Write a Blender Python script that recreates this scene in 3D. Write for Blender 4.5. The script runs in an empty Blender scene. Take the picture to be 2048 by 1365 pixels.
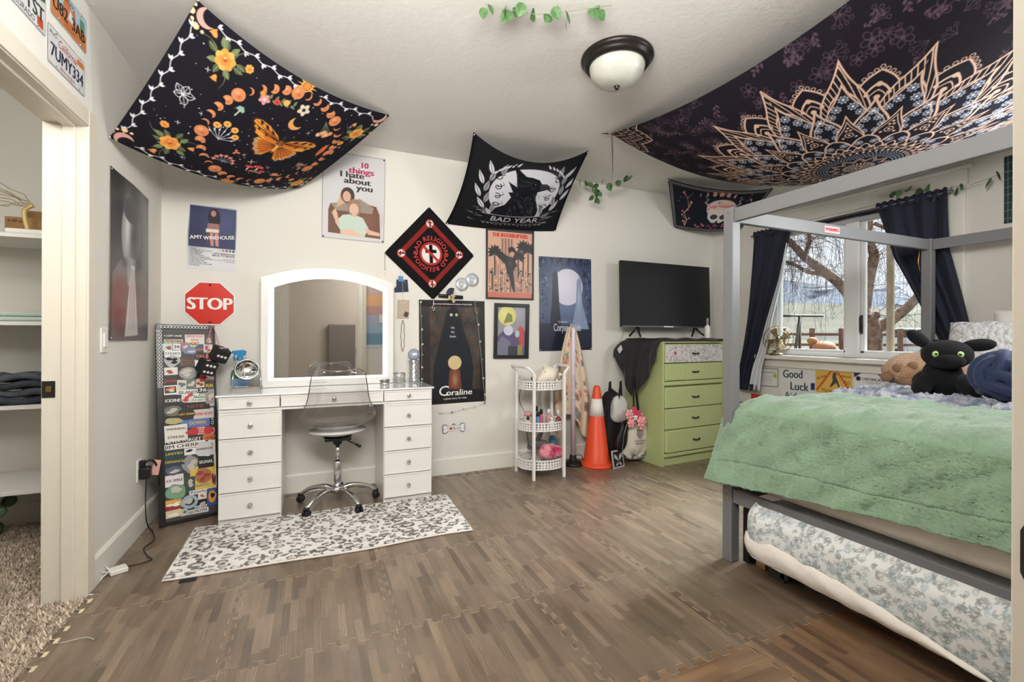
import bpy, math, random
import numpy as np
from mathutils import Vector, Matrix, Euler
random.seed(7); RNG = np.random.default_rng(7)
SC = bpy.context.scene
COL = SC.collection
PI = math.pi
# ---------------------------------------------------------------- camera
cam_d = bpy.data.cameras.new('camera'); cam = bpy.data.objects.new('camera', cam_d); COL.objects.link(cam)
cam_d.lens = 917.0/2048*36; cam_d.sensor_width = 36; cam_d.shift_y = -12/2048; cam_d.clip_start = .02; cam_d.clip_end = 3000
cam.matrix_world = Matrix.Translation((0, 0, 1.18)) @ Matrix.Rotation(-.411, 4, 'Z') @ Matrix.Rotation(PI/2, 4, 'X') @ Matrix.Rotation(.0037, 4, 'Z')
SC.camera = cam
# ---------------------------------------------------------------- world, lamps, exposure
wd = bpy.data.worlds.new('overcast_sky'); SC.world = wd; wd.use_nodes = True
wn = wd.node_tree; bg = wn.nodes['Background']
tcw = wn.nodes.new('ShaderNodeTexCoord'); nzw = wn.nodes.new('ShaderNodeTexNoise'); nzw.inputs['Scale'].default_value = 2.2; nzw.inputs['Detail'].default_value = 5
rpw = wn.nodes.new('ShaderNodeValToRGB'); rpw.color_ramp.elements[0].position = .3; rpw.color_ramp.elements[1].position = .75
rpw.color_ramp.elements[0].color = (.74, .79, .88, 1); rpw.color_ramp.elements[1].color = (.95, .97, 1, 1)
wn.links.new(tcw.outputs['Generated'], nzw.inputs['Vector']); wn.links.new(nzw.outputs['Fac'], rpw.inputs['Fac']); wn.links.new(rpw.outputs['Color'], bg.inputs['Color'])
bg.inputs['Strength'].default_value = 1.1
def area(name, loc, aim, sx, sy, power, col=(1, 1, 1)):
    d = bpy.data.lights.new(name, 'AREA'); d.shape = 'RECTANGLE'; d.size = sx; d.size_y = sy; d.energy = power; d.color = col
    o = bpy.data.objects.new(name, d); COL.objects.link(o); o.location = loc
    o.rotation_euler = (Vector(aim)-Vector(loc)).to_track_quat('-Z', 'Y').to_euler(); return o
def point(name, loc, power, r=.1, col=(1, 1, 1)):
    d = bpy.data.lights.new(name, 'POINT'); d.energy = power; d.shadow_soft_size = r; d.color = col
    o = bpy.data.objects.new(name, d); COL.objects.link(o); o.location = loc; return o
area('front_fill', (.2, .42, 2.38), (1.3, 3.4, 1.25), 1.8, .40, 40, (1, .97, .93))  # added soft fill above the doorway, standing in for bounced light
area('ceiling_fill', (.1, .45, 2.14), (.6, 1.7, 2.72), 1.2, .40, 46, (1, .975, .94))  # added fill aimed up and forward to brighten the ceiling
area('right_fill', (3.3, .45, 1.95), (-.5, 3.1, 1.3), 1.1, .5, 33, (.95, .98, 1))  # added fill hidden behind the right jamb, brightens the left wall
point('closet_fill', (-1.6, 2.0, 2.35), 17, .12, (1, .98, .95))  # unseen point light, assumed and added to light the closet
point('hall_fill', (1.5, -.7, 2.2), 30, .25, (1, .95, .88))  # unseen point light added to brighten the hall in the vanity mirror
sd = bpy.data.lights.new('hazy_sun', 'SUN'); sd.energy = 19; sd.angle = .45; sd.color = (.93, .97, 1)
so = bpy.data.objects.new('hazy_sun', sd); COL.objects.link(so); so.rotation_euler = (-Vector((.78, .06, .62))).to_track_quat('-Z', 'Y').to_euler()
vs = SC.view_settings; vs.view_transform = 'Standard'; vs.look = 'None'; vs.gamma = 1; vs.exposure = 0.2; vs.use_curve_mapping = False

# ---------------------------------------------------------------- materials
def lin(c):
    c = np.asarray(c, float)/255.0
    return np.where(c <= .04045, c/12.92, ((c+.055)/1.055)**2.4)
def L4(c): return tuple(float(a) for a in lin(c))+(1.0,)
MATS = {}
def M(name, rgb=(200, 200, 200), rough=.5, metal=0, bump=None, var=None, trans=0, ior=1.45, emit=0, coat=0, sheen=0, alpha=1, attr=None, sss=0, spec=.5):
    if name in MATS: return MATS[name]
    m = bpy.data.materials.new(name); m.use_nodes = True; nt = m.node_tree; b = nt.nodes['Principled BSDF']
    b.inputs['Base Color'].default_value = L4(rgb); b.inputs['Roughness'].default_value = rough; b.inputs['Metallic'].default_value = metal
    b.inputs['Transmission Weight'].default_value = trans; b.inputs['IOR'].default_value = ior; b.inputs['Coat Weight'].default_value = coat
    b.inputs['Sheen Weight'].default_value = sheen; b.inputs['Specular IOR Level'].default_value = spec
    if emit: b.inputs['Emission Color'].default_value = L4(rgb); b.inputs['Emission Strength'].default_value = emit
    if alpha < 1: b.inputs['Alpha'].default_value = alpha
    if attr:
        a = nt.nodes.new('ShaderNodeAttribute'); a.attribute_name = attr; nt.links.new(a.outputs['Color'], b.inputs['Base Color'])
    tc = None
    if bump or var: tc = nt.nodes.new('ShaderNodeTexCoord')
    if var:
        n = nt.nodes.new('ShaderNodeTexNoise'); n.inputs['Scale'].default_value = var[0]; n.inputs['Detail'].default_value = 4
        nt.links.new(tc.outputs['Object'], n.inputs['Vector'])
        mx = nt.nodes.new('ShaderNodeMix'); mx.data_type = 'RGBA'
        c2 = var[2] if len(var) > 2 else tuple(max(0, a*(1-var[1])) for a in rgb)
        rp = nt.nodes.new('ShaderNodeValToRGB'); rp.color_ramp.elements[0].position = .35; rp.color_ramp.elements[1].position = .65
        nt.links.new(n.outputs['Fac'], rp.inputs['Fac']); nt.links.new(rp.outputs['Color'], mx.inputs['Factor'])
        mx.inputs['A'].default_value = L4(rgb); mx.inputs['B'].default_value = L4(c2); nt.links.new(mx.outputs['Result'], b.inputs['Base Color'])
    if bump:
        n = nt.nodes.new('ShaderNodeTexNoise'); n.inputs['Scale'].default_value = bump[0]; n.inputs['Detail'].default_value = 3
        nt.links.new(tc.outputs['Object'], n.inputs['Vector'])
        bp = nt.nodes.new('ShaderNodeBump'); bp.inputs['Strength'].default_value = bump[1]; bp.inputs['Distance'].default_value = bump[2] if len(bump) > 2 else .01
        nt.links.new(n.outputs['Fac'], bp.inputs['Height']); nt.links.new(bp.outputs['Normal'], b.inputs['Normal'])
    MATS[name] = m; return m
def see_through(name, rgb, fac, rough=.02, edge=.6):
    """thin clear sheet: mostly transparent, reflecting more towards grazing angles"""
    if name in MATS: return MATS[name]
    m = bpy.data.materials.new(name); m.use_nodes = True; nt = m.node_tree; nt.nodes.remove(nt.nodes['Principled BSDF'])
    t = nt.nodes.new('ShaderNodeBsdfTransparent'); g = nt.nodes.new('ShaderNodeBsdfGlossy'); mx = nt.nodes.new('ShaderNodeMixShader')
    t.inputs['Color'].default_value = L4(rgb); g.inputs['Roughness'].default_value = rough
    lw = nt.nodes.new('ShaderNodeLayerWeight'); lw.inputs['Blend'].default_value = .35
    mr = nt.nodes.new('ShaderNodeMapRange'); mr.inputs['To Min'].default_value = fac; mr.inputs['To Max'].default_value = edge
    nt.links.new(lw.outputs['Facing'], mr.inputs['Value']); nt.links.new(mr.outputs['Result'], mx.inputs['Fac'])
    nt.links.new(t.outputs[0], mx.inputs[1]); nt.links.new(g.outputs[0], mx.inputs[2]); nt.links.new(mx.outputs[0], nt.nodes['Material Output'].inputs['Surface'])
    MATS[name] = m; return m

# ---------------------------------------------------------------- mesh builder
def rot(ax, a): return np.array(Matrix.Rotation(a, 3, ax))
class MB:
    def __init__(s): s.v = []; s.f = []; s.s = []; s.n = 0
    def add(s, vs, fs, smooth=False):
        b = s.n; vs = [tuple(map(float, p)) for p in vs]; s.v += vs; s.n += len(vs)
        for f in fs: s.f.append(tuple(i+b for i in f)); s.s.append(smooth)
        return s
    def box(s, x0, x1, y0, y1, z0, z1, R=None, o=None):
        p = [(x, y, z) for z in (z0, z1) for y in (y0, y1) for x in (x0, x1)]
        if R is not None or o is not None:
            p = np.array(p)
            if R is not None: p = p@np.asarray(R).T
            if o is not None: p = p+np.array(o)
        return s.add(p, [(0, 2, 3, 1), (4, 5, 7, 6), (0, 1, 5, 4), (2, 6, 7, 3), (0, 4, 6, 2), (1, 3, 7, 5)])
    def tube(s, path, r, n=8, closed=False, smooth=True, flat=1.0):
        P = np.array(path, float); k = len(P); r = np.broadcast_to(np.array(r, float), (k,))
        T = np.roll(P, -1, 0)-np.roll(P, 1, 0) if closed else np.gradient(P, axis=0)
        T = T/(np.linalg.norm(T, axis=1, keepdims=True)+1e-9)
        a = np.array([0, 0, 1.0]) if abs(T[0][2]) < .9 else np.array([1.0, 0, 0])
        vs = []; N = np.cross(T[0], a)
        for i in range(k):
            N = N-T[i]*np.dot(N, T[i]); N = N/(np.linalg.norm(N)+1e-9); Bn = np.cross(T[i], N)
            for j in range(n):
                th = 2*PI*j/n; vs.append(P[i]+r[i]*(math.cos(th)*N+math.sin(th)*flat*Bn))
        fs = []
        for i in range(k if closed else k-1):
            i2 = (i+1) % k
            for j in range(n): j2 = (j+1) % n; fs.append((i*n+j, i*n+j2, i2*n+j2, i2*n+j))
        s.add(vs, fs, smooth)
        if not closed:
            b = s.n-len(vs); s.f.append(tuple(b+j for j in reversed(range(n)))); s.s.append(False)
            s.f.append(tuple(b+(k-1)*n+j for j in range(n))); s.s.append(False)
        return s
    def lathe(s, prof, o=(0, 0, 0), R=None, n=28, smooth=True, sx=1, sy=1):
        vs = []
        for r, z in prof:
            for j in range(n): vs.append((r*math.cos(2*PI*j/n)*sx, r*math.sin(2*PI*j/n)*sy, z))
        vs = np.array(vs)
        if R is not None: vs = vs@np.asarray(R).T
        vs = vs+np.array(o); k = len(prof); fs = []
        for i in range(k-1):
            for j in range(n): j2 = (j+1) % n; fs.append((i*n+j, i*n+j2, (i+1)*n+j2, (i+1)*n+j))
        if prof[0][0] > 1e-5: fs.append(tuple(reversed(range(n))))
        if prof[-1][0] > 1e-5: fs.append(tuple((k-1)*n+j for j in range(n)))
        return s.add(vs, fs, smooth)
    def ell(s, c, r, nu=16, nv=10, R=None, smooth=True):
        r = (r, r, r) if np.isscalar(r) else r
        vs = []
        for i in range(nv+1):
            ph = PI*i/nv
            for j in range(nu): th = 2*PI*j/nu; vs.append((r[0]*math.sin(ph)*math.cos(th), r[1]*math.sin(ph)*math.sin(th), r[2]*math.cos(ph)))
        vs = np.array(vs)
        if R is not None: vs = vs@np.asarray(R).T
        fs = [(i*nu+j, (i+1)*nu+j, (i+1)*nu+(j+1) % nu, i*nu+(j+1) % nu) for i in range(nv) for j in range(nu)]
        return s.add(vs+np.array(c), fs, smooth)
    def grid(s, P, smooth=True):
        P = np.asarray(P); a, b = P.shape[:2]
        return s.add(P.reshape(-1, 3), [(i*b+j, i*b+j+1, (i+1)*b+j+1, (i+1)*b+j) for i in range(a-1) for j in range(b-1)], smooth)
    def prism(s, pts, fmap, t0, t1, smooth=False):
        """outline pts (a,b) extruded between offsets t0 and t1; fmap(a,b,t) -> xyz"""
        n = len(pts); vs = [fmap(a, b, t0) for a, b in pts]+[fmap(a, b, t1) for a, b in pts]
        return s.add(vs, [tuple(reversed(range(n))), tuple(range(n, 2*n))]+[(i, (i+1) % n, n+(i+1) % n, n+i) for i in range(n)], smooth)
    def build(s, name, mat, parent=None, bevel=0, sub=0, seg=2, solid=0):
        me = bpy.data.meshes.new(name); me.from_pydata(s.v, [], s.f); me.polygons.foreach_set('use_smooth', s.s); me.update()
        return link(name, me, mat, parent, bevel, sub, seg, solid)
def link(name, me, mat, parent=None, bevel=0, sub=0, seg=2, solid=0):
    o = bpy.data.objects.new(name, me); COL.objects.link(o)
    for m in (mat if isinstance(mat, (list, tuple)) else [mat]): me.materials.append(m)
    if solid: md = o.modifiers.new('solid', 'SOLIDIFY'); md.thickness = solid; md.offset = 0
    if bevel: md = o.modifiers.new('bevel', 'BEVEL'); md.width = bevel; md.segments = seg; md.limit_method = 'ANGLE'; md.angle_limit = .7; md.harden_normals = False
    if sub: md = o.modifiers.new('sub', 'SUBSURF'); md.levels = md.render_levels = sub
    if parent is not None: own(o, parent)
    return o
def wloc(o):
    return o.get('_w', None)
WL = {}
def own(o, parent):
    o.parent = parent; v = WL.get(parent.name, Vector((0, 0, 0))); o.matrix_parent_inverse = Matrix.Translation(-v); WL[o.name] = Vector((0, 0, 0)) if o.type == 'MESH' else v
def thing(name, label, cat, loc=(0, 0, 0), group=None):
    o = bpy.data.objects.new(name, None); COL.objects.link(o); o.location = loc; o.empty_display_size = .05; WL[o.name] = Vector(loc)
    return tag(o, label, cat, group)
def tag(o, label, cat, group=None):
    o['label'] = label; o['category'] = cat
    if group: o['group'] = group
    return o
def struct(o): o['kind'] = 'structure'; return o
def stuff(o): o['kind'] = 'stuff'; return o
def copy_thing(src, d, label=None):
    r = src.copy(); COL.objects.link(r); r.location = src.location+Vector(d)
    if label: r['label'] = label
    for ch in list(src.children):
        c = ch.copy(); COL.objects.link(c); c.parent = r
        for g in list(ch.children): e = g.copy(); COL.objects.link(e); e.parent = c
    return r

# ---------------------------------------------------------------- lettering: outlines of the built-in font, one glyph at a time
GL = {}
def _raw(st):
    cu = bpy.data.curves.new('glyph', 'FONT'); cu.body = st; cu.resolution_u = 3; ob = bpy.data.objects.new('glyph', cu); COL.objects.link(ob)
    dg = bpy.context.evaluated_depsgraph_get(); me = bpy.data.meshes.new_from_object(ob.evaluated_get(dg))
    vs = [(v.co.x, v.co.y) for v in me.vertices]; fs = [tuple(p.vertices) for p in me.polygons]
    bpy.data.objects.remove(ob); bpy.data.curves.remove(cu); bpy.data.meshes.remove(me); return vs, fs
def glyph(ch):
    if ch not in GL:
        if '_H' not in GL: GL['_H'] = max(x for x, y in _raw('HH')[0])
        w = max(x for x, y in _raw('H'+ch+'H')[0])-GL['_H']
        GL[ch] = ((_raw(ch) if ch.strip() else ([], [])), w)
    return GL[ch]
for _c in 'ABCDEFGHIJKLMNOPQRSTUVWXYZabcdefghijklmnopqrstuvwxyz0123456789.,-:\'& ': glyph(_c)
def text(mb, st, x, y, size, fmap, align='C', ang=0, shear=0, sx=1, bold=0, off=.0006, track=0, width=None, arc=None):
    """put st into mb; (x,y) base point in the sheet's own units; fmap(a,b,offset)->xyz; arc=(cx,cy,r,start angle,direction)"""
    ws = [glyph(c)[1]+track for c in st]; W = sum(ws)
    if width: sx = width/(W*size)
    cur = {'C': -W/2, 'L': 0, 'R': -W}[align]; ca, sa = math.cos(ang), math.sin(ang)
    for c, w in zip(st, ws):
        (vs, fs), _ = glyph(c)
        for di, dx in enumerate([0] if not bold else [0, -bold, bold]):
            pts = []
            for gx, gy in vs:
                if arc:
                    cx, cy, r, a0, dr = arc; a = a0+dr*(cur+w/2)*size*sx/r; lx = (gx-w/2)*size*sx+dx*size; ly = gy*size
                    rr = r+ly if dr < 0 else r-ly-0*size
                    # local frame: tangent / radial
                    if dr < 0: px = cx+r*math.cos(a)+(lx)*math.sin(a)+ly*math.cos(a); py = cy+r*math.sin(a)-lx*math.cos(a)+ly*math.sin(a)
                    else: px = cx+r*math.cos(a)-lx*math.sin(a)-ly*math.cos(a); py = cy+r*math.sin(a)+lx*math.cos(a)-ly*math.sin(a)
                else:
                    lx = ((cur+gx)*sx+shear*gy+dx)*size; ly = gy*size; px = x+lx*ca-ly*sa; py = y+lx*sa+ly*ca
                pts.append(fmap(px, py, off+di*.0003))
            mb.add(pts, fs)
        cur += w
    return mb

# ---------------------------------------------------------------- printed sheets: fine grids whose point colours carry the print
class Cv:
    def __init__(s, w, h, ppu, bg):
        s.w, s.h, s.p = w, h, ppu; s.W = int(round(w*ppu))+1; s.H = int(round(h*ppu))+1
        s.a = np.empty((s.H, s.W, 3)); s.a[:] = np.asarray(bg, float)
        s.X, s.Y = np.meshgrid(np.linspace(0, w, s.W), np.linspace(0, h, s.H))
    def win(s, x0, y0, x1, y1):
        q = 2; i0 = max(0, int(y0*s.p)-q); i1 = min(s.H, int(y1*s.p)+q+2); j0 = max(0, int(x0*s.p)-q); j1 = min(s.W, int(x1*s.p)+q+2)
        return slice(i0, max(i0, i1)), slice(j0, max(j0, j1))
    def put(s, sl, d, col, al=1):
        """d: signed distance (negative inside)"""
        m = np.clip(.5-d*s.p, 0, 1)[..., None]*al
        s.a[sl] = s.a[sl]*(1-m)+np.asarray(col, float)*m
    def ell(s, cx, cy, rx, ry=None, col=(0, 0, 0), ang=0, al=1, ring=0):
        ry = rx if ry is None else ry; R = max(rx, ry)+ring; sl = s.win(cx-R, cy-R, cx+R, cy+R); x = s.X[sl]-cx; y = s.Y[sl]-cy
        if ang: c, n = math.cos(ang), math.sin(ang); x, y = x*c+y*n, -x*n+y*c
        k = np.sqrt((x/rx)**2+(y/ry)**2)+1e-9; d = (k-1)*min(rx, ry)
        if ring: d = np.abs(d)-ring/2
        s.put(sl, d, col, al); return s
    def glow(s, cx, cy, rx, ry, col, al=1, ang=0):
        sl = s.win(cx-rx*2, cy-ry*2, cx+rx*2, cy+ry*2); x = s.X[sl]-cx; y = s.Y[sl]-cy
        if ang: c, n = math.cos(ang), math.sin(ang); x, y = x*c+y*n, -x*n+y*c
        m = (np.exp(-((x/rx)**2+(y/ry)**2)*1.2)*al)[..., None]; s.a[sl] = s.a[sl]*(1-m)+np.asarray(col, float)*m; return s
    def poly(s, pts, col, al=1, soft=0):
        p = np.array(pts, float); sl = s.win(*p.min(0), *p.max(0)); x = s.X[sl]; y = s.Y[sl]
        if x.size == 0: return s
        D = np.full(x.shape, 1e9); ins = np.zeros(x.shape, bool)
        for (ax, ay), (bx, by) in zip(p, np.roll(p, -1, 0)):
            ex, ey = bx-ax, by-ay; t = np.clip(((x-ax)*ex+(y-ay)*ey)/(ex*ex+ey*ey+1e-12), 0, 1)
            D = np.minimum(D, (x-ax-t*ex)**2+(y-ay-t*ey)**2)
            if ay != by: ins ^= ((ay > y) != (by > y)) & (x < (bx-ax)*(y-ay)/(by-ay)+ax)
        D = np.sqrt(D); D = np.where(ins, -D, D)
        if soft: D = D/(soft*s.p)
        s.put(sl, D, col, al); return s
    def rect(s, x0, y0, x1, y1, col, al=1): return s.poly([(x0, y0), (x1, y0), (x1, y1), (x0, y1)], col, al)
    def line(s, pts, w, col, al=1, taper=False):
        p = np.array(pts, float); w2 = w/2; mn = p.min(0)-w; mx = p.max(0)+w; sl = s.win(*mn, *mx); x = s.X[sl]; y = s.Y[sl]
        if x.size == 0: return s
        D = np.full(x.shape, 1e9); n = len(p)-1
        for i in range(n):
            (ax, ay), (bx, by) = p[i], p[i+1]; ex, ey = bx-ax, by-ay; t = np.clip(((x-ax)*ex+(y-ay)*ey)/(ex*ex+ey*ey+1e-12), 0, 1)
            ww = w2*(1-(i+t)/n*.85) if taper else w2
            D = np.minimum(D, np.sqrt((x-ax-t*ex)**2+(y-ay-t*ey)**2)-ww)
        s.put(sl, D, col, al); return s
    def leaf(s, x, y, L, wd, ang, col, vein=None):
        c, n = math.cos(ang), math.sin(ang); pts = []
        for k in range(17):
            t = k/16; pts.append((t*L, wd*math.sin(PI*t**.8)))
        pts += [(a, -b) for a, b in reversed(pts[1:-1])]
        s.poly([(x+a*c-b*n, y+a*n+b*c) for a, b in pts], col)
        if vein is not None: s.line([(x, y), (x+L*.85*c, y+L*.85*n)], wd*.18, vein)
        return s
    def flower(s, x, y, r, n, col, ctr, ang=0, col2=None):
        for k in range(n):
            a = ang+2*PI*k/n; s.ell(x+.55*r*math.cos(a), y+.55*r*math.sin(a), .5*r, .36*r, col if (col2 is None or k % 2) else col2, a)
        return s.ell(x, y, .3*r, None, ctr)
    def noise(s, amt, seed=0):
        s.a += np.random.default_rng(seed).normal(0, amt, s.a.shape[:2]+(1,)); return s
def sheet(name, cv, fmap, mat, parent=None, back=None, back_off=.0015, step=6):
    """fmap(a,b,off) vectorised over sheet units"""
    P = fmap(cv.X, cv.Y, 0.0); H, W = cv.H, cv.W
    v = np.asarray(P).reshape(-1, 3); idx = np.arange(H*W).reshape(H, W)
    q = np.stack([idx[:-1, :-1], idx[:-1, 1:], idx[1:, 1:], idx[1:, :-1]], -1).reshape(-1, 4)
    ys = np.unique(np.r_[np.arange(0, H, step), H-1]); xs = np.unique(np.r_[np.arange(0, W, step), W-1])
    bx, by = np.meshgrid(cv.X[0, xs], cv.Y[ys, 0]); bv = np.asarray(fmap(bx, by, -back_off)).reshape(-1, 3)
    bi = np.arange(len(bv)).reshape(len(ys), len(xs))+len(v); bq = np.stack([bi[:-1, :-1], bi[1:, :-1], bi[1:, 1:], bi[:-1, 1:]], -1).reshape(-1, 4)
    V = np.concatenate([v, bv]); Q = np.concatenate([q, bq]); me = bpy.data.meshes.new(name)
    me.vertices.add(len(V)); me.vertices.foreach_set('co', V.ravel().astype(np.float32))
    me.loops.add(Q.size); me.loops.foreach_set('vertex_index', Q.ravel().astype(np.int32))
    me.polygons.add(len(Q)); me.polygons.foreach_set('loop_start', np.arange(0, Q.size, 4, dtype=np.int32)); me.polygons.foreach_set('loop_total', np.full(len(Q), 4, np.int32))
    me.update(calc_edges=True); me.polygons.foreach_set('use_smooth', np.ones(len(Q), bool))
    ca = me.color_attributes.new('Col', 'BYTE_COLOR', 'POINT'); c = np.ones((len(V), 4), np.float32); c[:len(v), :3] = lin(np.clip(cv.a, 0, 255)).reshape(-1, 3)
    c[len(v):, :3] = lin(back if back is not None else (225, 222, 216)); ca.data.foreach_set('color', c.ravel())
    return link(name, me, mat, parent)
def wall_map(TL, TR, BR, BL, w, h, pl, base=.003, curl=0):
    """bilinear sheet on a wall. pl: 'back','left','right'. corners are (horizontal, z)"""
    TL, TR, BR, BL = [np.array(q, float) for q in (TL, TR, BR, BL)]
    def f(a, b, off):
        u = np.asarray(a, float)[..., None]/w; v = np.asarray(b, float)[..., None]/h
        Q = (BL*(1-u)+BR*u)*(1-v)+(TL*(1-u)+TR*u)*v; d = base+off+curl*(np.sin(u[..., 0]*7+v[..., 0]*4)*.5+.5)
        d = d*np.ones(Q.shape[:-1])
        if pl == 'back': return np.stack([Q[..., 0], YB-d, Q[..., 1]], -1)
        if pl == 'left': return np.stack([XL+d, Q[..., 0], Q[..., 1]], -1)
        return np.stack([XR-d, Q[..., 0], Q[..., 1]], -1)
    return f
def drape(TL, TR, BR, BL, w, h, c=0, t=0, r=0, b=0, l=0, bt=0, br=0, bb=0, bl=0):
    TL, TR, BR, BL = [np.array(q, float) for q in (TL, TR, BR, BL)]
    def S(u, v):
        pu = 4*u*(1-u); pv = 4*v*(1-v); u2 = u+(bl*(1-u)-br*u)*pv; v2 = v+(bb*(1-v)-bt*v)*pu
        P = (BL*(1-u2)+BR*u2)*(1-v2)+(TL*(1-u2)+TR*u2)*v2
        return P+np.array((0, 0, -1.0))*(c*pu*pv+t*pu*v*v+b*pu*(1-v)**2+l*pv*(1-u)**2+r*pv*u*u)
    def f(a, bq, off):
        u = np.asarray(a, float)[..., None]/w; v = np.asarray(bq, float)[..., None]/h; P = S(u, v)
        if np.any(off != 0):
            e = 1e-3; n = np.cross(S(u+e, v)-P, S(u, v+e)-P); n = n/(np.linalg.norm(n, axis=-1, keepdims=True)+1e-12); P = P+n*off
        return P
    return f
YB, XL, XR, ZC = 3.78, -.935, 4.07, 2.667      # back wall, left wall, window wall, ceiling
WHITE = M('white_paint', (232, 230, 224), .45); CHROME = M('chrome', (225, 226, 228), .08, 1); BLACK = M('black_plastic', (22, 22, 24), .4)
PAPER = M('print_paper', rough=.55, attr='Col'); GLOSSP = M('print_gloss', rough=.22, attr='Col'); CLOTHP = M('print_cloth', rough=.9, attr='Col', spec=.15)
INK = M('ink_black', (18, 17, 20), .6); INKW = M('ink_white', (236, 234, 230), .6); INKR = M('ink_red', (206, 44, 34), .6)
# ================================================================ the room
WALL = M('wall_paint', (222, 219, 211), .75, bump=(60, .12, .004)); CEIL = M('ceiling_paint', (226, 224, 219), .85, bump=(35, .2, .006))
TRIM = M('trim_paint', (228, 225, 216), .4); CREAM = M('door_frame_paint', (221, 214, 200), .42)
def sbox(name, mat, boxes, bevel=0):
    m = MB()
    for b in boxes: m.box(*b)
    return struct(m.build(name, mat, bevel=bevel))
sbox('wall_back', WALL, [(-.935, 4.19, YB, 3.92, -.02, ZC)])
sbox('wall_left', WALL, [(-1.055, XL, 2.645, 3.92, -.02, ZC), (-1.055, XL, .13, 1.80, -.02, ZC), (-1.055, XL, 1.80, 2.645, 2.115, ZC)])
WY0, WY1, WZ0, WZ1 = 1.74, 3.07, 1.0, 2.19
sbox('wall_right', WALL, [(XR, 4.19, .13, WY0, -.02, ZC), (XR, 4.19, WY1, 3.92, -.02, ZC), (XR, 4.19, WY0, WY1, -.02, WZ0), (XR, 4.19, WY0, WY1, WZ1, ZC)])
sbox('wall_front', WALL, [(-1.055, -.36, .13, .25, -.02, ZC), (.745, 4.19, .13, .25, -.02, ZC), (-.36, .745, .13, .25, 2.12, ZC)])
sbox('ceiling', CEIL, [(-2.4, 4.19, -1.8, 3.92, ZC, ZC+.1)])
# closet and hall shells
sbox('wall_closet', WALL, [(-2.4, -1.055, 3.80, 3.92, -.02, ZC), (-2.4, -2.3, .9, 3.8, -.02, ZC), (-2.3, -1.055, .8, .9, -.02, ZC)])
HALLW = M('hall_paint', (206, 198, 190), .8)
sbox('wall_hall', HALLW, [(-1.3, 2.2, -1.75, -1.65, -.02, ZC), (-1.3, -1.2, -1.65, .13, -.02, ZC), (2.1, 2.2, -1.65, .13, -.02, ZC)])
sbox('floor_hall', M('hall_carpet', (150, 132, 112), 1, bump=(300, .6)), [(-1.2, 2.1, -1.65, .24, -.03, -.001)])
def base_profile(fm, L, h=.137, t=.016):
    m = MB(); pr = [(0, 0), (t, 0), (t, h-.012), (t*.55, h), (0, h)]
    m.prism(pr, fm, 0, L); return m
struct(base_profile(lambda a, b, t: (XL+t, YB-a, b), 5.0).build('baseboard_back', TRIM))
struct(base_profile(lambda a, b, t: (XL+a, 2.715+t, b), 1.06).build('baseboard_left', TRIM))
struct(base_profile(lambda a, b, t: (XR-a, .26+t, b), 3.5).build('baseboard_right', TRIM))
struct(base_profile(lambda a, b, t: (-2.29+t, 3.80-a, b), 1.23).build('baseboard_closet', TRIM))
# closet door opening: jamb with stop, casing boards, strike plate
d1 = bpy.data.objects.new('door_1', None); COL.objects.link(d1); struct(d1); d1['label'] = 'cream closet door frame with dark strike plate, no door leaf in view'
m = MB(); m.box(-1.075, -.925, 2.633, 2.647, 0, 2.115); m.box(-1.075, -.925, 1.80, 2.647, 2.101, 2.117); m.build('jamb', CREAM, d1, .002)
m = MB(); m.box(-1.005, -.960, 2.621, 2.634, 0, 2.101); m.box(-1.005, -.960, 1.80, 2.634, 2.089, 2.102); m.build('door_stop', CREAM, d1, .003)
m = MB(); m.box(-.936, -.917, 2.638, 2.715, 0, 2.18); m.build('casing', CREAM, d1, .003)
m = MB(); m.box(-.936, -.917, 1.74, 2.637, 2.106, 2.18); m.build('casing', CREAM, d1, .003)
m = MB(); m.box(-1.072, -1.028, 2.630, 2.634, .90, .972); sp = m.build('strike_plate', M('dark_bronze', (62, 58, 55), .35, .7), d1)
m = MB(); m.box(-1.058, -1.040, 2.627, 2.631, .925, .95); m.build('latch_hole', M('brass_dark', (120, 96, 52), .5, .6), sp)
# white board over the door that the plates hang on
m = MB(); m.prism([(1.75, 2.182), (2.715, 2.182), (2.672, 2.655), (1.75, 2.655)], lambda a, b, t: (XL+t, a, b), 0, .004); struct(m.build('trim_1', WHITE)); 
# doorway the camera looks through
d2 = bpy.data.objects.new('door_2', None); COL.objects.link(d2); struct(d2); d2['label'] = 'cream room doorway frame beside the bed with strike plate'
JX = .734
m = MB(); m.box(JX, .746, .115, .253, 0, 2.12); m.build('jamb', CREAM, d2, .002)
m = MB(); m.box(-.36, -.341, .115, .253, 0, 2.12); m.build('jamb', CREAM, d2, .002)
m = MB(); m.box(-.36, .746, .115, .253, 2.10, 2.121); m.build('jamb', CREAM, d2, .002)
m = MB(); m.box(.80, .87, .25, .268, 0, 2.18); m.build('casing', CREAM, d2, .003)
m = MB(); m.box(-.43, -.35, .25, .268, 0, 2.18); m.build('casing', CREAM, d2, .003)
m = MB(); m.box(-.43, .82, .25, .268, 2.112, 2.19); m.build('casing', CREAM, d2, .003)
m = MB(); m.prism([(.2 + .0, .9), (.238, .9), (.2445, .915), (.2445, .962), (.238, .977), (.2, .977)], lambda a, b, t: (JX-t, a, b), -.001, .002); m.build('strike_plate', M('dark_bronze'), d2)
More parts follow.
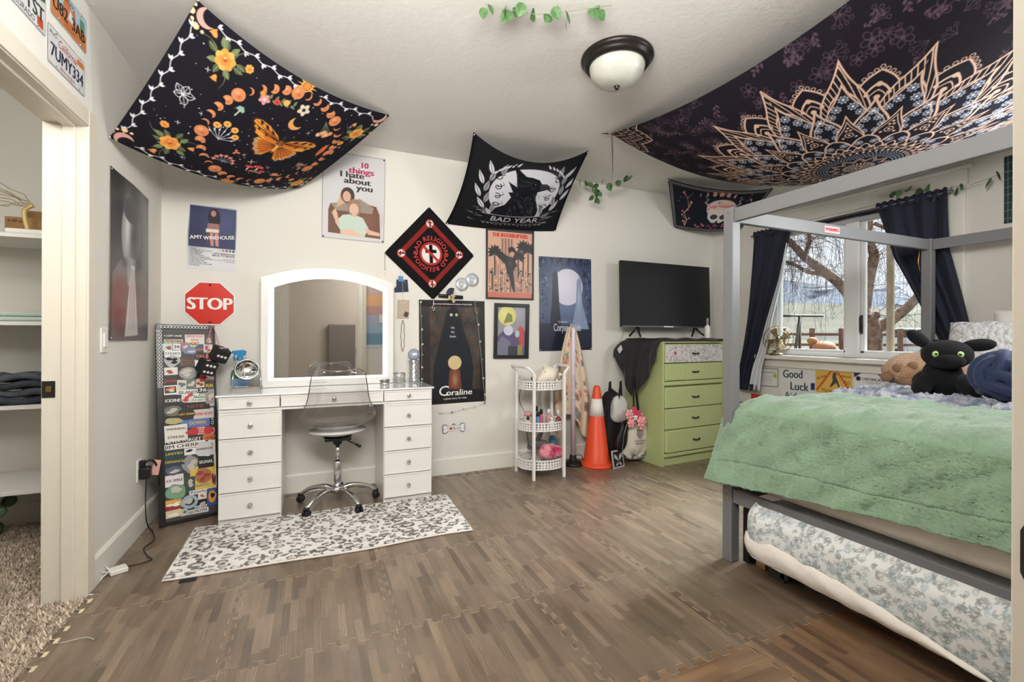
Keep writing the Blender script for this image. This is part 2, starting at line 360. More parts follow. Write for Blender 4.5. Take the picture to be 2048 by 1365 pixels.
# the opened room door, seen in the vanity mirror
m = MB(); m.box(-.98, -.17, -1.65, -1.615, .012, 2.05); dr = m.build('door_3', WHITE, None, .002); struct(dr); dr['label'] = 'white panelled hall door, seen only in the vanity mirror'
for x0, x1 in ((-.90, -.60), (-.54, -.25)):
    for z0, z1 in ((.25, .92), (1.08, 1.9)):
        m = MB(); m.box(x0, x1, -1.616, -1.609, z0, z1); pn = m.build('panel', WHITE, dr, .004)
        m = MB(); m.box(x0+.04, x1-.04, -1.610, -1.603, z0+.05, z1-.05); m.build('panel_field', WHITE, pn, .006)
m = MB(); m.lathe([(.0, 0), (.026, 0), (.026, .006), (.01, .012), (.01, .04), (.025, .05), (.027, .062), (.015, .075), (0, .077)], (-.91, -1.612, .95), rot('X', -PI/2)); m.build('knob', M('dark_bronze'), dr)

# ---------------------------------------------------------------- floor: foam puzzle tiles with a printed parquet
def wood_mat(name, rotated, cols, fade):
    m = bpy.data.materials.new(name); m.use_nodes = True; nt = m.node_tree; N = nt.nodes.new; K = nt.links.new; b = nt.nodes['Principled BSDF']
    tc = N('ShaderNodeTexCoord'); oi = N('ShaderNodeObjectInfo'); mp = N('ShaderNodeMapping')
    if rotated: mp.inputs['Rotation'].default_value = (0, 0, PI/2)
    K(tc.outputs['Object'], mp.inputs['Vector']); sx = N('ShaderNodeSeparateXYZ'); K(mp.outputs[0], sx.inputs[0])
    def ma(op, a, c=None):
        n = N('ShaderNodeMath'); n.operation = op
        for i, q in enumerate((a, c)):
            if q is None: continue
            if isinstance(q, (int, float)): n.inputs[i].default_value = q
            else: K(q, n.inputs[i])
        return n.outputs[0]
    rnd = ma('MULTIPLY', oi.outputs['Random'], 37.0)
    col = ma('FLOOR', ma('DIVIDE', sx.outputs['X'], .0305))
    w1 = N('ShaderNodeTexWhiteNoise'); w1.noise_dimensions = '2D'; cv = N('ShaderNodeCombineXYZ'); K(col, cv.inputs[0]); K(rnd, cv.inputs[1]); K(cv.outputs[0], w1.inputs['Vector'])
    row = ma('FLOOR', ma('ADD', ma('DIVIDE', sx.outputs['Y'], .235), ma('MULTIPLY', w1.outputs['Value'], 5.0)))
    w2 = N('ShaderNodeTexWhiteNoise'); w2.noise_dimensions = '3D'; cv2 = N('ShaderNodeCombineXYZ'); K(col, cv2.inputs[0]); K(row, cv2.inputs[1]); K(rnd, cv2.inputs[2]); K(cv2.outputs[0], w2.inputs['Vector'])
    rp = N('ShaderNodeValToRGB'); els = rp.color_ramp.elements; els[0].color = L4(cols[0]); els[1].color = L4(cols[-1])
    for i, c in enumerate(cols[1:-1]): e = els.new((i+1)/(len(cols)-1)); e.color = L4(c)
    K(w2.outputs['Value'], rp.inputs['Fac'])
    mp2 = N('ShaderNodeMapping'); mp2.inputs['Scale'].default_value = (48, 4.5, 1); cb = N('ShaderNodeVectorMath'); cb.operation = 'ADD'; cs = N('ShaderNodeCombineXYZ')
    K(ma('MULTIPLY', w2.outputs['Value'], 9.0), cs.inputs[1]); K(mp.outputs[0], cb.inputs[0]); K(cs.outputs[0], cb.inputs[1]); K(cb.outputs[0], mp2.inputs['Vector'])
    nz = N('ShaderNodeTexNoise'); nz.inputs['Scale'].default_value = 1; nz.inputs['Detail'].default_value = 5; nz.inputs['Distortion'].default_value = .6; K(mp2.outputs[0], nz.inputs['Vector'])
    wv = N('ShaderNodeTexWave'); wv.inputs['Scale'].default_value = 38; wv.inputs['Distortion'].default_value = 9; wv.inputs['Detail'].default_value = 1; wv.inputs['Detail Scale'].default_value = .8
    mp3 = N('ShaderNodeMapping'); mp3.inputs['Scale'].default_value = (1, .22, 1); mp3.inputs['Rotation'].default_value = (0, 0, .12); K(cb.outputs[0], mp3.inputs['Vector']); K(mp3.outputs[0], wv.inputs['Vector'])
    gate = ma('GREATER_THAN', w2.outputs['Value'], .72); wvf = ma('MULTIPLY', ma('MULTIPLY', wv.outputs['Fac'], gate), .34)
    g = ma('ADD', ma('MULTIPLY', nz.outputs['Fac'], .75), .58); g = ma('SUBTRACT', g, wvf)
    mx = N('ShaderNodeMix'); mx.data_type = 'RGBA'; mx.blend_type = 'MULTIPLY'; mx.inputs['Factor'].default_value = 1; K(rp.outputs[0], mx.inputs['A'])
    cg = N('ShaderNodeCombineColor'); [K(g, cg.inputs[i]) for i in range(3)]; K(cg.outputs[0], mx.inputs['B'])
    # scuffed dusty film, in patches
    nd = N('ShaderNodeTexNoise'); nd.inputs['Scale'].default_value = 3.2; nd.inputs['Detail'].default_value = 6; gc = N('ShaderNodeNewGeometry'); K(gc.outputs['Position'], nd.inputs['Vector'])
    mr = N('ShaderNodeMapRange'); mr.inputs['From Min'].default_value = .38; mr.inputs['From Max'].default_value = .75; mr.inputs['To Max'].default_value = fade; K(nd.outputs['Fac'], mr.inputs['Value'])
    m2 = N('ShaderNodeMix'); m2.data_type = 'RGBA'; K(mr.outputs[0], m2.inputs['Factor']); K(mx.outputs['Result'], m2.inputs['A']); m2.inputs['B'].default_value = L4((186, 172, 156)); K(m2.outputs['Result'], b.inputs['Base Color'])
    b.inputs['Roughness'].default_value = .34; b.inputs['Specular IOR Level'].default_value = .6; b.inputs['Coat Weight'].default_value = .45; b.inputs['Coat Roughness'].default_value = .38
    bp = N('ShaderNodeBump'); bp.inputs['Strength'].default_value = .25; bp.inputs['Distance'].default_value = .002; wf = N('ShaderNodeTexWave'); wf.inputs['Scale'].default_value = 60; K(tc.outputs['Object'], wf.inputs['Vector'])
    K(wf.outputs['Fac'], bp.inputs['Height']); K(bp.outputs[0], b.inputs['Normal']); return m
WD = [(86, 70, 56), (110, 92, 75), (124, 105, 86), (104, 87, 71), (138, 117, 96), (114, 96, 79), (152, 131, 108)]
WOOD = wood_mat('parquet_print', False, WD, .14); WOOD2 = wood_mat('parquet_print_across', True, [(86, 62, 44), (126, 96, 68), (148, 114, 82), (108, 80, 56), (160, 126, 92)], .16); WOOD3 = wood_mat('parquet_print_warm', False, [(80, 58, 42), (118, 90, 64), (140, 108, 78), (104, 78, 56), (152, 120, 88)], .16)
FOAM = M('foam_core', (226, 208, 182), .9)
fl = sbox('floor', FOAM, [(-.905, 4.07, .25, YB, -.05, -.004)])
T = .61; TEETH = 7
def edge_wave():
    pts = []; mg = .022; p = (T-2*mg)/TEETH; a = .0165
    for k in range(TEETH):
        s = mg+k*p
        pts += [(s+.05*p, a*.15), (s+.02*p, a*.85), (s+.07*p, a), (s+.43*p, a), (s+.48*p, a*.85), (s+.45*p, 0), (s+.52*p, -a*.85), (s+.57*p, -a), (s+.93*p, -a), (s+.98*p, -a*.85), (s+.95*p, -a*.15)]
    return [(0, 0)]+pts
ew = edge_wave(); bot = [(t, w) for t, w in ew]; right = [(T+w, t) for t, w in ew]; top = [(t, T+w) for t, w in [(T, 0)]+ew[:0:-1]]; left = [(w, t) for t, w in [(T, 0)]+ew[:0:-1]]
ol = [((x-T/2)*.9968, (y-T/2)*.9968) for x, y in bot+right+top+left]
import bmesh
def tile_mesh():
    bm = bmesh.new(); vb = [bm.verts.new((x, y, -.004)) for x, y in ol]; vt = [bm.verts.new((x, y, 0)) for x, y in ol]
    
    from mathutils.geometry import tessellate_polygon
    for t in tessellate_polygon([[Vector((x, y, 0)) for x, y in ol]]):
        a, b, c = [ol[i] for i in t]; t = t if (b[0]-a[0])*(c[1]-a[1])-(b[1]-a[1])*(c[0]-a[0]) > 0 else t[::-1]
        bm.faces.new([vt[i] for i in t])
    for i in range(len(ol)): q = bm.faces.new((vb[i], vb[(i+1) % len(ol)], vt[(i+1) % len(ol)], vt[i])); q.material_index = 1
    me = bpy.data.meshes.new('foam_tile'); bm.to_mesh(me); bm.free(); me.materials.append(WOOD); me.materials.append(FOAM); return me
tm = tile_mesh(); X0 = .925-3*T
for i in range(8):
    for j in range(6):
        o = bpy.data.objects.new('foam_tile', tm); COL.objects.link(o); o.parent = fl; o.location = (X0+(i+.5)*T, 3.692-(j+.5)*T, 0)
        if j >= 4 and i >= 4: o.material_slots[0].link = 'OBJECT'; o.material_slots[0].material = WOOD3
        if i == 3 and j >= 4: o.material_slots[0].link = 'OBJECT'; o.material_slots[0].material = WOOD2
    m = MB(); m.box(X0+i*T+.0015, X0+(i+1)*T-.0015, 3.6945+.002, YB-.017, -.004, 0); m.build('foam_tile', WOOD, fl)
m = MB(); m.box(XL+.001, X0+.02, 2.67, 3.69, -.0045, -.0006); m.build('foam_tile', WOOD, fl)
for j in range(2): m = MB(); m.box(XL+.001, X0-.018, 3.69-(j+1)*T*.8, 3.69-j*T*.8, -.004, 0); m.build('foam_tile', WOOD, fl)
# ---------------------------------------------------------------- closet carpet with its pile
CARP = M('carpet_back', (196, 180, 162), 1, var=(90, .25))
struct(sbox('floor_closet', CARP, [(-2.3, -.924, .9, 2.66, -.05, .0015), (-2.3, -1.06, 2.66, 3.8, -.05, .0015)]))
n = 26000; px = RNG.uniform(-1.75, -.918, n); py = RNG.uniform(1.75, 3.78, n); k = ~((px > -1.055) & (py > 2.64)); px, py = px[k], py[k]; n = len(px)
h = RNG.uniform(.010, .022, n); an = RNG.uniform(0, 2*PI, n); le = RNG.uniform(.004, .016, n); w = .0042
dx, dy = np.cos(an), np.sin(an); V = np.empty((n, 3, 3)); V[:, 0] = np.stack([px-w*dy, py+w*dx, np.full(n, .001)], 1); V[:, 1] = np.stack([px+w*dy, py-w*dx, np.full(n, .001)], 1); V[:, 2] = np.stack([px+le*dx, py+le*dy, h], 1)
me = bpy.data.meshes.new('carpet_pile'); me.from_pydata(V.reshape(-1, 3).tolist(), [], np.arange(3*n).reshape(-1, 3).tolist()); ca = me.color_attributes.new('Col', 'BYTE_COLOR', 'POINT')
sh = RNG.uniform(.80, 1.18, n)[:, None]*np.array([208, 192, 174]); cc = np.ones((n, 3, 4), np.float32); cc[..., :3] = lin(np.clip(sh, 0, 255))[:, None]; ca.data.foreach_set('color', cc.ravel())
cp = stuff(link('carpet_pile', me, M('carpet_yarn', rough=1, attr='Col', spec=.05))); tag(cp, 'speckled beige carpet pile on the closet floor', 'carpet')

# ---------------------------------------------------------------- window in the right wall
w1 = bpy.data.objects.new('window_1', None); COL.objects.link(w1); struct(w1); w1['label'] = 'white double casement window looking out on tree and hills'
VIN = M('window_vinyl', (226, 227, 226), .35); TAN = M('window_tan', (168, 150, 126), .5)
m = MB(); m.box(4.06, 4.19, WY0-.02, WY0+.004, WZ0, WZ1); m.box(4.06, 4.19, WY1-.004, WY1+.02, WZ0, WZ1); m.box(4.06, 4.19, WY0, WY1, WZ1-.004, WZ1+.02); m.build('reveal', TRIM, w1)
m = MB(); m.box(4.10, 4.17, WY0, WY0+.05, WZ0, WZ1); m.box(4.10, 4.17, WY1-.045, WY1, WZ0, WZ1); m.box(4.10, 4.17, WY0, WY1, WZ0, WZ0+.045); m.box(4.10, 4.17, WY0, WY1, WZ1-.05, WZ1); m.build('window_frame', VIN, w1, .004)
m = MB(); m.box(4.085, 4.17, 2.30, 2.405, WZ0, WZ1); m.build('mullion', VIN, w1, .006)
for y0, y1, nm in ((2.405, 3.03, 'left'), (1.79, 2.30, 'right')):
    m = MB(); t = .028; m.box(4.115, 4.155, y0, y0+t, 1.04, 2.145); m.box(4.115, 4.155, y1-t, y1, 1.04, 2.145); m.box(4.115, 4.155, y0, y1, 1.035, 1.035+t); m.box(4.115, 4.155, y0, y1, 2.145-t, 2.145); s_ = m.build('sash', VIN, w1, .004)
    m = MB(); m.box(4.133, 4.137, y0+t-.004, y1-t+.004, 1.035+t-.004, 2.145-t+.004); m.build('pane', see_through('window_glass', (248, 250, 250), .03, .0, .35), s_)
m = MB(); m.box(4.165, 4.185, 2.095, 2.145, WZ0, WZ1); m.build('screen_bar', TAN, w1, .003)
m = MB(); m.box(4.165, 4.19, 3.035, 3.068, WZ0, WZ1); m.build('screen_bar', TAN, w1, .003)
m = MB(); m.box(4.066, 4.1, WY0+.01, WY1-.01, 2.158, 2.184); m.build('shade_headrail', M('dark_rail', (38, 40, 48), .5), w1, .004)
m = MB(); m.box(4.072, 4.10, WY0+.02, WY1-.02, 2.118, 2.156); m.build('rolled_shade', M('shade_grey', (176, 177, 180), .6), w1, .012)
m = MB(); m.tube([(4.105, 2.287, 1.20), (4.098, 2.287, 1.22), (4.096, 2.287, 1.33), (4.105, 2.287, 1.35)], [.008, .011, .012, .008], 8); m.build('latch', BLACK, w1)
m = MB(); m.box(3.985, 4.105, 1.62, 3.20, .962, 1.0); m.build('window_sill', TRIM, w1, .006)
for a in ((4.052, 4.071, 1.66, 3.17, .885, .962), (4.052, 4.071, WY0-.11, WY0, 1.0, 2.215), (4.052, 4.071, WY1, WY1+.10, 1.0, 2.215), (4.048, 4.071, WY0-.13, WY1+.12, 2.215, 2.32), (4.040, 4.071, WY0-.15, WY1+.14, 2.32, 2.345)):
    m = MB(); m.box(*a); m.build('casing', TRIM, w1, .004)
for y in (1.635, .9): m = MB(); m.box(4.056, 4.071, y-.012, y+.012, .14, ZC-.001); struct(m.build('trim_2' if y > 1 else 'trim_3', TRIM, None, .003))
# ---------------------------------------------------------------- outside
GZ = -.35
def hill(name, mat, x, y0, y1, ztop, amp, seed, n=120, depth=60, lab=None):
    r = np.random.default_rng(seed); ys = np.linspace(y0, y1, n); z = np.zeros(n)
    for k in range(1, 9): z += np.sin(np.linspace(0, 2*PI*k*1.3, n)+r.uniform(0, 6))/k*amp
    P = np.array([[(x-depth*(1-q), y, GZ+(ztop+zz-GZ)*q**1.15+(r.normal(0, amp*.12) if 0 < q < 1 else 0)) for y, zz in zip(ys, z)] for q in np.linspace(0, 1, 14)])
    m = MB(); m.grid(P); o = m.build(name, mat); struct(o); o['label'] = lab; return o
GRASS = M('dry_grass', (72, 72, 50), 1, var=(.35, .3, (92, 88, 66)))
gr = MB(); gr.box(4.25, 600, -420, 760, GZ-1, GZ); o = struct(gr.build('ground', GRASS)); o['label'] = 'dry grass field stretching outside the window'
hill('hills', M('tan_hills', (88, 83, 61), 1, var=(.012, .25, (68, 70, 56))), 330, -300, 520, 27, 4, 3, lab='rolling tan hills outside the window', depth=150)
hill('mountains', M('blue_mountains', (68, 77, 94), 1, var=(.02, .3, (102, 110, 122))), 640, -560, 1000, 74, 15, 11, lab='blue mountain ridge on the horizon with patches of snow', depth=240)
sn = MB(); 
for k in range(26):
    y = RNG.uniform(-200, 900); z = RNG.uniform(50, 72); x0 = 640-240*(1-((z-GZ)/(72-GZ))**.87)-6
    sn.ell((x0, y, z), (3, RNG.uniform(6, 18), RNG.uniform(1.5, 4)), 8, 5)
stuff(tag(sn.build('snow_patches', M('snow', (232, 236, 242), .9)), 'patches of snow on the blue mountain ridge', 'snow'))
# weeping tree
BARK = M('bark', (132, 104, 90), .95, bump=(40, .8, .02), var=(14, .35)); TWIG = M('twig_bark', (78, 62, 54), .95)
tr = thing('bare_tree', 'bare weeping tree with forked trunk outside the window', 'tree', (7.77, 4.25, GZ))
def bend(pts, n=14):
    p = np.array(pts, float); t = np.linspace(0, len(p)-1, n); i = np.minimum(t.astype(int), len(p)-2); f = (t-i)[:, None]
    a = p[np.maximum(i-1, 0)]; b = p[i]; c = p[i+1]; d = p[np.minimum(i+2, len(p)-1)]
    return .5*((2*b)+(-a+c)*f+(2*a-5*b+4*c-d)*f*f+(-a+3*b-3*c+d)*f**3)
m = MB(); m.tube(bend([(7.79, 4.24, GZ-.2), (7.77, 4.25, .94), (7.77, 4.25, 1.28), (7.72, 4.27, 1.52)], 12), np.linspace(.21, .15, 12), 12)
for s in range(9): a = RNG.uniform(0, 6.3); z = RNG.uniform(1.1, 1.6); m.ell((7.74+.13*math.cos(a), 4.26+.13*math.sin(a), z), RNG.uniform(.04, .08), 8, 6)
m.build('trunk', BARK, tr)
limbs = [([(7.72, 4.27, 1.45), (7.66, 4.29, 1.9), (7.68, 4.29, 2.4), (7.70, 4.28, 3.4), (7.6, 4.3, 4.4)], .10), ([(7.72, 4.27, 1.6), (7.80, 4.24, 2.12), (7.86, 4.21, 2.43), (7.76, 4.25, 2.75), (7.85, 4.2, 3.4), (7.9, 4.2, 4.3)], .085),
    ([(7.78, 4.25, 1.22), (7.95, 4.17, 1.33), (8.16, 4.08, 1.47), (8.44, 3.96, 1.74), (8.75, 3.82, 2.2), (9.0, 3.7, 2.9)], .095), ([(7.68, 4.29, 1.60), (7.42, 4.40, 1.93), (7.17, 4.51, 2.16), (6.89, 4.63, 2.38), (6.68, 4.72, 2.62), (6.4, 4.86, 2.9)], .085),
    ([(7.17, 4.51, 2.14), (6.95, 4.62, 2.16), (6.7, 4.73, 2.3), (6.4, 4.9, 2.36)], .035), ([(6.89, 4.63, 2.38), (6.95, 4.6, 2.7), (6.8, 4.6, 3.1)], .035), ([(7.6, 4.3, 2.9), (7.1, 4.5, 3.0), (6.6, 4.7, 2.75), (6.3, 4.9, 2.6)], .03), ([(7.85, 4.2, 2.9), (8.3, 4.0, 2.7), (8.7, 3.85, 2.45)], .03)]
ends = []
for p, r in limbs:
    b = bend(p, 16); m = MB(); m.tube(b, np.linspace(r, r*.45, 16), 9); m.build('branch', BARK, tr); ends += [b[i] for i in range(4, 16)]
m = MB()
for k in range(330):
    q = np.array(random.choice(ends)); dv = RNG.normal(0, 1, 3); dv[2] = abs(dv[2])*.3; dv /= np.linalg.norm(dv); L = RNG.uniform(.25, .8)
    p1 = q+dv*L*.5; p2 = p1+dv*L*.25+np.array([0, 0, -.15]); dr_ = RNG.uniform(.2, 1.1); p3 = p2+np.array([RNG.normal(0, .06), RNG.normal(0, .06), -dr_*.5]); p4 = p3+np.array([RNG.normal(0, .05), RNG.normal(0, .05), -dr_*.5])
    m.tube([q, p1, p2, p3, p4], [.006, .004, .0025, .002, .0016], 3, smooth=False)
    for w_ in range(3): c = p2+(p4-p2)*RNG.uniform(0, 1); d_ = c+RNG.normal(0, .07, 3); m.tube([c, d_], [.0025, .002], 3, smooth=False)
stuff(m.build('twigs', TWIG, tr))
# fence, vehicle, swing frame, garden toy
RUST = M('rust_fence', (124, 84, 70), .8)
fn = thing('ranch_fence', 'low rusty red ranch fence across the field outside the window', 'fence', (13, 11.8, GZ))
fa, fb = np.array([12.2, 12.1]), np.array([23.5, 7.2])
for k in range(13): p = fa+(fb-fa)*k/12; m = MB(); m.box(-.06, .06, -.06, .06, GZ, 1.45, o=(p[0], p[1], 0)); m.build('post', RUST, fn)
R_ = rot('Z', math.atan2(fb[1]-fa[1], fb[0]-fa[0])); Lf = np.linalg.norm(fb-fa)
for z in (.45, .88, 1.24): m = MB(); m.box(0, Lf, -.03, .03, z-.045, z+.045, R=R_, o=(fa[0], fa[1], 0)); m.build('rail', RUST, fn)
car = thing('parked_car', 'white sport utility vehicle parked beyond the ranch fence', 'car', (35.6, 17.2, GZ)); Rc = rot('Z', -.41)
def cp_(x, y, z): v = Rc@np.array((x, y, 0)); return (35.6+v[0], 17.2+v[1], GZ+z)
m = MB(); m.prism([(-2.2, .45), (2.3, .45), (2.35, 1.0), (2.1, 1.3), (1.1, 1.42), (-2.2, 1.42)], lambda a, b, t: cp_(a, t, b), -.9, .9); m.build('body', M('car_white', (225, 228, 232), .3), car, .08)
m = MB(); m.prism([(-2.15, 1.42), (1.0, 1.42), (.35, 2.05), (-1.95, 2.08)], lambda a, b, t: cp_(a, t, b), -.78, .78); m.build('cabin', M('car_white'), car, .06)
for a, b in ((-1.85, -1.0), (-.9, -.1), (.0, .55)): m = MB(); m.prism([(a, 1.48), (b, 1.48), (b-.08, 1.95), (a+.05, 1.95)], lambda a, b, t: cp_(a, t, b), -.8, -.785); m.build('window', M('car_glass', (50, 58, 66), .1), car)
for a in (-1.4, 1.5): m = MB(); v = cp_(a, -.9, .38); m.lathe([(0, -.1), (.38, -.1), (.38, .1), (.2, .12), (0, .12)], v, Rc@rot('X', PI/2), 16); m.build('wheel', BLACK, car)
IRON = M('dark_iron', (66, 60, 56), .6, .4)
sw = thing('clothesline_frame', 'dark metal crossbar frame standing in the yard outside the window', 'frame', (11.6, 8.05, GZ))
m = MB(); m.tube([(10.7, 8.43, 1.71), (12.25, 7.75, 1.71)], .03); m.build('crossbar', IRON, sw)
for a in ((11.7, 8.0), (11.45, 8.1)): m = MB(); m.tube([(a[0], a[1], GZ), (11.7, 7.99, 1.7)], .035); m.build('leg', IRON, sw)
ty = thing('garden_ornament', 'orange and white low garden ornament on the grass outside the window', 'ornament', (10.2, 6.5, GZ))
ORNG = M('rust_orange', (176, 112, 70), .8); PALE = M('pale_stone', (212, 210, 206), .8)
m = MB(); m.ell((10.25, 6.45, .95), (.32, .16, .12)); m.ell((10.0, 6.55, 1.08), (.14, .08, .08)); m.build('body', ORNG, ty)
for d in (-.2, -.05, .12, .26): m = MB(); m.tube([(10.25+d, 6.45-d*.4, .9), (10.22+d, 6.45-d*.4, .78), (10.25+d*1.1, 6.45-d*.4, GZ)], [.05, .04, .06], 7); m.build('leg', PALE, ty)

# ================================================================ bed
GREYP = M('grey_bed_paint', (116, 116, 117), .42); BRASS = M('brass', (196, 150, 92), .3, .9)
BX0, BX1, BY0, BY1 = 2.0, 3.93, .34, 1.785; PW = .058
bed = thing('canopy_bed', 'grey painted wooden canopy bed frame with four tall posts', 'bed', (2.9, 1.06, 0))
for x in (BX0, BX1-PW):
    for y in (BY0, BY1-PW):
        m = MB(); m.box(x, x+PW, y, y+PW, 0, 1.852); p = m.build('post', GREYP, bed, .004)
        if x == BX0:
            for z in (.328, .368, 1.825): m = MB(); m.lathe([(0, 0), (.007, 0), (.006, .002), (0, .0015)], (x-.0005, y+.026, z), rot('Y', -PI/2), 12); m.build('bolt', BRASS, p)
def rail(x0, x1, y0, y1, z0, z1): m = MB(); m.box(x0, x1, y0, y1, z0, z1); return m.build('rail', GREYP, bed, .003)
g = .0
rail(BX0+.012, BX0+.040, BY0+PW, BY1-PW, 1.776, 1.847); rail(BX1-.040, BX1-.012, BY0+PW, BY1-PW, 1.776, 1.847)
fr = rail(BX0+PW, BX1-PW, BY1-.046, BY1-.018, 1.776, 1.847); rail(BX0+PW, BX1-PW, BY0+.018, BY0+.046, 1.776, 1.847)
rail(BX0+.008, BX0+.036, BY0+PW, BY1-PW, .312, .384); rail(BX1-.036, BX1-.008, BY0+PW, BY1-PW, .312, .384)
rail(BX0+PW, BX1-PW, BY1-.046, BY1-.018, .312, .384); rail(BX0+PW, BX1-PW, BY0+.018, BY0+.046, .312, .384)
m = MB(); m.box(BX1-.035, BX1-.012, BY0+PW, BY1-PW, .55, 1.16); m.build('headboard', M('black_board', (24, 23, 25), .5), bed, .004)
m = MB(); m.box(2.76, 2.90, BY1-.0475, BY1-.0460, 1.792, 1.832); st = m.build('warning_label', M('label_pink', (206, 176, 178), .6), bed)
m = MB(); text(m, 'WARNING', 0, 0, .026, lambda a, b, t: (2.83+a, BY1-.0476-t, 1.804+b), bold=.03); m.build('lettering', INKR, st)
# mattress, trundle
MAT = M('cream_ticking', (222, 214, 202), .8, bump=(30, .25))
mt = MB()
P = []
for a in np.linspace(0, 2*PI, 56, endpoint=False):
    c, s = math.cos(a), math.sin(a); P.append((np.sign(c)*abs(c)**.18, np.sign(s)*abs(s)**.18))
def cushion(cx, cy, cz, hx, hy, hz, pil=.06, ring=P):
    m = MB(); prof = [(0, -1), (.9, -1), (.985, -.94), (1, -.75), (1.0, 0), (1, .75), (.985, .94), (.9, 1), (0, 1)]; vs = []
    for r, z in prof:
        for x, y in ring: vs.append((cx+hx*r*x*1.0, cy+hy*r*y, cz+hz*z))
    n = len(ring); fs = [(i*n+j, i*n+(j+1) % n, (i+1)*n+(j+1) % n, (i+1)*n+j) for i in range(len(prof)-1) for j in range(n)]
    return m.add(vs, fs, True)
tag(cushion(2.945, 1.062, .580, .915, .665, .185).build('mattress', MAT), 'cream quilted mattress on the canopy bed under the green blanket', 'mattress')
tru = thing('trundle_mattress', 'low trundle mattress half covered with white sheet under the bed', 'mattress', (2.6, .95, .1))
cushion(2.60, .93, .245, .66, .66, .105).build('mattress_body', M('paisley_tick', (214, 216, 212), .85), tru)
# paisley sheet over the trundle mattress side, plain white sheet pulled below it
def grid_print(name, cv, f, mat, parent): return sheet(name, cv, f, mat, parent, back=(214, 212, 208), back_off=.002)
cv = Cv(1.26, .26, 330, (220, 221, 219)); r = np.random.default_rng(5)
for k in range(900):
    x, y = r.uniform(0, 1.26), r.uniform(0, .26); a0 = r.uniform(0, 6.3); s = r.uniform(.009, .019); col = [(112, 128, 130), (140, 154, 152), (92, 98, 98), (150, 176, 186)][k % 4]
    cv.line([(x+s*(1-t*.8)*math.cos(a0+t*5.5), y+s*(1-t*.8)*math.sin(a0+t*5.5)) for t in np.linspace(0, 1, 11)], .0038, col, .65, True)
    cv.leaf(x, y, s*1.3, s*.32, a0+1, tuple(np.array(col)*.5+110))
def tr_side(a, b, off):
    a = np.asarray(a, float); b = np.asarray(b, float); y = 1.585-a; t = b/.26; wob = .003*np.sin(a*31+t*3)+.002*np.sin(a*57)
    ex = np.clip((a-.0)/.05, 0, 1); x = 1.925+.03*(1-ex)**2+.05*np.clip(t-.75, 0, 1)**2*16-.016*np.sin(np.clip(t, 0, 1)*PI)+wob*.7-off
    return np.stack([x, y, .122+.243*t-.01*np.clip(t-.85, 0, 1)+0*x], -1)
grid_print('paisley_sheet', cv, tr_side, CLOTHP, tru)
def whites(s, t):
    y = 1.592-s*1.27; low = .125+.0*s; hi = .114+.120*np.clip(1-(s/.74)**2.0, 0, 1)
    z = low-.012+(hi-low+.012)*t+.002*np.sin(s*60+t*5); x = 1.912+.03*np.exp(-s/.03)+.02*(1-t)**2-.014*np.sin(t*PI)+.0015*np.sin(s*43+t*6)+.05*np.clip(.1-t, 0, 1)*5
    return np.stack([x, y, z], -1)
S_, T_ = np.meshgrid(np.linspace(0, 1, 130), np.linspace(0, 1, 18)); m = MB(); m.grid(whites(S_, T_)); m.build('white_sheet', M('white_sheet', (232, 226, 218), .85, bump=(18, .25, .02)), tru, solid=.003)
m = MB(); m.box(2.06, 2.10, 1.48, 1.56, .0, .14); m.box(2.06, 3.2, 1.46, 1.50, .02, .12); m.build('caster_board', M('dark_board', (52, 48, 46), .7), tru)
pb = MB(); pb.box(2.052, 2.075, 1.665, 1.70, .012, .29); pb.box(2.075, 3.3, 1.66, 1.70, .01, .29); tag(pb.build('leaning_board', M('black_panel', (16, 16, 17), .5), None, .002), 'black board standing upright under the bed beside the trundle', 'board')
wb = MB(); wb.box(2.09, 2.19, 1.602, 1.655, .0, .045); tag(wb.build('wood_block', M('pine', (170, 132, 92), .6, var=(30, .2)), None, .003), 'small pine wood block on the floor under the bed corner', 'block')
# ---------------------------------------------------------------- green blanket: plush with channel ridges
GREEN = M('sage_plush', (130, 158, 130), .95, bump=(160, .45, .004), sheen=.5, var=(7, .10))
def blanket(s, t):
    """s along the bed's width (0 window side far edge .. 1 near camera), t from top (0) round the foot edge down to the hem (1)"""
    y = 1.80-1.46*s
    top = np.clip(t/.55, 0, 1); dn = np.clip((t-.55)/.45, 0, 1); bend_ = np.clip((t-.45)/.2, 0, 1)
    x = 2.79-.74*top-.022-.05*dn-.035*dn**2; z = .852-.0*top
    z = z-.06*np.clip((top-.80)/.2, 0, 1)**2-(.37-.135*s)*dn
    # foot corner at the far post: falls and flares
    fall = np.exp(-(s/.05)**2); z = z-fall*(1-dn)*(.03+.09*(1-top)); y = y+fall*(.0+.02*dn); x = x-.035*np.exp(-(s/.09)**2)*dn
    ph_ = (s*1.46+.012*np.sin(t*17+s*9)+.012*np.sin(s*31))/.098; fr_ = np.abs(ph_-np.floor(ph_)-.5)*.098; brk = np.clip(.55+.75*np.sin(t*23+np.floor(ph_)*2.7)+.3*np.sin(t*61+np.floor(ph_)*1.3), 0, 1); ridge = np.exp(-(fr_/.011)**2)*brk
    seam = np.where(np.abs(t-.872+.01*np.sin(s*9)) < .006, -.006, 0)+np.where(np.abs(t-.30) < .004, -.004, 0)
    puff = .013*ridge+seam+.006*np.sin(s*23+t*11)+.004*np.sin(t*37+s*51)+.016*np.sin(s*7.3+1)*dn
    puff = puff*np.clip(s/.06, 0, 1); x = x-puff*np.clip((t-.42)/.2, 0, 1); z = z+puff*(1-np.clip((t-.45)/.15, 0, 1))
    return np.stack([x, y, z], -1)
S_, T_ = np.meshgrid(np.linspace(0, 1, 300), np.linspace(0, 1, 190)); Pb = blanket(S_, T_)
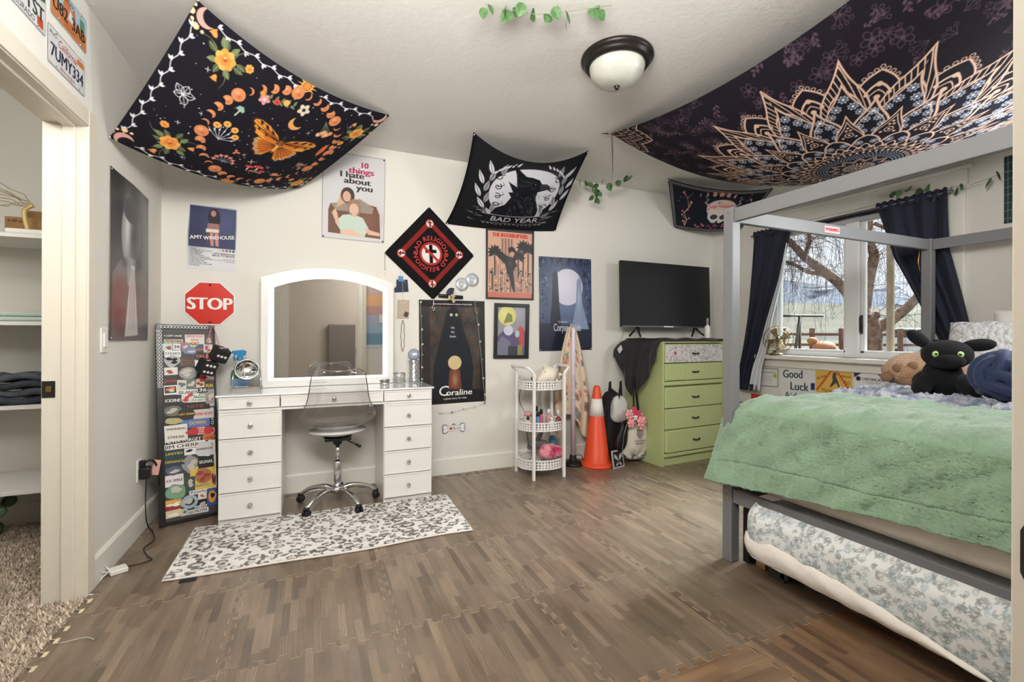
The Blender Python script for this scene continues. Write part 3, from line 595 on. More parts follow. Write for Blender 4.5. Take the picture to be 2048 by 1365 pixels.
Pb += RNG.normal(0, .0012, Pb.shape); m = MB(); m.grid(Pb)
# the skirt on the far side of the bed
S2, T2 = np.meshgrid(np.linspace(0, 1, 60), np.linspace(0, 1, 16)); far = blanket(0*S2, S2*.62); q = T2
far = np.stack([far[..., 0], far[..., 1]+.015*np.sin(S2*30)*q-.004, far[..., 2]-q*.30], -1); m.grid(far)
bl = tag(m.build('green_blanket', GREEN, None, solid=.012), 'fluffy sage green blanket draped over the foot of the bed', 'blanket')
# blue and white shaggy throw behind the green blanket
SHAG = M('blue_shag', (104, 118, 150), 1, var=(22, .6, (206, 210, 218)), bump=(60, .9, .03), sheen=.3)
X_, Y_ = np.meshgrid(np.linspace(2.60, 3.84, 90), np.linspace(.50, 1.765, 90)); Z_ = .856+.014*np.sin(X_*23)*np.sin(Y_*27)+.012*np.sin(X_*41+Y_*13)-.10*np.clip((Y_-1.70)/.065, 0, 1)**2+np.where(X_ < 2.79, -.035, 0)+RNG.normal(0, .006, X_.shape)
m = MB(); m.grid(np.stack([X_, Y_, Z_], -1)); tag(m.build('shaggy_throw', SHAG, None, solid=.015), 'navy and white shaggy throw spread behind the green blanket', 'blanket')
# ---------------------------------------------------------------- pillows and plush
QUILT = M('quilted_white', (206, 206, 206), .9, bump=(28, .9, .03))
def pillow(name, c, hx, hy, hz, R, mat, label, cat='pillow', k=.5, nu=40, nv=40, tex=None):
    U, V = np.meshgrid(np.linspace(-1, 1, nu), np.linspace(-1, 1, nv)); Tk = (1-np.abs(U)**3.2)**k*(1-np.abs(V)**3.2)**k; m = MB()
    pin = 1-.10*(U**2)*(V**2); 
    for sg in (1, -1):
        Zp = sg*hz*Tk+(0 if tex is None else sg*tex(U, V)*np.clip(Tk*3, 0, 1)); Q = np.stack([U*hx*(1-.06*(1-V**2)), V*hy*(1-.06*(1-U**2)), Zp], -1)@np.asarray(R).T+np.array(c); m.grid(Q if sg > 0 else Q[::-1])
    return tag(m.build(name, mat), label, cat)
leafq = lambda U, V: .012*np.abs(np.sin(U*14+np.sin(V*16)*.9))**.6*1.2
pillow('pillow', (3.68, 1.18, 1.03), .28, .42, .10, rot('Y', -1.05)@rot('X', .0), QUILT, 'pale grey leaf quilted pillow behind the black plush toy', tex=leafq)
pillow('pillow', (3.80, 1.06, 1.12), .24, .36, .09, rot('Y', -1.2), M('white_cotton', (224, 221, 216), .85), 'plain off white pillow peeking above the quilted pillow')
NAVY = M('navy_velvet', (34, 48, 84), .7, sheen=.15)
kn = thing('knot_cushion', 'round navy velvet knot cushion on the bed by the doorway', 'cushion', (3.02, 1.06, .87))
for ax_ in range(3):
    for of_ in (-.056, 0, .056):
        Rk_ = (np.eye(3), rot('X', PI/2), rot('Y', PI/2))[ax_]@np.eye(3); Rr = rot('Z', .5)@rot('X', .35)@Rk_; rad = math.sqrt(.108**2-of_**2)
        m = MB(); m.tube([np.array((3.01, 1.045, .99))+Rr@np.array(((rad+.010*math.cos(2*t+ax_*1.6))*math.cos(t), (rad+.010*math.cos(2*t+ax_*1.6))*math.sin(t), of_)) for t in np.linspace(0, 2*PI, 34, endpoint=False)], .0265, 10, closed=True); m.build('rope_loop', NAVY, kn)
TANF = M('tan_fur', (192, 148, 106), 1, bump=(90, 1, .02), sheen=.5); PADM = M('brown_pad', (140, 108, 84), .9)
pw = thing('paw_cushion', 'tan fuzzy paw cushion with brown pads beside the black plush toy', 'cushion', (3.42, 1.60, .87))
vs_ = MB(); 
U, V = np.meshgrid(np.linspace(0, 2*PI, 34), np.linspace(0, PI, 22)); rr = 1+.05*np.sin(7*U+3*V)+.035*np.sin(13*U-5*V)
vs_.grid(np.stack([3.46+.17*np.sin(V)*np.cos(U)*rr, 1.585+.20*np.sin(V)*np.sin(U)*rr, .965+.115*np.cos(V)*rr], -1)); vs_.build('body', TANF, pw)
for y, z, r_ in ((1.70, .925, .030), (1.635, .985, .028), (1.56, 1.0, .028), (1.50, .965, .028)): m = MB(); m.ell((3.31-.0, y, z), (.02, r_*1.25, r_)); m.build('toe_pad', PADM, pw)
m = MB(); m.ell((3.30, 1.585, .905), (.02, .055, .03)); m.build('palm_pad', PADM, pw)
# generic black plush
PLUSH = M('black_plush', (11, 11, 13), .95, bump=(200, .5, .006), sheen=.03); PC = np.array((3.12, 1.33, .0))
pt = thing('plush_toy', 'black plush animal with long ears and pale green eyes on bed', 'plush toy', (3.12, 1.33, .875))
f = PC/np.linalg.norm(PC); fw = np.array((-.82, -.40, 0)); fw = np.array((-.9, -.43, 0)); fw /= np.linalg.norm(fw); sd_ = np.array((-fw[1], fw[0], 0))*-1  # sd_: towards image right
def pp(a, b, z): return PC+fw*a+sd_*b+np.array((0, 0, z))
def blob(mb, a, b, z, ra, rb, rz, tilt=0): mb.ell(pp(a, b, z), (ra, rb, rz), 20, 14, np.stack([fw, sd_, np.array((0, 0, 1.0))], 1)@rot('X', tilt))
m = MB(); blob(m, -.01, .01, .965, .09, .085, .105); blob(m, -.04, .02, .93, .10, .115, .075); m.build('body', PLUSH, pt, sub=0)
m = MB(); blob(m, .05, -.005, 1.085, .085, .105, .078); blob(m, .095, -.008, 1.055, .06, .07, .045); hd = m.build('head', PLUSH, pt)
for s_, tl, L, tz in ((-1, -.15, .105, 1.155), (1, .78, .10, 1.165)):
    m = MB(); e0 = pp(.02, s_*.07, 1.13); dirv = sd_*s_*math.cos(tl*s_ if s_ > 0 else tl)+np.array((0, 0, math.sin(abs(tl)) if s_ > 0 else .12))
    dirv /= np.linalg.norm(dirv); m.tube([e0+dirv*L*t for t in np.linspace(0, 1.15, 9)], [.018, .026, .030, .032, .033, .032, .029, .023, .010], 12); m.build('ear', PLUSH, pt)
EYE = M('eye_green', (176, 214, 140), .3)
for s_ in (-1, 1):
    m = MB(); blob(m, .122, s_*.046-.006, 1.088, .010, .015, .017, 0); e = m.build('eye', EYE, hd)
    m = MB(); blob(m, .1325, s_*.045-.006, 1.088, .003, .006, .006); m.build('pupil', BLACK, e)
for s_, y_ in ((-1, .0), (1, .02)):
    m = MB(); m.tube([pp(.02, s_*.06, .95), pp(.06, s_*.085, .925), pp(.10, s_*.10, .90), pp(.135, s_*.105, .893)], [.04, .046, .040, .026], 12); m.build('paw', PLUSH, pt)
m = MB(); blob(m, -.08, -.14, 1.0, .04, .035, .05); m.build('back_foot', PLUSH, pt)
# ================================================================ fabric on the ceiling
NVY = (30, 28, 36)
def corner_pins(par, pts, mat=None):
    for p in pts: m = MB(); m.ell(p, .007, 8, 6); m.build('pin', mat or CHROME, par)
# ---- moon and butterfly tapestry
mw, mh = 1.22, .88
MOONF = drape((-.47, 2.41, 2.654), (.474, 3.154, 2.654), (-.087, 3.772, 2.272), (-.928, 2.891, 2.154), mw, mh, c=.08, t=.03, b=.085, r=.02, l=.02, bt=.065)
cv = Cv(mw, mh, 330, NVY); r = np.random.default_rng(2)
OR, OY, CRE, PNK, GRN, GRD, WHT = (228, 142, 70), (240, 178, 96), (238, 206, 158), (214, 162, 152), (118, 132, 92), (88, 100, 70), (226, 226, 232)
for k in range(150): cv.ell(r.uniform(.05, 1.17), r.uniform(.05, .84), r.choice([.0016, .0022, .0032]), None, (220, 220, 228))
def spark(x, y, s, col=WHT, w=.003):
    for a in (0, PI/2): cv.line([(x-s*math.cos(a+.4), y-s*math.sin(a+.4)), (x+s*math.cos(a+.4), y+s*math.sin(a+.4))], w, col)
for u, v in ((.135, .75), (.2, .50), (.15, .36), (.25, .12), (.46, .36), (.47, .60), (.66, .70), (.62, .30), (.85, .83), (.70, .17), (.9, .62), (.60, .78)): spark(u*mw, v*mh, .011)
def crescent(x, y, R, ang, col, bg=NVY, k=.55):
    cv.ell(x, y, R, None, col); cv.ell(x+R*k*math.cos(ang), y+R*k*math.sin(ang), R*.88, None, bg)
# borders of white leaf vine, top and left (long sides carry it towards the hem)
def vine(p0, p1, n, amp, sgn=1):
    p0, p1 = np.array(p0), np.array(p1); d = p1-p0; L = np.linalg.norm(d); d /= L; nn = np.array([-d[1], d[0]]); t = np.linspace(0, 1, n*10)
    cv.line([p0+d*L*q+nn*amp*math.sin(q*n*PI) for q in t], .0042, WHT)
    for k in range(n):
        q = (k+.5)/n; b = p0+d*L*q+nn*amp*math.sin(q*n*PI)
        for da in (.25, .95): cv.leaf(b[0], b[1], .026, .0058, math.atan2(d[1], d[0])+(da if k % 2 == 0 else -da), WHT)
vine((.035, .07), (.035, .80), 15, .006); vine((.09, .845), (.58, .845), 10, .005); vine((.72, .845), (1.15, .845), 8, .005); vine((.10, .022), (.55, .022), 9, .006); vine((.72, .022), (1.12, .022), 8, .006)
for x, y, a in ((.062, .845, -2.4), (.05, .035, 2.4), (1.175, .84, -.7), (1.17, .04, .7)):
    crescent(x, y, .042, a+PI, PNK); 
    for k in range(5): cv.flower(x+.062*math.cos(a+k*.5-1), y+.062*math.sin(a+k*.5-1), .008+.006*(k % 2), 8, CRE, CRE)
# suns at middle of long edges
for sx_, sy_ in ((.625, .862), (.625, .012)):
    for k in range(16): a = k*2*PI/16; cv.poly([(sx_+.030*math.cos(a-.16), sy_+.030*math.sin(a-.16)), (sx_+.062*math.cos(a), sy_+.062*math.sin(a)), (sx_+.030*math.cos(a+.16), sy_+.030*math.sin(a+.16))], OY)
    cv.ell(sx_, sy_, .032, None, OY); cv.ell(sx_, sy_, .024, None, NVY); cv.flower(sx_, sy_, .022, 8, OR, OR)
# ring of moon phases
for k in range(38):
    a = 2*PI*k/38+.1; x, y = .671+.393*math.cos(a), .445+.372*math.sin(a); ph = k % 5; R = (.036, .026, .025, .024, .021)[ph]
    c1 = (216, 138, 92); cv.ell(x, y, R, None, c1); cv.glow(x+R*.2, y-R*.2, R*.35, R*.3, (186, 96, 66), .8); cv.glow(x-R*.25, y+R*.2, R*.4, R*.4, (240, 176, 128), .8)
    if ph: dd = (0, 1.45, 1.15, .8, .5)[ph]*R; cv.ell(x+dd*math.cos(a+1.2), y+dd*math.sin(a+1.2), R*.98, None, NVY)
# flowers with tendrils in the four fields
def curl(x, y, s, a, turns=1.3, sg=1, w=.0075):
    cv.line([(x+s*t*(1.0)*math.cos(a+sg*0)-0+s*.5*(1-t)*math.cos(a+sg*t*turns*6.3)*t, y+s*t*math.sin(a)+s*.5*(1-t)*math.sin(a+sg*t*turns*6.3)*t) for t in np.linspace(0, 1, 30)], w, GRN, 1, True)
def rose(x, y, R, a=0):
    for k in range(7): b = a+k*2*PI/7; cv.ell(x+.55*R*math.cos(b), y+.55*R*math.sin(b), .5*R, .42*R, OY if k % 2 else (236, 160, 78), b)
    for k in range(5): b = a+.4+k*2*PI/5; cv.ell(x+.28*R*math.cos(b), y+.28*R*math.sin(b), .34*R, .26*R, OR, b)
    cv.ell(x, y, .2*R, None, (200, 84, 46)); cv.ell(x-.1*R, y+.15*R, .12*R, .08*R, (248, 214, 170))
def bell(x, y, s, a):
    c, n = math.cos(a), math.sin(a); P_ = [(0, 0), (.25, .3), (.75, .42), (1, .62), (1.05, .2), (1.15, 0), (1.05, -.2), (1, -.62), (.75, -.42), (.25, -.3)]
    cv.poly([(x+s*(p*c-q*n), y+s*(p*n+q*c)) for p, q in P_], OR)
    for q in (-.3, 0, .3): cv.line([(x+s*.2*c, y+s*.2*n), (x+s*(.95*c-q*n), y+s*(.95*n+q*c))], .003, OY)
def bunch(x, y, sc, a, seed):
    q = np.random.default_rng(seed)
    for k in range(9): b = a+k*2*PI/9+q.uniform(-.3, .3); d = sc*q.uniform(.9, 1.6); cv.line([(x, y), (x+d*math.cos(b), y+d*math.sin(b))], .004, GRD); cv.leaf(x+d*.55*math.cos(b), y+d*.55*math.sin(b), sc*.85, sc*.24, b+q.uniform(-.6, .6), GRN if k % 2 else GRD, (150, 162, 120))
    for k in range(3): curl(x, y, sc*2.3, a+k*2.1+.5, 1.1, 1 if k % 2 else -1)
    rose(x, y, sc*.78, a); bell(x+sc*1.5*math.cos(a+2.2), y+sc*1.5*math.sin(a+2.2), sc*.55, a+2.2); bell(x+sc*1.35*math.cos(a-1.9), y+sc*1.35*math.sin(a-1.9), sc*.5, a-1.9); rose(x+sc*1.9*math.cos(a), y+sc*1.9*math.sin(a), sc*.34)
bunch(.207, .749, .062, .3, 1); bunch(.213, .166, .062, 2.2, 2); bunch(1.12, .686, .058, -2, 3); bunch(1.11, .095, .056, 2.6, 4)
# white leaf sprig, motifs inside the ring
for k, a in enumerate((.4, 1.5, 2.5, 3.6, 5.3)):
    L = .055 if k != 3 else .04; x, y = .135, .471; P_ = [(x+L*t*math.cos(a)-.018*math.sin(PI*t)*math.sin(a), y+L*t*math.sin(a)+.018*math.sin(PI*t)*math.cos(a)) for t in np.linspace(0, 1, 12)]; Q_ = [(x+L*t*math.cos(a)+.018*math.sin(PI*t)*math.sin(a), y+L*t*math.sin(a)-.018*math.sin(PI*t)*math.cos(a)) for t in np.linspace(1, 0, 12)]
    cv.line(P_+Q_, .0035, WHT); cv.line([(x, y), P_[-1]], .0028, WHT)
for x, y, s in ((.38, .57, 1), (.30*mw, .46*mh-.02, 0)): pass
cv.poly([(.36, .575), (.372, .598), (.395, .60), (.41, .580), (.405, .566)], (150, 186, 168)); cv.line([(.386, .575), (.378, .535)], .008, (190, 206, 190))   # small green toadstool
for k in range(7): a = .4+k*.38; cv.line([(.383, .35), (.383+.05*math.cos(a), .35+.045*math.sin(a)), (.383+.085*math.cos(a), .35+.10*math.sin(a))], .003, WHT); cv.leaf(.383+.06*math.cos(a), .35+.055*math.sin(a), .02, .004, a, WHT)
for x, y in ((.335, .43), (.375, .465), (.425, .452), (.45, .41)): cv.flower(x, y, .020, 9, OY, (190, 110, 40))
cv.flower(.512, .315, .022, 3, (226, 124, 92), (210, 110, 84))
for k in range(7): a = k*.5+.2; cv.line([(.49, .205), (.49+.055*math.cos(a), .205+.05*math.sin(a))], .003, (150, 178, 188)); cv.flower(.49+.055*math.cos(a), .205+.05*math.sin(a), .014, 4, (226, 132, 120), (240, 180, 160), a)
for x, y, s in ((.70, .235, 1.0), (.645, .225, .7), (.745, .205, .6)): cv.line([(x, y-.035*s), (x, y)], .012*s, (230, 222, 210)); cv.poly([(x-.042*s, y), (x-.03*s, y+.022*s), (x, y+.032*s), (x+.03*s, y+.022*s), (x+.042*s, y)], (200, 52, 56)); [cv.ell(x+dx*s, y+.014*s, .004*s, None, (250, 240, 236)) for dx in (-.022, 0, .02)]
for k in range(10): cv.leaf(.66+.01*k, .185, .03, .007, .6+.24*k, GRN); 
for k in range(5): cv.ell(.65+.022*k, .19+.008*(k % 2), .007, None, (214, 90, 48))
cv.ell(.845, .205, .026, .014, (226, 150, 96)); cv.line([(.82, .19), (.885, .192), (.89, .215)], .008, (226, 160, 110))
cv.poly([(.972, .47), (.99, .44), (1.012, .50), (1.008, .545), (.99, .56), (.975, .53)], (222, 112, 66)); 
for k in range(9): x, y = .92+.07*r.random(), .29+.06*r.random(); cv.leaf(x, y, .028, .007, r.uniform(0, 6), GRN); cv.ell(x, y, .008, None, [(214, 96, 60), (150, 174, 200), (224, 150, 90)][k % 3])
for k in range(6): cv.line([(.86, .72), (.88+.012*k, .62+.006*k)], .003, GRN); cv.flower(.872+.014*k, .625+.012*(k % 3), .017, 8, (226, 150, 110) if k % 2 else (232, 190, 160), (240, 200, 120))
cv.flower(.686, .74, .036, 5, (224, 208, 186), (60, 56, 44)); 
for k in range(12): t = k/11; x, y = .43+.19*t, .70+.035*t; cv.leaf(x, y, .034, .008, .6+(.9 if k % 2 else -.9), GRN)
cv.flower(.46, .695, .03, 5, (220, 150, 156), (240, 200, 190)); cv.flower(.527, .715, .018, 6, (208, 78, 76), (150, 40, 50)); cv.flower(.575, .735, .018, 9, OY, OY); cv.flower(.435, .72, .014, 6, OR, OY)
crescent(.695, .645, .042, 1.0, (230, 164, 100), k=.6); spark(.63, .28, .02, (240, 200, 150), .005)
# butterfly
Bx, By = .693, .472
def wing(pts, c): cv.poly([(Bx+a, By+b) for a, b in pts], c)
BR_ = (58, 40, 34); OB, OC = (214, 120, 48), (236, 158, 66)
def mir(p): ax = math.radians(-38); 
axd = np.array((math.cos(1.48), math.sin(1.48)))     # body direction (head)
axn = np.array((-axd[1], axd[0]))
def WG(f, s, c, k=1):
    cv.poly([tuple(np.array((Bx, By))+axd*a*k+axn*s*b*k) for a, b in f], c)
fore = [(.02, .01), (.06, .05), (.095, .13), (.105, .20), (.09, .235), (.07, .235), (.06, .215), (.045, .215), (.03, .19), (.01, .185), (-.005, .13), (-.005, .05)]
hind = [(.005, .01), (.0, .09), (-.005, .15), (-.03, .165), (-.05, .15), (-.07, .15), (-.085, .125), (-.11, .12), (-.12, .09), (-.14, .08), (-.125, .04), (-.07, .012)]
for s in (1, -1):
    WG(hind, s, BR_); WG([(a*.9, b*.9+.004) for a, b in hind], s, OC); WG([(a*.72-.004, b*.72+.004) for a, b in hind], s, OB)
    for k in range(7): q = hind[3+k]; cv.line([tuple(np.array((Bx, By))+axd*q[0]*.15+axn*s*q[1]*.15), tuple(np.array((Bx, By))+axd*q[0]*.82+axn*s*q[1]*.82)], .003, BR_); p_ = np.array((Bx, By))+axd*q[0]*.86+axn*s*q[1]*.86; cv.ell(p_[0], p_[1], .007, None, (122, 150, 190))
    WG(fore, s, BR_); WG([(a*.93+.002, b*.93+.002) for a, b in fore], s, OC); WG([(a*.62+.006, b*.62+.004) for a, b in fore], s, OB)
    for k in range(6): q = fore[2+k]; cv.line([tuple(np.array((Bx, By))+axd*.02+axn*s*.012), tuple(np.array((Bx, By))+axd*q[0]*.9+axn*s*q[1]*.9)], .003, BR_)
    for a, b, w_ in ((.06, .085, .016), (.075, .135, .018), (.085, .18, .016), (.03, .11, .012), (.03, .06, .010), (.045, .17, .012)): p_ = np.array((Bx, By))+axd*a+axn*s*b; cv.ell(p_[0], p_[1], w_, w_*.45, BR_, 1.48+s*.9)
p0 = np.array((Bx, By)); cv.line([tuple(p0-axd*.06), tuple(p0+axd*.035)], .026, (150, 90, 44)); cv.line([tuple(p0-axd*.05), tuple(p0-axd*.01)], .018, OY); cv.ell(*tuple(p0+axd*.045), .012, None, BR_)
for s in (1, -1): cv.line([tuple(p0+axd*.05), tuple(p0+axd*.09+axn*s*.015), tuple(p0+axd*.12+axn*s*.03)], .002, BR_)
tp = thing('moon_tapestry', 'black tapestry with orange butterfly inside a ring of moon phases', 'tapestry', (-.2, 3.05, 2.3))
sheet('cloth', cv, MOONF, CLOTHP, tp, back=(70, 66, 72), back_off=.002); corner_pins(tp, [(-.468, 2.41, 2.652), (.473, 3.153, 2.652), (-.087, 3.771, 2.276), (-.926, 2.891, 2.158)])
# ---- mandala tapestry, drawn in polar coordinates
ms = 2.1
MANDF = drape((1.985, 2.78, 2.652), (4.03, 2.78, 2.652), (4.03, .62, 2.652), (1.985, .62, 2.652), ms, ms, c=.30, t=.22, l=.10, r=.1, b=.2, bl=.035, bt=.03, br=.03, bb=.03)
cv = Cv(ms, ms, 300, (33, 29, 37)); PE = (226, 188, 166); BLW = (176, 186, 206)
r = np.random.default_rng(4)
for k in range(620):       # dim flowers over the ground
    x, y = r.uniform(0, ms, 2); s = r.uniform(.026, .042); a = r.uniform(0, 6.3); col = (92, 72, 84)
    if k % 3 == 0:
        for j in range(5): b = a+j*1.257; cv.ell(x+s*.6*math.cos(b), y+s*.6*math.sin(b), s*.55, s*.36, col, b, 1, .0028)
        cv.ell(x, y, s*.2, None, col)
    elif k % 3 == 1:
        cv.line([(x+s*2*t*math.cos(a), y+s*2*t*math.sin(a)+.01*math.sin(t*5)) for t in np.linspace(0, 1, 8)], .003, col)
        for j in range(5): t = j/5; cv.leaf(x+s*2*t*math.cos(a), y+s*2*t*math.sin(a), s*.7, s*.18, a+(.8 if j % 2 else -.8), col)
    else:
        for j in range(4): b = a+j*.5; cv.line([(x, y), (x+s*1.3*math.cos(b), y+s*1.3*math.sin(b))], .0026, col); cv.ell(x+s*1.5*math.cos(b), y+s*1.5*math.sin(b), s*.22, None, col, 0, 1, .0026)
def mandala(cx, cy):
    X, Y = cv.X-cx, cv.Y-cy; Rr = np.hypot(X, Y); Th = np.arctan2(Y, X); px = 1/cv.p
    sel = Rr < .93; i = np.where(sel); 
    if len(i[0]) == 0: return
    sl = (slice(i[0].min(), i[0].max()+1), slice(i[1].min(), i[1].max()+1)); R = Rr[sl]; A = Th[sl]
    def fold(n, ph=0): w = 2*PI/n; return np.abs((A+ph+w/2) % w-w/2)/(w/2)      # 0 on petal axis .. 1 between
    def paint(d, col, al=1): cv.put(sl, d, col, al)
    BGK = (32, 30, 38)
    def petal(n, ph, r0, r1, p, lw, fill=BGK, line=PE):
        """petal outline radius falls from r1 on the axis to r0 between"""
        q = fold(n, ph); edge = r0+(r1-r0)*(1-q)**p; k = np.sqrt(1+(((r1-r0)*p*(1-q+.03)**(p-1))/(2*PI/n/2)/np.maximum(R, .02))**2); d = (R-edge)/k
        if fill is not None: paint(d, fill)
        paint(np.abs(d)-lw/2, line); return d, q
    N = 16
    og = lambda q: .60*(1-q**3)+.40*(1-q)**4
    dm = lambda q: .80*(1-q**3)+.20*(1-q)**2
    def ogee(n, ph, r0, r1, g, lw, fill=BGK, line=PE):
        q = fold(n, ph); e = 1e-3; edge = r0+(r1-r0)*g(q); sl_ = (r1-r0)*(g(np.clip(q-e, 0, 1))-g(np.clip(q+e, 0, 1)))/(2*e)/(PI/n)/np.maximum(R, .02); d = (R-edge)/np.sqrt(1+sl_**2)
        if fill is not None: paint(d, fill)
        if lw: paint(np.abs(d)-lw/2, line)
        return d, q
    d2, q2 = ogee(N, PI/N, .56, .84, dm, .008)                                  # domes with scalloped rim
    for k in range(N):
        for t in np.linspace(-.82, .82, 13): a = (k+.5)*2*PI/N+t*PI/N; e = .575+.28*float(dm(np.array(abs(t)))); cv.ell(cx+e*math.cos(a), cy+e*math.sin(a), .009, None, PE, 0, 1, .004)
    paint(np.abs(d2+.055)-.006, PE); paint(np.abs(d2+.085)-.003, PE)
    d, q = ogee(N, 0, .56, .925, og, .009)                                      # pointed petals with ladder rim
    paint(np.maximum(np.abs(((A*N/(2*PI)*13+R*14) % 1)-.5)*.030-.0035, np.maximum(d, -(d+.040))), PE); paint(np.abs(d+.040)-.0035, PE)
    for rr_, aa, rad in ((.765, 0, .014), (.71, .33, .011), (.71, -.33, .011), (.655, .55, .011), (.655, -.55, .011)):
        for k in range(N): a = (k+.5+aa*.5)*2*PI/N; cv.ell(cx+rr_*math.cos(a), cy+rr_*math.sin(a), rad, None, PE)
    d, q = ogee(N, 0, .50, .80, og, .008)
    def rosette(rr_, a, s):
        x, y = cx+rr_*math.cos(a), cy+rr_*math.sin(a)
        if not (0 < x < ms and 0 < y < ms): return
        for j in range(8): b = j*PI/4; cv.ell(x+s*.86*math.cos(b), y+s*.86*math.sin(b), s*.2, None, BLW)
        cv.ell(x, y, s*.72, None, BLW, 0, 1, s*.13); cv.ell(x, y, s*.48, None, BLW, 0, 1, s*.1); cv.ell(x, y, s*.28, None, (240, 242, 248))
    for k in range(N):
        a = k*2*PI/N
        for rr_, da, s in ((.715, 0, .024), (.66, .055, .024), (.66, -.055, .024), (.615, .10, .02), (.615, -.10, .02)): rosette(rr_, a+da, s)
    d, q = ogee(N, PI/N, .43, .685, og, .012); paint(np.abs(d+.020)-.003, PE)
    for k in range(N):
        a = (k+.5)*2*PI/N; cv.ell(cx+.69*math.cos(a), cy+.69*math.sin(a), .014, None, PE)
        for rr_, da, s in ((.60, 0, .024), (.55, .05, .022), (.55, -.05, .022), (.50, .10, .022), (.50, -.10, .022), (.455, .06, .02), (.455, -.06, .02)): rosette(rr_, a+da, s)
    d, q = ogee(N, 0, .34, .60, og, .007); d, q = ogee(N, 0, .34, .555, og, .005)       # teardrops
    for k in range(N):
        a = k*2*PI/N; x, y = cx+.445*math.cos(a), cy+.445*math.sin(a); cv.ell(x, y, .019, None, PE, 0, 1, .005); cv.ell(x, y, .007, None, PE)
        for dr_, da in ((.04, .02), (.04, -.02), (.062, 0), (-.02, .07), (-.02, -.07)): cv.ell(cx+(.445+dr_)*math.cos(a+da), cy+(.445+dr_)*math.sin(a+da), .007, None, PE)
    d, q = ogee(N, PI/N, .33, .415, dm, .010); 
    for k in range(2*N): rosette(.352, (k+.5)*PI/N, .02)
    d, q = ogee(2*N, 0, .27, .335, dm, .007); d, q = ogee(2*N, PI/N/2, .255, .305, dm, .006)
    for k in range(2*N): a = (k+.5)*PI/N; x, y = cx+.292*math.cos(a), cy+.292*math.sin(a); cv.flower(x, y, .012, 4, PE, PE)
    paint(np.maximum(np.abs(R-.262)-.007, .0), PE); paint(R-.252, BGK)
    paint(np.maximum(np.abs(R-.236)-.010, np.abs(((A*48/(2*PI)) % 1)-.5)*2*PI/48*.236-.006), PE)
    for rr_ in (.214, .198, .182, .166): paint(np.maximum(np.abs(R-rr_)-.0035, np.abs(((A*64/(2*PI)+rr_*30) % 1)-.5)*2*PI/64*rr_-.0045), BLW)
    d, q = petal(12, 0, .115, .155, 1.0, .005); d, q = petal(12, 0, .10, .14, 1.0, .004)
    for k in range(12):
        a = (k+.5)*PI/6; cv.flower(cx+.108*math.cos(a), cy+.108*math.sin(a), .013, 5, BGK, PE); cv.ell(cx+.108*math.cos(a), cy+.108*math.sin(a), .010, None, PE, 0, 1, .003)
    paint(np.maximum(np.abs(R-.072)-.012, np.abs(((A*24/(2*PI)) % 1)-.5)*2*PI/24*.072-.0035), (226, 214, 206)); paint(np.abs(R-.052)-.002, PE)
    paint(np.maximum(np.abs(R-.036)-.010, np.abs(((A*14/(2*PI)) % 1)-.5)*2*PI/14*.036-.003), PE); paint(np.abs(R-.018)-.004, PE)
mandala(ms/2, ms/2)
for cx, cy in ((-.06, ms+.06), (ms+.06, ms+.06), (-.06, -.06), (ms+.06, -.06)):     # corner quarter medallions
    for q_, w_ in ((.36, .008), (.30, .006), (.25, .005), (.19, .005), (.12, .006)):
        X, Y = cv.X-cx, cv.Y-cy; R = np.hypot(X, Y); A = np.arctan2(Y, X); sl = (slice(None), slice(None)); f_ = np.abs((A*10/(2*PI)) % 1-.5)*2; e = q_-.07*f_
        if q_ == .36: cv.put(sl, R-e, (32, 30, 38))
        cv.put(sl, np.abs(R-e)-w_/2, PE)
        cv.put(sl, np.maximum(np.abs(R-e+.02)-.012, np.abs((A*60/(2*PI)) % 1-.5)*2*PI/60*q_-.003), PE)
tp = thing('mandala_tapestry', 'large dark mandala tapestry in peach and white sagging under the ceiling', 'tapestry', (3.0, 1.7, 2.3))
sheet('cloth', cv, MANDF, CLOTHP, tp, back=(74, 66, 72), back_off=-.002); corner_pins(tp, [(1.98, 2.785, 2.652), (4.03, 2.78, 2.652)])
m = MB(); m.tube([(1.985, 2.78, 2.652), (1.955, 2.80, 2.654), (1.93, 2.81, 2.654)], [.006, .004, .002], 5); m.build('twisted_corner', M('dark_cord', (58, 44, 44), .8), tp)
hp = thing('tassel_pendant', 'thin dark tassel pendant hanging from the corner of mandala tapestry', 'pendant', (2.0, 2.775, 2.32))
m = MB(); m.tube([(1.992, 2.775, 2.655), (2.0, 2.772, 2.5), (2.002, 2.77, 2.36)], .0018, 5); m.tube([(2.004, 2.776, 2.655), (2.003, 2.772, 2.5), (2.002, 2.77, 2.36)], .0018, 5); m.build('cord', M('dark_cord'), hp)
m = MB(); m.lathe([(.001, 0), (.005, .01), (.006, .03), (.003, .045), (.001, .05)], (2.002, 2.77, 2.315), n=8); m.build('tassel', M('tassel_grey', (110, 108, 106), .6), hp)
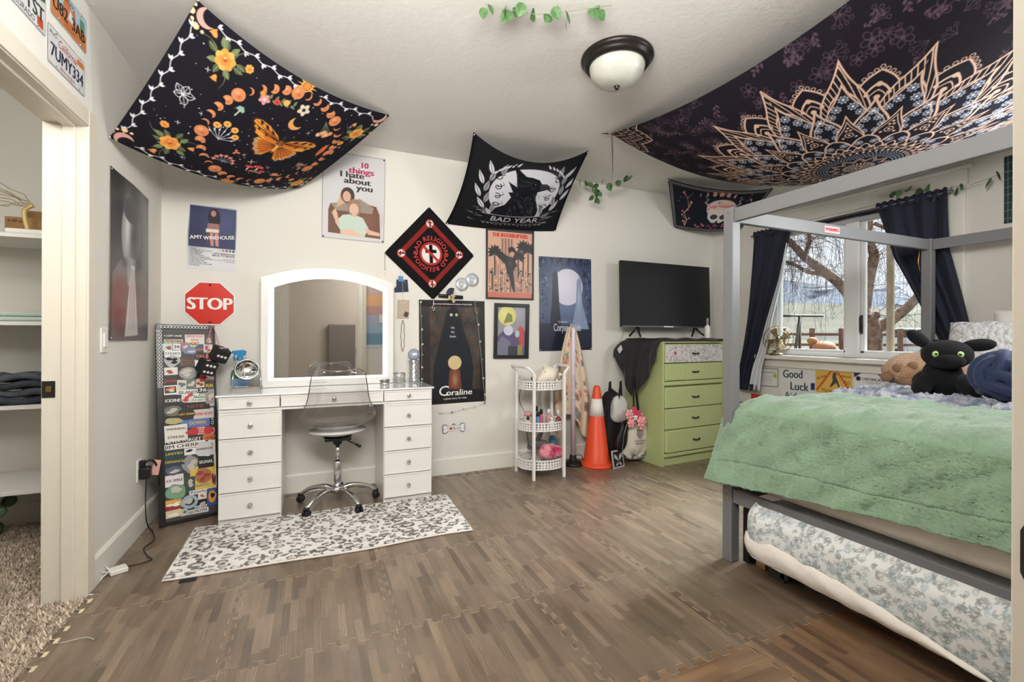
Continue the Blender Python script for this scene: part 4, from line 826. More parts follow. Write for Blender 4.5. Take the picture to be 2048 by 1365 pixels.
# ---- raven flag
rw, rh = 1.0, .88
RAVF = drape((1.067, 3.161, 2.652), (2.013, 3.099, 2.652), (2.083, 3.772, 2.154), (1.026, 3.772, 2.118), rw, rh, c=.06, t=.12, b=.02, l=.03, r=.02, bt=.05, bl=.03, br=.03)
cv = Cv(rw, rh, 300, (27, 27, 30)); LG = (206, 206, 214); MG = (150, 152, 160); r = np.random.default_rng(9)
cv.ell(.545, .53, .32, .285, LG); cv.glow(.60, .66, .2, .12, (226, 226, 234), .6)
for s in (-1, 1):
    for k in range(11):      # wreath leaves
        a = -1.25+k*.20; R = .36+.03*(k % 2); x = .545+s*R*math.cos(a); y = .50+R*.84*math.sin(a); an = (PI/2-a*.25)-s*(.55 if k % 2 else -.15)
        cv.leaf(x, y, .15-.004*k, .022, an, LG if k % 2 else MG, (40, 40, 44))
    for k in range(6): a = .5+k*.13; R = .37; cv.leaf(.545+s*R*math.cos(a), .54+R*.8*math.sin(a), .06, .007, PI/2+s*.7, LG)
    for k in range(4):
        x, y = .545+s*(.22+.02*k), .38+.10*k; cv.line([(x+s*.035*(1-t*.7)*math.cos(t*6+k), y+.035*(1-t*.7)*math.sin(t*6+k)) for t in np.linspace(0, 1, 16)], .008, (30, 30, 34))
        cv.line([(x, y), (x-s*.05, y+.03), (x-s*.03, y+.06)], .009, (30, 30, 34), 1, True)
K = (24, 25, 30); G1 = (70, 74, 88)
cv.poly([(.30, .22), (.33, .34), (.40, .40), (.43, .50), (.39, .55), (.43, .56), (.36, .66), (.45, .62), (.41, .74), (.36, .83), (.44, .78), (.50, .74), (.56, .735), (.63, .71), (.665, .665), (.72, .655), (.76, .62), (.772, .565), (.745, .59), (.70, .585), (.655, .575), (.66, .50), (.70, .42), (.735, .33), (.72, .22)], K)
cv.poly([(.655, .66), (.72, .652), (.762, .615), (.772, .57), (.74, .598), (.66, .60)], (58, 60, 68)); cv.line([(.655, .628), (.72, .622), (.765, .59)], .006, K)
for k in range(120):
    t = r.random(); x, y = .44+.26*r.random(), .24+.32*r.random(); a = -1.2+r.uniform(-.5, .5); cv.line([(x, y), (x+.03*math.cos(a), y+.03*math.sin(a))], .005, G1 if k % 3 else (112, 118, 136), .8, True)
for k in range(30): x, y = .44+.2*r.random(), .60+.11*r.random(); cv.line([(x, y), (x-.045, y+.02)], .004, G1, .8, True)
cv.ell(.60, .655, .018, .014, (10, 10, 12)); cv.ell(.607, .66, .004, None, (230, 230, 235))
cv.poly([(.26, .13), (.84, .13), (.84, .245), (.26, .245)], K); cv.line([(.24, .245), (.85, .24)], .007, LG); cv.line([(.26, .12), (.84, .125)], .005, MG)
for k in range(26): x = r.choice([r.uniform(.13, .28), r.uniform(.80, .93)]); y = r.uniform(.10, .30); cv.line([(x, y), (x+.06*r.choice([-1, 1]), y+r.uniform(-.02, .03))], .007, LG if k % 2 else MG, .9, True)
for k in range(14): cv.leaf(.30+.04*k, .10, .03, .006, r.uniform(2.5, 3.8), MG)
cv.line([(.012, .0), (.012, .88)], .02, (14, 14, 16)); cv.line([(.988, .0), (.988, .88)], .02, (14, 14, 16))
tp = thing('raven_flag', 'black flag with raven before pale moon pinned from ceiling to wall', 'flag', (1.55, 3.5, 2.3)); so_ = sheet('cloth', cv, RAVF, CLOTHP, tp, back=(30, 30, 32), back_off=.002)
m = MB(); text(m, 'BAD YEAR', .553, .155, .10, lambda a, b, t: RAVF(a, b, t), shear=.0, width=.45, off=.003); m.build('lettering', M('flag_grey', (208, 208, 214), .9), tp)
corner_pins(tp, [RAVF(np.array(a), np.array(b), .003) for a, b in ((.01, .87), (.99, .87), (.99, .012), (.012, .012))])
# ---- skull tapestry in the far corner
kw, kh = 1.06, .60
SKF = drape((3.045, 3.35, 2.650), (4.06, 3.04, 2.60), (4.055, 3.40, 2.28), (3.511, 3.772, 2.328), kw, kh, c=.04, t=.06, b=.03)
cv = Cv(kw, kh, 190, (33, 36, 46)); IV = (224, 214, 204)
for q in (.018, .034): cv.line([(q, q), (kw-q, q), (kw-q, kh-q), (q, kh-q), (q, q)], .005, IV)
for k in range(7): x = .33+.075*k; R = .026-.0012*abs(k-3)**2; y = .56-.004*(k-3)**2-.015; cv.ell(x, y, R, None, (222, 160, 132)); cv.glow(x, y, R*.4, R*.4, (196, 122, 100), .7); dd = (k-3)*.36*R*1.1; (cv.ell(x-dd*-1*(-1), y, 0.001, None, IV) if k == 3 else cv.ell(x+(-1 if k < 3 else 1)*R*(2.05-abs(k-3)*.45), y, R, None, (33, 36, 46)))
cv.ell(.60, .36, .17, .125, IV); cv.poly([(.45, .33), (.75, .33), (.73, .22), (.66, .15), (.54, .15), (.47, .22)], IV); cv.glow(.60, .43, .1, .05, (228, 186, 156), .7)
for x in (.545, .665): cv.ell(x, .245, .045, .036, (40, 44, 58)); cv.ell(x, .245, .028, .02, (70, 84, 104))
cv.poly([(.605, .20), (.585, .15), (.625, .15)], (40, 40, 50)); [cv.line([(.54+.02*k, .165), (.54+.02*k, .12)], .004, (60, 52, 54)) for k in range(7)]
for s in (-1, 1): cv.line([(.60+s*.15, .40), (.60+s*.20, .43), (.60+s*.17, .47), (.60+s*.21, .50)], .02, (170, 168, 176), 1, True)
r = np.random.default_rng(3)
for k in range(26): t = k/25; cv.flower(.44+.32*t, .375+.03*math.sin(t*PI)+.012*r.normal(), .017, 5, (222, 130, 140) if k % 2 else (236, 170, 170), (180, 70, 90))
for s, x0 in ((1, .17), (-1, .95)):
    P_ = [(x0, .06), (x0+s*.03, .15), (x0-s*.01, .24), (x0+s*.05, .33), (x0+s*.03, .44), (x0+s*.09, .52)]; cv.line(P_, .011, (226, 176, 150), 1, True)
    for k in range(9): i = k % 5; x, y = P_[i]; e = (x+s*r.uniform(-.07, .07), y+r.uniform(.02, .08)); cv.line([(x, y), e], .006, (226, 176, 150)); cv.flower(e[0], e[1], .013, 5, (224, 120, 140), (240, 190, 190))
for k in range(40): cv.ell(r.uniform(.3, .85), r.uniform(.05, .13), .011, .007, [(222, 110, 130), (232, 160, 160), (190, 80, 100)][k % 3], r.uniform(0, 3))
for k in range(18): cv.ell(r.uniform(.1, .98), r.uniform(.3, .55), .004, None, IV)
tp = thing('skull_tapestry', 'dark tapestry with flower crowned skull and moon row in far corner', 'tapestry', (3.7, 3.4, 2.4)); sheet('cloth', cv, SKF, CLOTHP, tp, back=(60, 60, 66), back_off=.002)
corner_pins(tp, [SKF(np.array(a), np.array(b), .003) for a, b in ((.01, .59), (.012, .012))])

# ================================================================ posters on the walls
def pins(par, fm, w, h, mat=CHROME, e=.012):
    for a, b in ((e, e), (w-e, e), (w-e, h-e), (e, h-e)): m = MB(); m.lathe([(0, .004), (.005, .003), (.006, 0)], tuple(fm(a, b, .001)), rot('X', PI/2) if abs(fm(a, b, .1)[1]-fm(a, b, 0)[1]) > .05 else rot('Y', PI/2), 10); m.build('pin', mat, par)
# black and white portrait poster (plain stand-in: soft grey head-and-shoulders shape)
w, h = .575, .875; fm = wall_map((2.914, 2.025), (3.50, 2.012), (3.475, 1.139), (2.897, 1.146), w, h, 'left', .004, .006); cv = Cv(w, h, 250, (78, 78, 78))
cv.a *= (.45+.55*np.clip((cv.X-.05)/.4, 0, 1))[..., None]; cv.glow(.50, .62, .1, .3, (120, 120, 118), .6); cv.glow(.08, .6, .07, .35, (22, 22, 24), .8)
cv.poly([(.02, 0), (.02, .34), (.15, .43), (.30, .44), (.45, .42), (.56, .33), (.575, .2), (.575, 0)], (104, 102, 102)); cv.glow(.12, .15, .14, .14, (112, 52, 56), .9); cv.glow(.14, .3, .1, .05, (110, 44, 46), .8)
cv.ell(.29, .585, .135, .20, (150, 148, 148)); cv.glow(.34, .56, .10, .2, (44, 42, 42), .75); cv.glow(.235, .62, .05, .17, (232, 230, 230), .9); cv.glow(.36, .58, .05, .16, (96, 94, 94), .8); cv.poly([(.25, .30), (.35, .30), (.36, .46), (.23, .46)], (150, 148, 148)); cv.ell(.29, .72, .118, .07, (84, 82, 82)); cv.glow(.2, .42, .05, .03, (26, 25, 26), .8); cv.glow(.40, .44, .06, .05, (30, 29, 30), .8)
cv.poly([(.20, .02), (.42, .03), (.37, .28), (.345, .42), (.30, .42), (.265, .26)], (206, 202, 202)); [cv.line([(.27+.03*k, .06), (.305+.014*k, .40)], .006, (120, 116, 116)) for k in range(4)]; cv.glow(.46, .2, .06, .2, (120, 118, 122), .6)
p = thing('portrait_poster', 'glossy black and white portrait poster on left wall above light switch', 'poster', (-.93, 3.2, 1.14)); sheet('sheet', cv, fm, M('print_satin', rough=.3, attr='Col'), p, back_off=.0008); pins(p, fm, w, h)
# album poster
w, h = .297, .452; fm = wall_map((-.780, 2.080), (-.491, 2.069), (-.499, 1.620), (-.796, 1.628), w, h, 'back', .002); cv = Cv(w, h, 330, (214, 214, 216))
cv.rect(.008, .158, .290, .443, (48, 56, 92)); cv.glow(.22, .35, .09, .12, (78, 86, 126), .6); cv.glow(.05, .25, .06, .1, (30, 36, 66), .7)
cv.ell(.155, .365, .038, .07, (24, 20, 28)); cv.ell(.15, .40, .016, .022, (188, 128, 118)); cv.poly([(.118, .33), (.185, .33), (.192, .27), (.112, .27)], (150, 108, 104)); cv.rect(.108, .265, .185, .29, (222, 212, 196)); cv.poly([(.13, .27), (.152, .27), (.158, .172), (.138, .172)], (196, 134, 122)); cv.poly([(.16, .27), (.182, .27), (.188, .172), (.168, .172)], (196, 134, 122)); cv.line([(.118, .26), (.118, .19)], .005, (120, 70, 56))
for k, c in enumerate(((200, 190, 190), (176, 112, 120), (158, 36, 92), (58, 84, 132), (34, 36, 62))): cv.rect(.187+.021*k, .138, .201+.021*k, .152, c)
p = thing('album_poster', 'navy album poster with white border above the stop sign', 'poster', (-.64, YB, 1.62)); sheet('sheet', cv, fm, PAPER, p, back_off=.0008)
m = MB(); text(m, 'AMY', .052, .212, .036, fm, ang=.12, bold=.02); text(m, 'WINEHOUSE', .19, .222, .036, fm, ang=.12, width=.19, bold=.02); m.build('lettering', INKW, p)
m = MB()
for k, s in enumerate(('1 REHAB', '2 YOU KNOW IM NO GOOD', '3 ME & MR JONES', '4 JUST FRIENDS', '5 BACK TO BLACK', '6 LOVE IS A LOSING GAME', '7 TEARS DRY ON THEIR OWN', '8 WAKE UP ALONE', '9 SOME UNHOLY WAR', '10 HE CAN ONLY HOLD HER', '11 ADDICTED')): text(m, s, .012, .141-.0115*k, .0105, fm, 'L', bold=.02)
text(m, 'AMY WINEHOUSE', .288, .116, .016, fm, 'R', bold=.02); text(m, 'BACK TO BLACK', .288, .101, .018, fm, 'R', bold=.03)
for k, s in enumerate(('OCTOBER 27 2006', 'RELEASED BY ISLAND RECORDS', 'SOUL AND R&B')): text(m, s, .288, .082-.0095*k, .0085, fm, 'R')
m.build('lettering', INK, p)
# stop sign
sg = thing('stop_sign', 'red octagonal stop sign with white lettering on the back wall', 'sign', (-.655, YB, 1.24)); c0 = np.array((-.655, 1.392)); oc = [(math.cos(PI/8+k*PI/4), math.sin(PI/8+k*PI/4)) for k in range(8)]
fS = lambda a, b, t: (c0[0]+a, YB-.004-t, c0[1]+b)
m = MB(); m.prism([(x*.164, y*.164) for x, y in oc], fS, 0, .002); m.build('border', M('sign_white', (228, 228, 228), .35), sg)
m = MB(); m.prism([(x*.155, y*.155) for x, y in oc], fS, .002, .0026); m.build('face', M('sign_red', (206, 42, 24), .35), sg)
m = MB(); text(m, 'STOP', 0, -.041, .118, lambda a, b, t: fS(a, b, .0027+t), width=.268, bold=.045); m.build('lettering', INKW, sg)
for z in (.128, -.13): m = MB(); m.lathe([(.0, .004), (.006, .003), (.007, 0)], fS(0, z, .0026), rot('X', PI/2), 10); m.build('screw', BLACK, sg)
# film poster (generic stand-in picture, words kept)
w, h = .465, .67; fm = wall_map((.067, 2.588), (.535, 2.586), (.525, 1.912), (.063, 1.919), w, h, 'back', .002); cv = Cv(w, h, 300, (206, 204, 206))
for e in ((0, 0, .003, h), (w-.003, 0, w, h), (0, 0, w, .003), (0, h-.003, w, h)): cv.rect(*e, (70, 68, 68))
cv.poly([(.045, .045), (.435, .03), (.425, .22), (.40, .28), (.28, .30), (.16, .285), (.06, .27), (.045, .22)], (104, 66, 50)); cv.glow(.34, .17, .08, .09, (128, 84, 62), .7); cv.poly([(.06, .27), (.16, .29), (.22, .30), (.27, .33), (.38, .27), (.37, .22), (.10, .22)], (146, 132, 120))
cv.poly([(.10, .24), (.14, .38), (.16, .41), (.19, .30)], (204, 164, 136)); cv.ell(.185, .345, .05, .062, (58, 42, 36)); cv.ell(.178, .335, .03, .042, (206, 166, 140))
cv.poly([(.095, .13), (.15, .19), (.23, .205), (.30, .18), (.345, .10), (.31, .03), (.16, .03)], (190, 206, 194)); cv.poly([(.10, .13), (.07, .20), (.095, .235), (.11, .20), (.13, .10)], (212, 172, 146)); cv.poly([(.13, .06), (.20, .09), (.29, .05), (.30, .03), (.14, .035)], (218, 182, 158)); cv.poly([(.31, .11), (.34, .055), (.43, .05), (.43, .075), (.36, .09)], (212, 172, 146))
cv.ell(.235, .255, .052, .068, (150, 116, 92)); cv.ell(.232, .242, .034, .045, (216, 178, 152)); cv.rect(.22, .185, .25, .21, (212, 174, 148))
p = thing('film_poster', 'white film poster with pink and black title and brown armchair', 'poster', (.3, YB, 1.92)); sheet('sheet', cv, fm, PAPER, p, back_off=.0008)
m = MB(); text(m, '10', .305, .573, .062, fm, bold=.05); text(m, 'things', .285, .523, .066, fm, bold=.05, width=.19); m.build('lettering', M('ink_magenta', (176, 42, 86), .6), p)
m = MB(); text(m, 'I hate', .215, .486, .066, fm, bold=.05, width=.18); text(m, 'about', .255, .440, .066, fm, bold=.05, width=.20); text(m, 'you', .31, .392, .066, fm, bold=.05, width=.125); m.build('lettering', M('ink_brown', (48, 36, 34), .6), p)
pins(p, fm, w, h, BLACK)
# bandana hung as a diamond
bs = .56; fB = wall_map((.889, 2.246), (1.285, 1.866), (.925, 1.470), (.526, 1.835), bs, bs, 'back', .004, .004); cv = Cv(bs, bs, 330, (24, 22, 24)); RD = (176, 52, 46); WH = (222, 218, 214)
I_, J_ = np.floor(cv.X/.0065), np.floor(cv.Y/.0065); mk = ((I_+J_) % 2 == 0)
for x0, y0, x1, y1 in ((.10, .075, .46, .115), (.10, .445, .46, .485), (.075, .10, .115, .46), (.445, .10, .485, .46)): k_ = mk & (cv.X > x0) & (cv.X < x1) & (cv.Y > y0) & (cv.Y < y1); cv.a[k_] = RD
def buster(x, y, R, ang):
    c, n = math.cos(ang), math.sin(ang); T2 = lambda pts: [(x+R*(a*c-b*n), y+R*(a*n+b*c)) for a, b in pts]
    cv.ell(x, y, R*1.02, None, RD); cv.ell(x, y, R*.82, None, WH); cv.poly(T2([(-.15, .78), (.15, .78), (.15, -.80), (-.15, -.80)]), (20, 20, 22)); cv.poly(T2([(-.5, .36), (.5, .36), (.5, .08), (-.5, .08)]), (20, 20, 22))
    cv.poly(T2([(-.66, .50), (-.50, .66), (.66, -.50), (.50, -.66)]), RD)
D4 = PI/4
buster(.28, .28, .098, D4)
for x, y, a in ((.10, .46, D4), (.46, .46, D4-PI/2+PI/2*2), (.46, .10, D4+PI), (.10, .10, D4+PI/2)): buster(x, y, .036, a)
p = thing('band_bandana', 'black bandana hung as a diamond with red barred cross emblem', 'bandana', (.905, YB, 1.47)); sheet('cloth', cv, fB, CLOTHP, p, back_off=.001)
m = MB()
text(m, 'BAD RELIGION', 0, 0, .056, fB, arc=(.28, .28, .114, D4+PI/2, -1), bold=.03); text(m, 'BAD RELIGION', 0, 0, .056, fB, arc=(.28, .28, .114, D4-PI/2, -1), bold=.03); m.build('lettering', M('ink_bandana', (186, 54, 46), .8), p); pins(p, fB, bs, bs, CHROME, .006)
# framed concert print
def frame_box(par, TL, TR, BR, BL, bw, d, mat):
    P4 = [np.array(q, float) for q in (TL, TR, BR, BL)]; ctr = sum(P4)/4
    inn = []
    for i in range(4): e1 = P4[(i+1) % 4]-P4[i]; e2 = P4[i-1]-P4[i]; inn.append(P4[i]+e1/np.linalg.norm(e1)*bw+e2/np.linalg.norm(e2)*bw)
    for i in range(4): j = (i+1) % 4; m = MB(); m.prism([P4[i], P4[j], inn[j], inn[i]], lambda a, b, t: (a, YB-t, b), .001, d); m.build('frame_side', mat, par, .0015)
    return inn
BLKF = M('black_frame', (26, 26, 28), .35)
p = thing('concert_print', 'framed peach and black concert print with red title', 'picture', (1.62, YB, 1.5)); q4 = ((1.392, 2.128), (1.856, 2.133), (1.856, 1.500), (1.393, 1.497)); inn = frame_box(p, *q4, .014, .018, BLKF)
w, h = .44, .605; fm = wall_map(*inn, w, h, 'back', .006); cv = Cv(w, h, 330, (214, 166, 140)); r = np.random.default_rng(8)
for k in range(26): x = .02+.016*k+r.uniform(-.006, .006); cv.rect(x, .05, x+r.uniform(.003, .01), r.uniform(.2, .36), (30, 26, 26) if k % 3 else (150, 112, 94))
for k in range(60): cv.rect(*(lambda x, y: (x, y, x+r.uniform(.005, .03), y+r.uniform(.004, .02)))(r.uniform(0, .42), r.uniform(.05, .26)), (40, 34, 34) if k % 2 else (224, 180, 154))
for x, y in ((.07, .40), (.35, .46), (.30, .37), (.40, .44)): cv.line([(x, .2), (x, y)], .012, (34, 30, 30)); [cv.leaf(x, y, .075, .014, a, (34, 30, 32)) for a in np.linspace(-.6, 3.7, 9)]
cv.rect(.13, .36, .25, .53, (196, 150, 126)); [cv.rect(.14+.03*k, .30, .15+.03*k, .53, (112, 86, 76)) for k in range(4)]
cv.poly([(.12, .42), (.20, .37), (.26, .36), (.29, .29), (.25, .25), (.26, .16), (.27, .06), (.25, .05), (.22, .16), (.19, .22), (.17, .30), (.10, .36), (.07, .44), (.09, .46)], (24, 22, 24)); cv.ell(.235, .43, .035, .03, (24, 22, 24)); cv.ell(.24, .395, .02, .022, (206, 160, 136)); cv.glow(.22, .32, .02, .05, (90, 84, 84), .6)
cv.rect(0, 0, .44, .045, (196, 88, 70)); [cv.rect(.01, .008+.012*k, .43, .011+.012*k, (232, 170, 144)) for k in range(3)]; cv.rect(.035, .535, .405, .585, (214, 168, 142)); cv.rect(0, .59, .44, .605, (40, 36, 38))
sheet('print', cv, fm, PAPER, p, back_off=.001); m = MB(); text(m, 'THE INTERRUPTERS', .22, .542, .05, fm, width=.35, bold=.06); m.build('lettering', INKR, p)
m = MB(); m.prism(inn, lambda a, b, t: (a, YB-t, b), .010, .011); m.build('glazing', see_through('picture_glass', (254, 254, 254), .012, .35, .12), p)
# dark film poster (generic stand-in: dark curtain shape with button dots)
w, h = .572, .875; fm = wall_map((.806, 1.470), (1.383, 1.475), (1.396, .600), (.815, .594), w, h, 'back', .002, .003); cv = Cv(w, h, 300, (60, 54, 50)); r = np.random.default_rng(12)
X, Y = cv.X/w-.5, cv.Y/h
for k in range(60): cv.glow(r.uniform(0, w), r.uniform(0, h), .05, .06, [(92, 82, 74), (46, 42, 42), (74, 66, 60)][k % 3], .6)
for j in range(9):
    for i in range(6):
        x, y = .06+.09*i+(.045 if j % 2 else 0), .06+.095*j; cv.ell(x, y, .026, .032, (112, 102, 92), 0, .5, .004); cv.leaf(x, y-.014, .03, .008, PI/2, (104, 58, 46)); cv.leaf(x, y-.012, .022, .005, PI/2+.6, (104, 58, 46)); cv.leaf(x, y-.012, .022, .005, PI/2-.6, (104, 58, 46))
cv.poly([(.10, 0), (.11, .15), (.12, .32), (.17, .53), (.21, .68), (.235, .78), (.28, .825), (.32, .81), (.35, .74), (.385, .60), (.44, .45), (.465, .30), (.45, .12), (.46, 0)], (33, 36, 44))
cv.rect(0, 0, .09, h, (30, 29, 31), .5); cv.rect(0, .82, w, h, (24, 24, 26), .85); cv.rect(0, 0, w, .11, (28, 28, 32), .8); cv.rect(w-.05, 0, w, h, (26, 26, 28), .7)
for x in (.272, .318): cv.ell(x, .752, .012, None, (226, 218, 190)); [cv.ell(x+dx, .752+dy, .002, None, (60, 56, 50)) for dx in (-.003, .003) for dy in (-.003, .003)]
cv.ell(.30, .345, .058, .06, (206, 184, 140)); cv.poly([(.255, .285), (.345, .285), (.36, .12), (.24, .12)], (112, 58, 46)); cv.glow(.30, .2, .03, .07, (176, 150, 116), .7)
p = thing('dark_film_poster', 'dark curtain film poster with white script title, right of vanity', 'poster', (1.1, YB, .6)); sheet('sheet', cv, fm, M('print_satin'), p, back_off=.0008)
m = MB(); text(m, 'from writer Neil Gaiman and director Henry Selick', .286, .838, .016, fm, width=.34, bold=.02); m.build('lettering', INKW, p)
for k, s in enumerate(('Oh.', 'My.', 'Gosh.')): m = MB(); text(m, s, .286, .635-.037*k, .024, fm); m.build('lettering', INKW, p)
m = MB(); text(m, 'C', .20, .068, .12, fm, sx=1.1, shear=.1); text(m, 'oraline', .335, .068, .072, fm, width=.23, bold=.02, shear=.1); m.build('lettering', INKW, p); m = MB(); text(m, 'a ghost story for kids', .30, .035, .022, fm, width=.2); m.build('lettering', INKW, p)
# small framed painting (plain stand-in: moon over violet hills)
p = thing('framed_painting', 'small black framed painting with yellow moon over violet shapes', 'picture', (1.64, YB, .97)); q4 = ((1.473, 1.462), (1.811, 1.461), (1.803, .968), (1.465, .972)); inn = frame_box(p, *q4, .03, .024, BLKF)
w, h = .275, .43; fm = wall_map(*inn, w, h, 'back', .006); cv = Cv(w, h, 330, (150, 148, 156)); cv.glow(.2, .38, .08, .08, (176, 174, 182), .7)
cv.ell(.095, .35, .085, .085, (222, 216, 128)); cv.glow(.07, .37, .04, .04, (238, 234, 160), .7); cv.poly([(.06, .28), (.10, .38), (.14, .36), (.15, .30)], (130, 136, 84)); cv.poly([(0, .16), (.09, .24), (.18, .20), (.275, .22), (.275, 0), (0, 0)], (92, 78, 122)); cv.poly([(0, .10), (.05, .17), (.13, .12), (.13, 0), (0, 0)], (120, 120, 140)); cv.ell(.11, .22, .045, .045, (208, 206, 222)); cv.poly([(.19, .22), (.22, .26), (.26, .24), (.265, .08), (.225, .05), (.215, .14)], (196, 72, 66)); cv.ell(.195, .19, .022, .032, (170, 200, 206)); cv.rect(.11, 0, .20, .08, (52, 50, 62)); cv.rect(.20, .0, .25, .09, (150, 140, 78))
sheet('print', cv, fm, PAPER, p, back_off=.001); m = MB(); m.prism(inn, lambda a, b, t: (a, YB-t, b), .010, .011); m.build('glazing', see_through('picture_glass', (254, 254, 254), .012, .35, .12), p)
# blue film poster (generic stand-in: moonlit clearing)
w, h = .572, .878; fm = wall_map((1.911, 1.909), (2.482, 1.919), (2.492, 1.039), (1.920, 1.031), w, h, 'back', .002, .005); cv = Cv(w, h, 300, (58, 68, 96)); r = np.random.default_rng(21)
cv.glow(.30, .48, .25, .3, (104, 118, 152), .9); cv.ell(.305, .60, .165, .172, (206, 204, 220)); cv.glow(.30, .62, .1, .1, (222, 218, 232), .7)
for k in range(46):
    s = -1 if k % 2 else 1; y = r.uniform(.25, h); x = .286+s*r.uniform(.20, .28); a = r.uniform(0, 6); cv.line([(x+.04*t*math.cos(a+2.5*t), y+.05*t*math.sin(a+2.5*t)) for t in np.linspace(0, 1, 8)], .012, (26, 30, 44) if k % 3 else (108, 132, 176), .8, True)
for k in range(24): x = r.uniform(0, w); cv.line([(x, h-.01), (x+r.uniform(-.06, .06), h-.09)], .014, (24, 28, 40), .9, True)
cv.rect(0, 0, w, .26, (30, 33, 44), .75); cv.glow(.3, .27, .2, .03, (96, 112, 150), .7)
cv.poly([(.11, .22), (.135, .45), (.145, .72), (.175, .76), (.20, .72), (.215, .45), (.235, .22)], (38, 40, 52)); cv.poly([(.35, .20), (.395, .45), (.405, .66), (.43, .70), (.455, .66), (.465, .45), (.54, .20)], (130, 146, 178)); cv.glow(.43, .5, .02, .12, (176, 190, 212), .7)
p = thing('blue_film_poster', 'dark blue moonlit film poster behind the draped scarf', 'poster', (2.2, YB, 1.03)); sheet('sheet', cv, fm, M('print_satin'), p, back_off=.0008)
m = MB(); text(m, 'Corpse Bride', .30, .185, .10, fm, width=.30, bold=.01); text(m, 'Tim Burtons', .25, .262, .03, fm, width=.1); [text(m, s, .30, .655-.035*k, .02, fm) for k, s in enumerate(("There's been", 'a grave', 'misunderstanding'))] and None; m.build('lettering', M('ink_pale', (198, 200, 210), .6), p); pins(p, fm, w, h)
# ================================================================ vanity desk
VW = M('vanity_white', (230, 228, 224), .28, coat=.3); GLASST = M('white_glass', (236, 238, 240), .04, coat=1); CRY = M('crystal', (214, 216, 218), .05, .85); VY = 3.292
vn = thing('vanity_desk', 'white glossy vanity desk with two drawer pedestals and crystal knobs', 'desk', (.137, 3.52, 0))
def knob(x, z, par, y=None):
    m = MB(); y = VY-.009 if y is None else y; m.lathe([(.006, 0), (.006, .010), (.013, .012), (.0155, .017), (.013, .022), (.006, .0245), (0, .0245)], (x, y, z), rot('X', PI/2), 10, smooth=False); m.build('knob', CRY, par)
def drawer(par, x0, x1, z0, z1, kx=None):
    g = .003; m = MB(); m.box(x0+g, x1-g, VY-.006, VY+.012, z0+g, z1-g); d = m.build('drawer', VW, par, .002)
    b = .010
    for a in ((x0+g, x1-g, z0+g, z0+g+b), (x0+g, x1-g, z1-g-b, z1-g), (x0+g, x0+g+b, z0+g+b, z1-g-b), (x1-g-b, x1-g, z0+g+b, z1-g-b)): m = MB(); m.box(a[0], a[1], VY-.010, VY-.0055, a[2], a[3]); m.build('drawer_edge', VW, d, .001)
    knob((x0+x1)/2 if kx is None else kx, (z0+z1)/2, d); return d
m = MB(); m.box(-.540, .814, 3.278, 3.762, .790, .802); m.build('glass_top', GLASST, vn, .002)
m = MB(); m.box(-.526, .800, VY+.006, 3.755, .775, .790); m.box(-.526, .800, VY+.003, 3.755, .694, .712); m.box(-.526, -.510, VY+.006, 3.755, .712, .775); m.box(.784, .8, VY+.006, 3.755, .712, .775); m.box(-.51, .784, 3.74, 3.755, .712, .775); m.build('apron', VW, vn, .0015)
drawer(vn, -.526, -.186, .712, .789); drawer(vn, -.186, .459, .712, .789); drawer(vn, .459, .800, .712, .789)
for x0, x1 in ((-.526, -.177), (.461, .800)):
    m = MB(); m.box(x0, x1, VY+.010, 3.74, .0, .694); m.build('pedestal', VW, vn, .002)
    for z0, z1 in ((.530, .692), (.362, .530), (.197, .362), (.034, .197)): drawer(vn, x0, x1, z0, z1)
# arched lit mirror
def arch(x0, x1, z0, zs, zt, n=26):
    c = (x0+x1)/2; h = (x1-x0)/2; return [(x0, z0)]+[(c-h*math.cos(PI*k/n)*1.0 if 0 else x0+(x1-x0)*k/n, zs+(zt-zs)*(1-((x0+(x1-x0)*k/n-c)/h)**2)) for k in range(n+1)]+[(x1, z0)]
mr_ = thing('lit_mirror', 'white arched vanity mirror with glowing light strip', 'mirror', (.125, 3.68, .803)); MYF = lambda x: 3.655+.02*(x-.125)
def ring(A_, B_, d0, d1):
    m = MB(); n = len(A_); V_ = [(a, MYF(a)+d, b) for d in (d0, d1) for a, b in A_]+[(a, MYF(a)+d, b) for d in (d0, d1) for a, b in B_]
    f = []
    for i in range(n): j = (i+1) % n; f += [(i, j, 2*n+j, 2*n+i), (n+i, 3*n+i, 3*n+j, n+j), (i, n+i, n+j, j), (2*n+i, 2*n+j, 3*n+j, 3*n+i)]
    return m.add(V_, f)
A0 = arch(-.330, .582, .8035, 1.580, 1.668); A1 = arch(-.284, .536, .852, 1.545, 1.628); A2 = arch(-.249, .502, .868, 1.512, 1.590)
ring(A0, A1, -.012, .028).build('frame', VW, mr_, .003)
ring(A1, A2, -.004, .0).build('light_strip', M('led_strip', (255, 252, 246), .5, emit=1.0), mr_)
m = MB(); m.prism(A2, lambda a, b, t: (a, MYF(a)+t, b), -.002, .012); m.build('mirror_glass', M('mirror_silver', (236, 238, 238), .01, 1), mr_)
m = MB(); m.box(-.19, .10, 3.640, 3.6435, .826, .829); m.build('switch_line', M('grey_line', (150, 146, 138), .5), mr_)
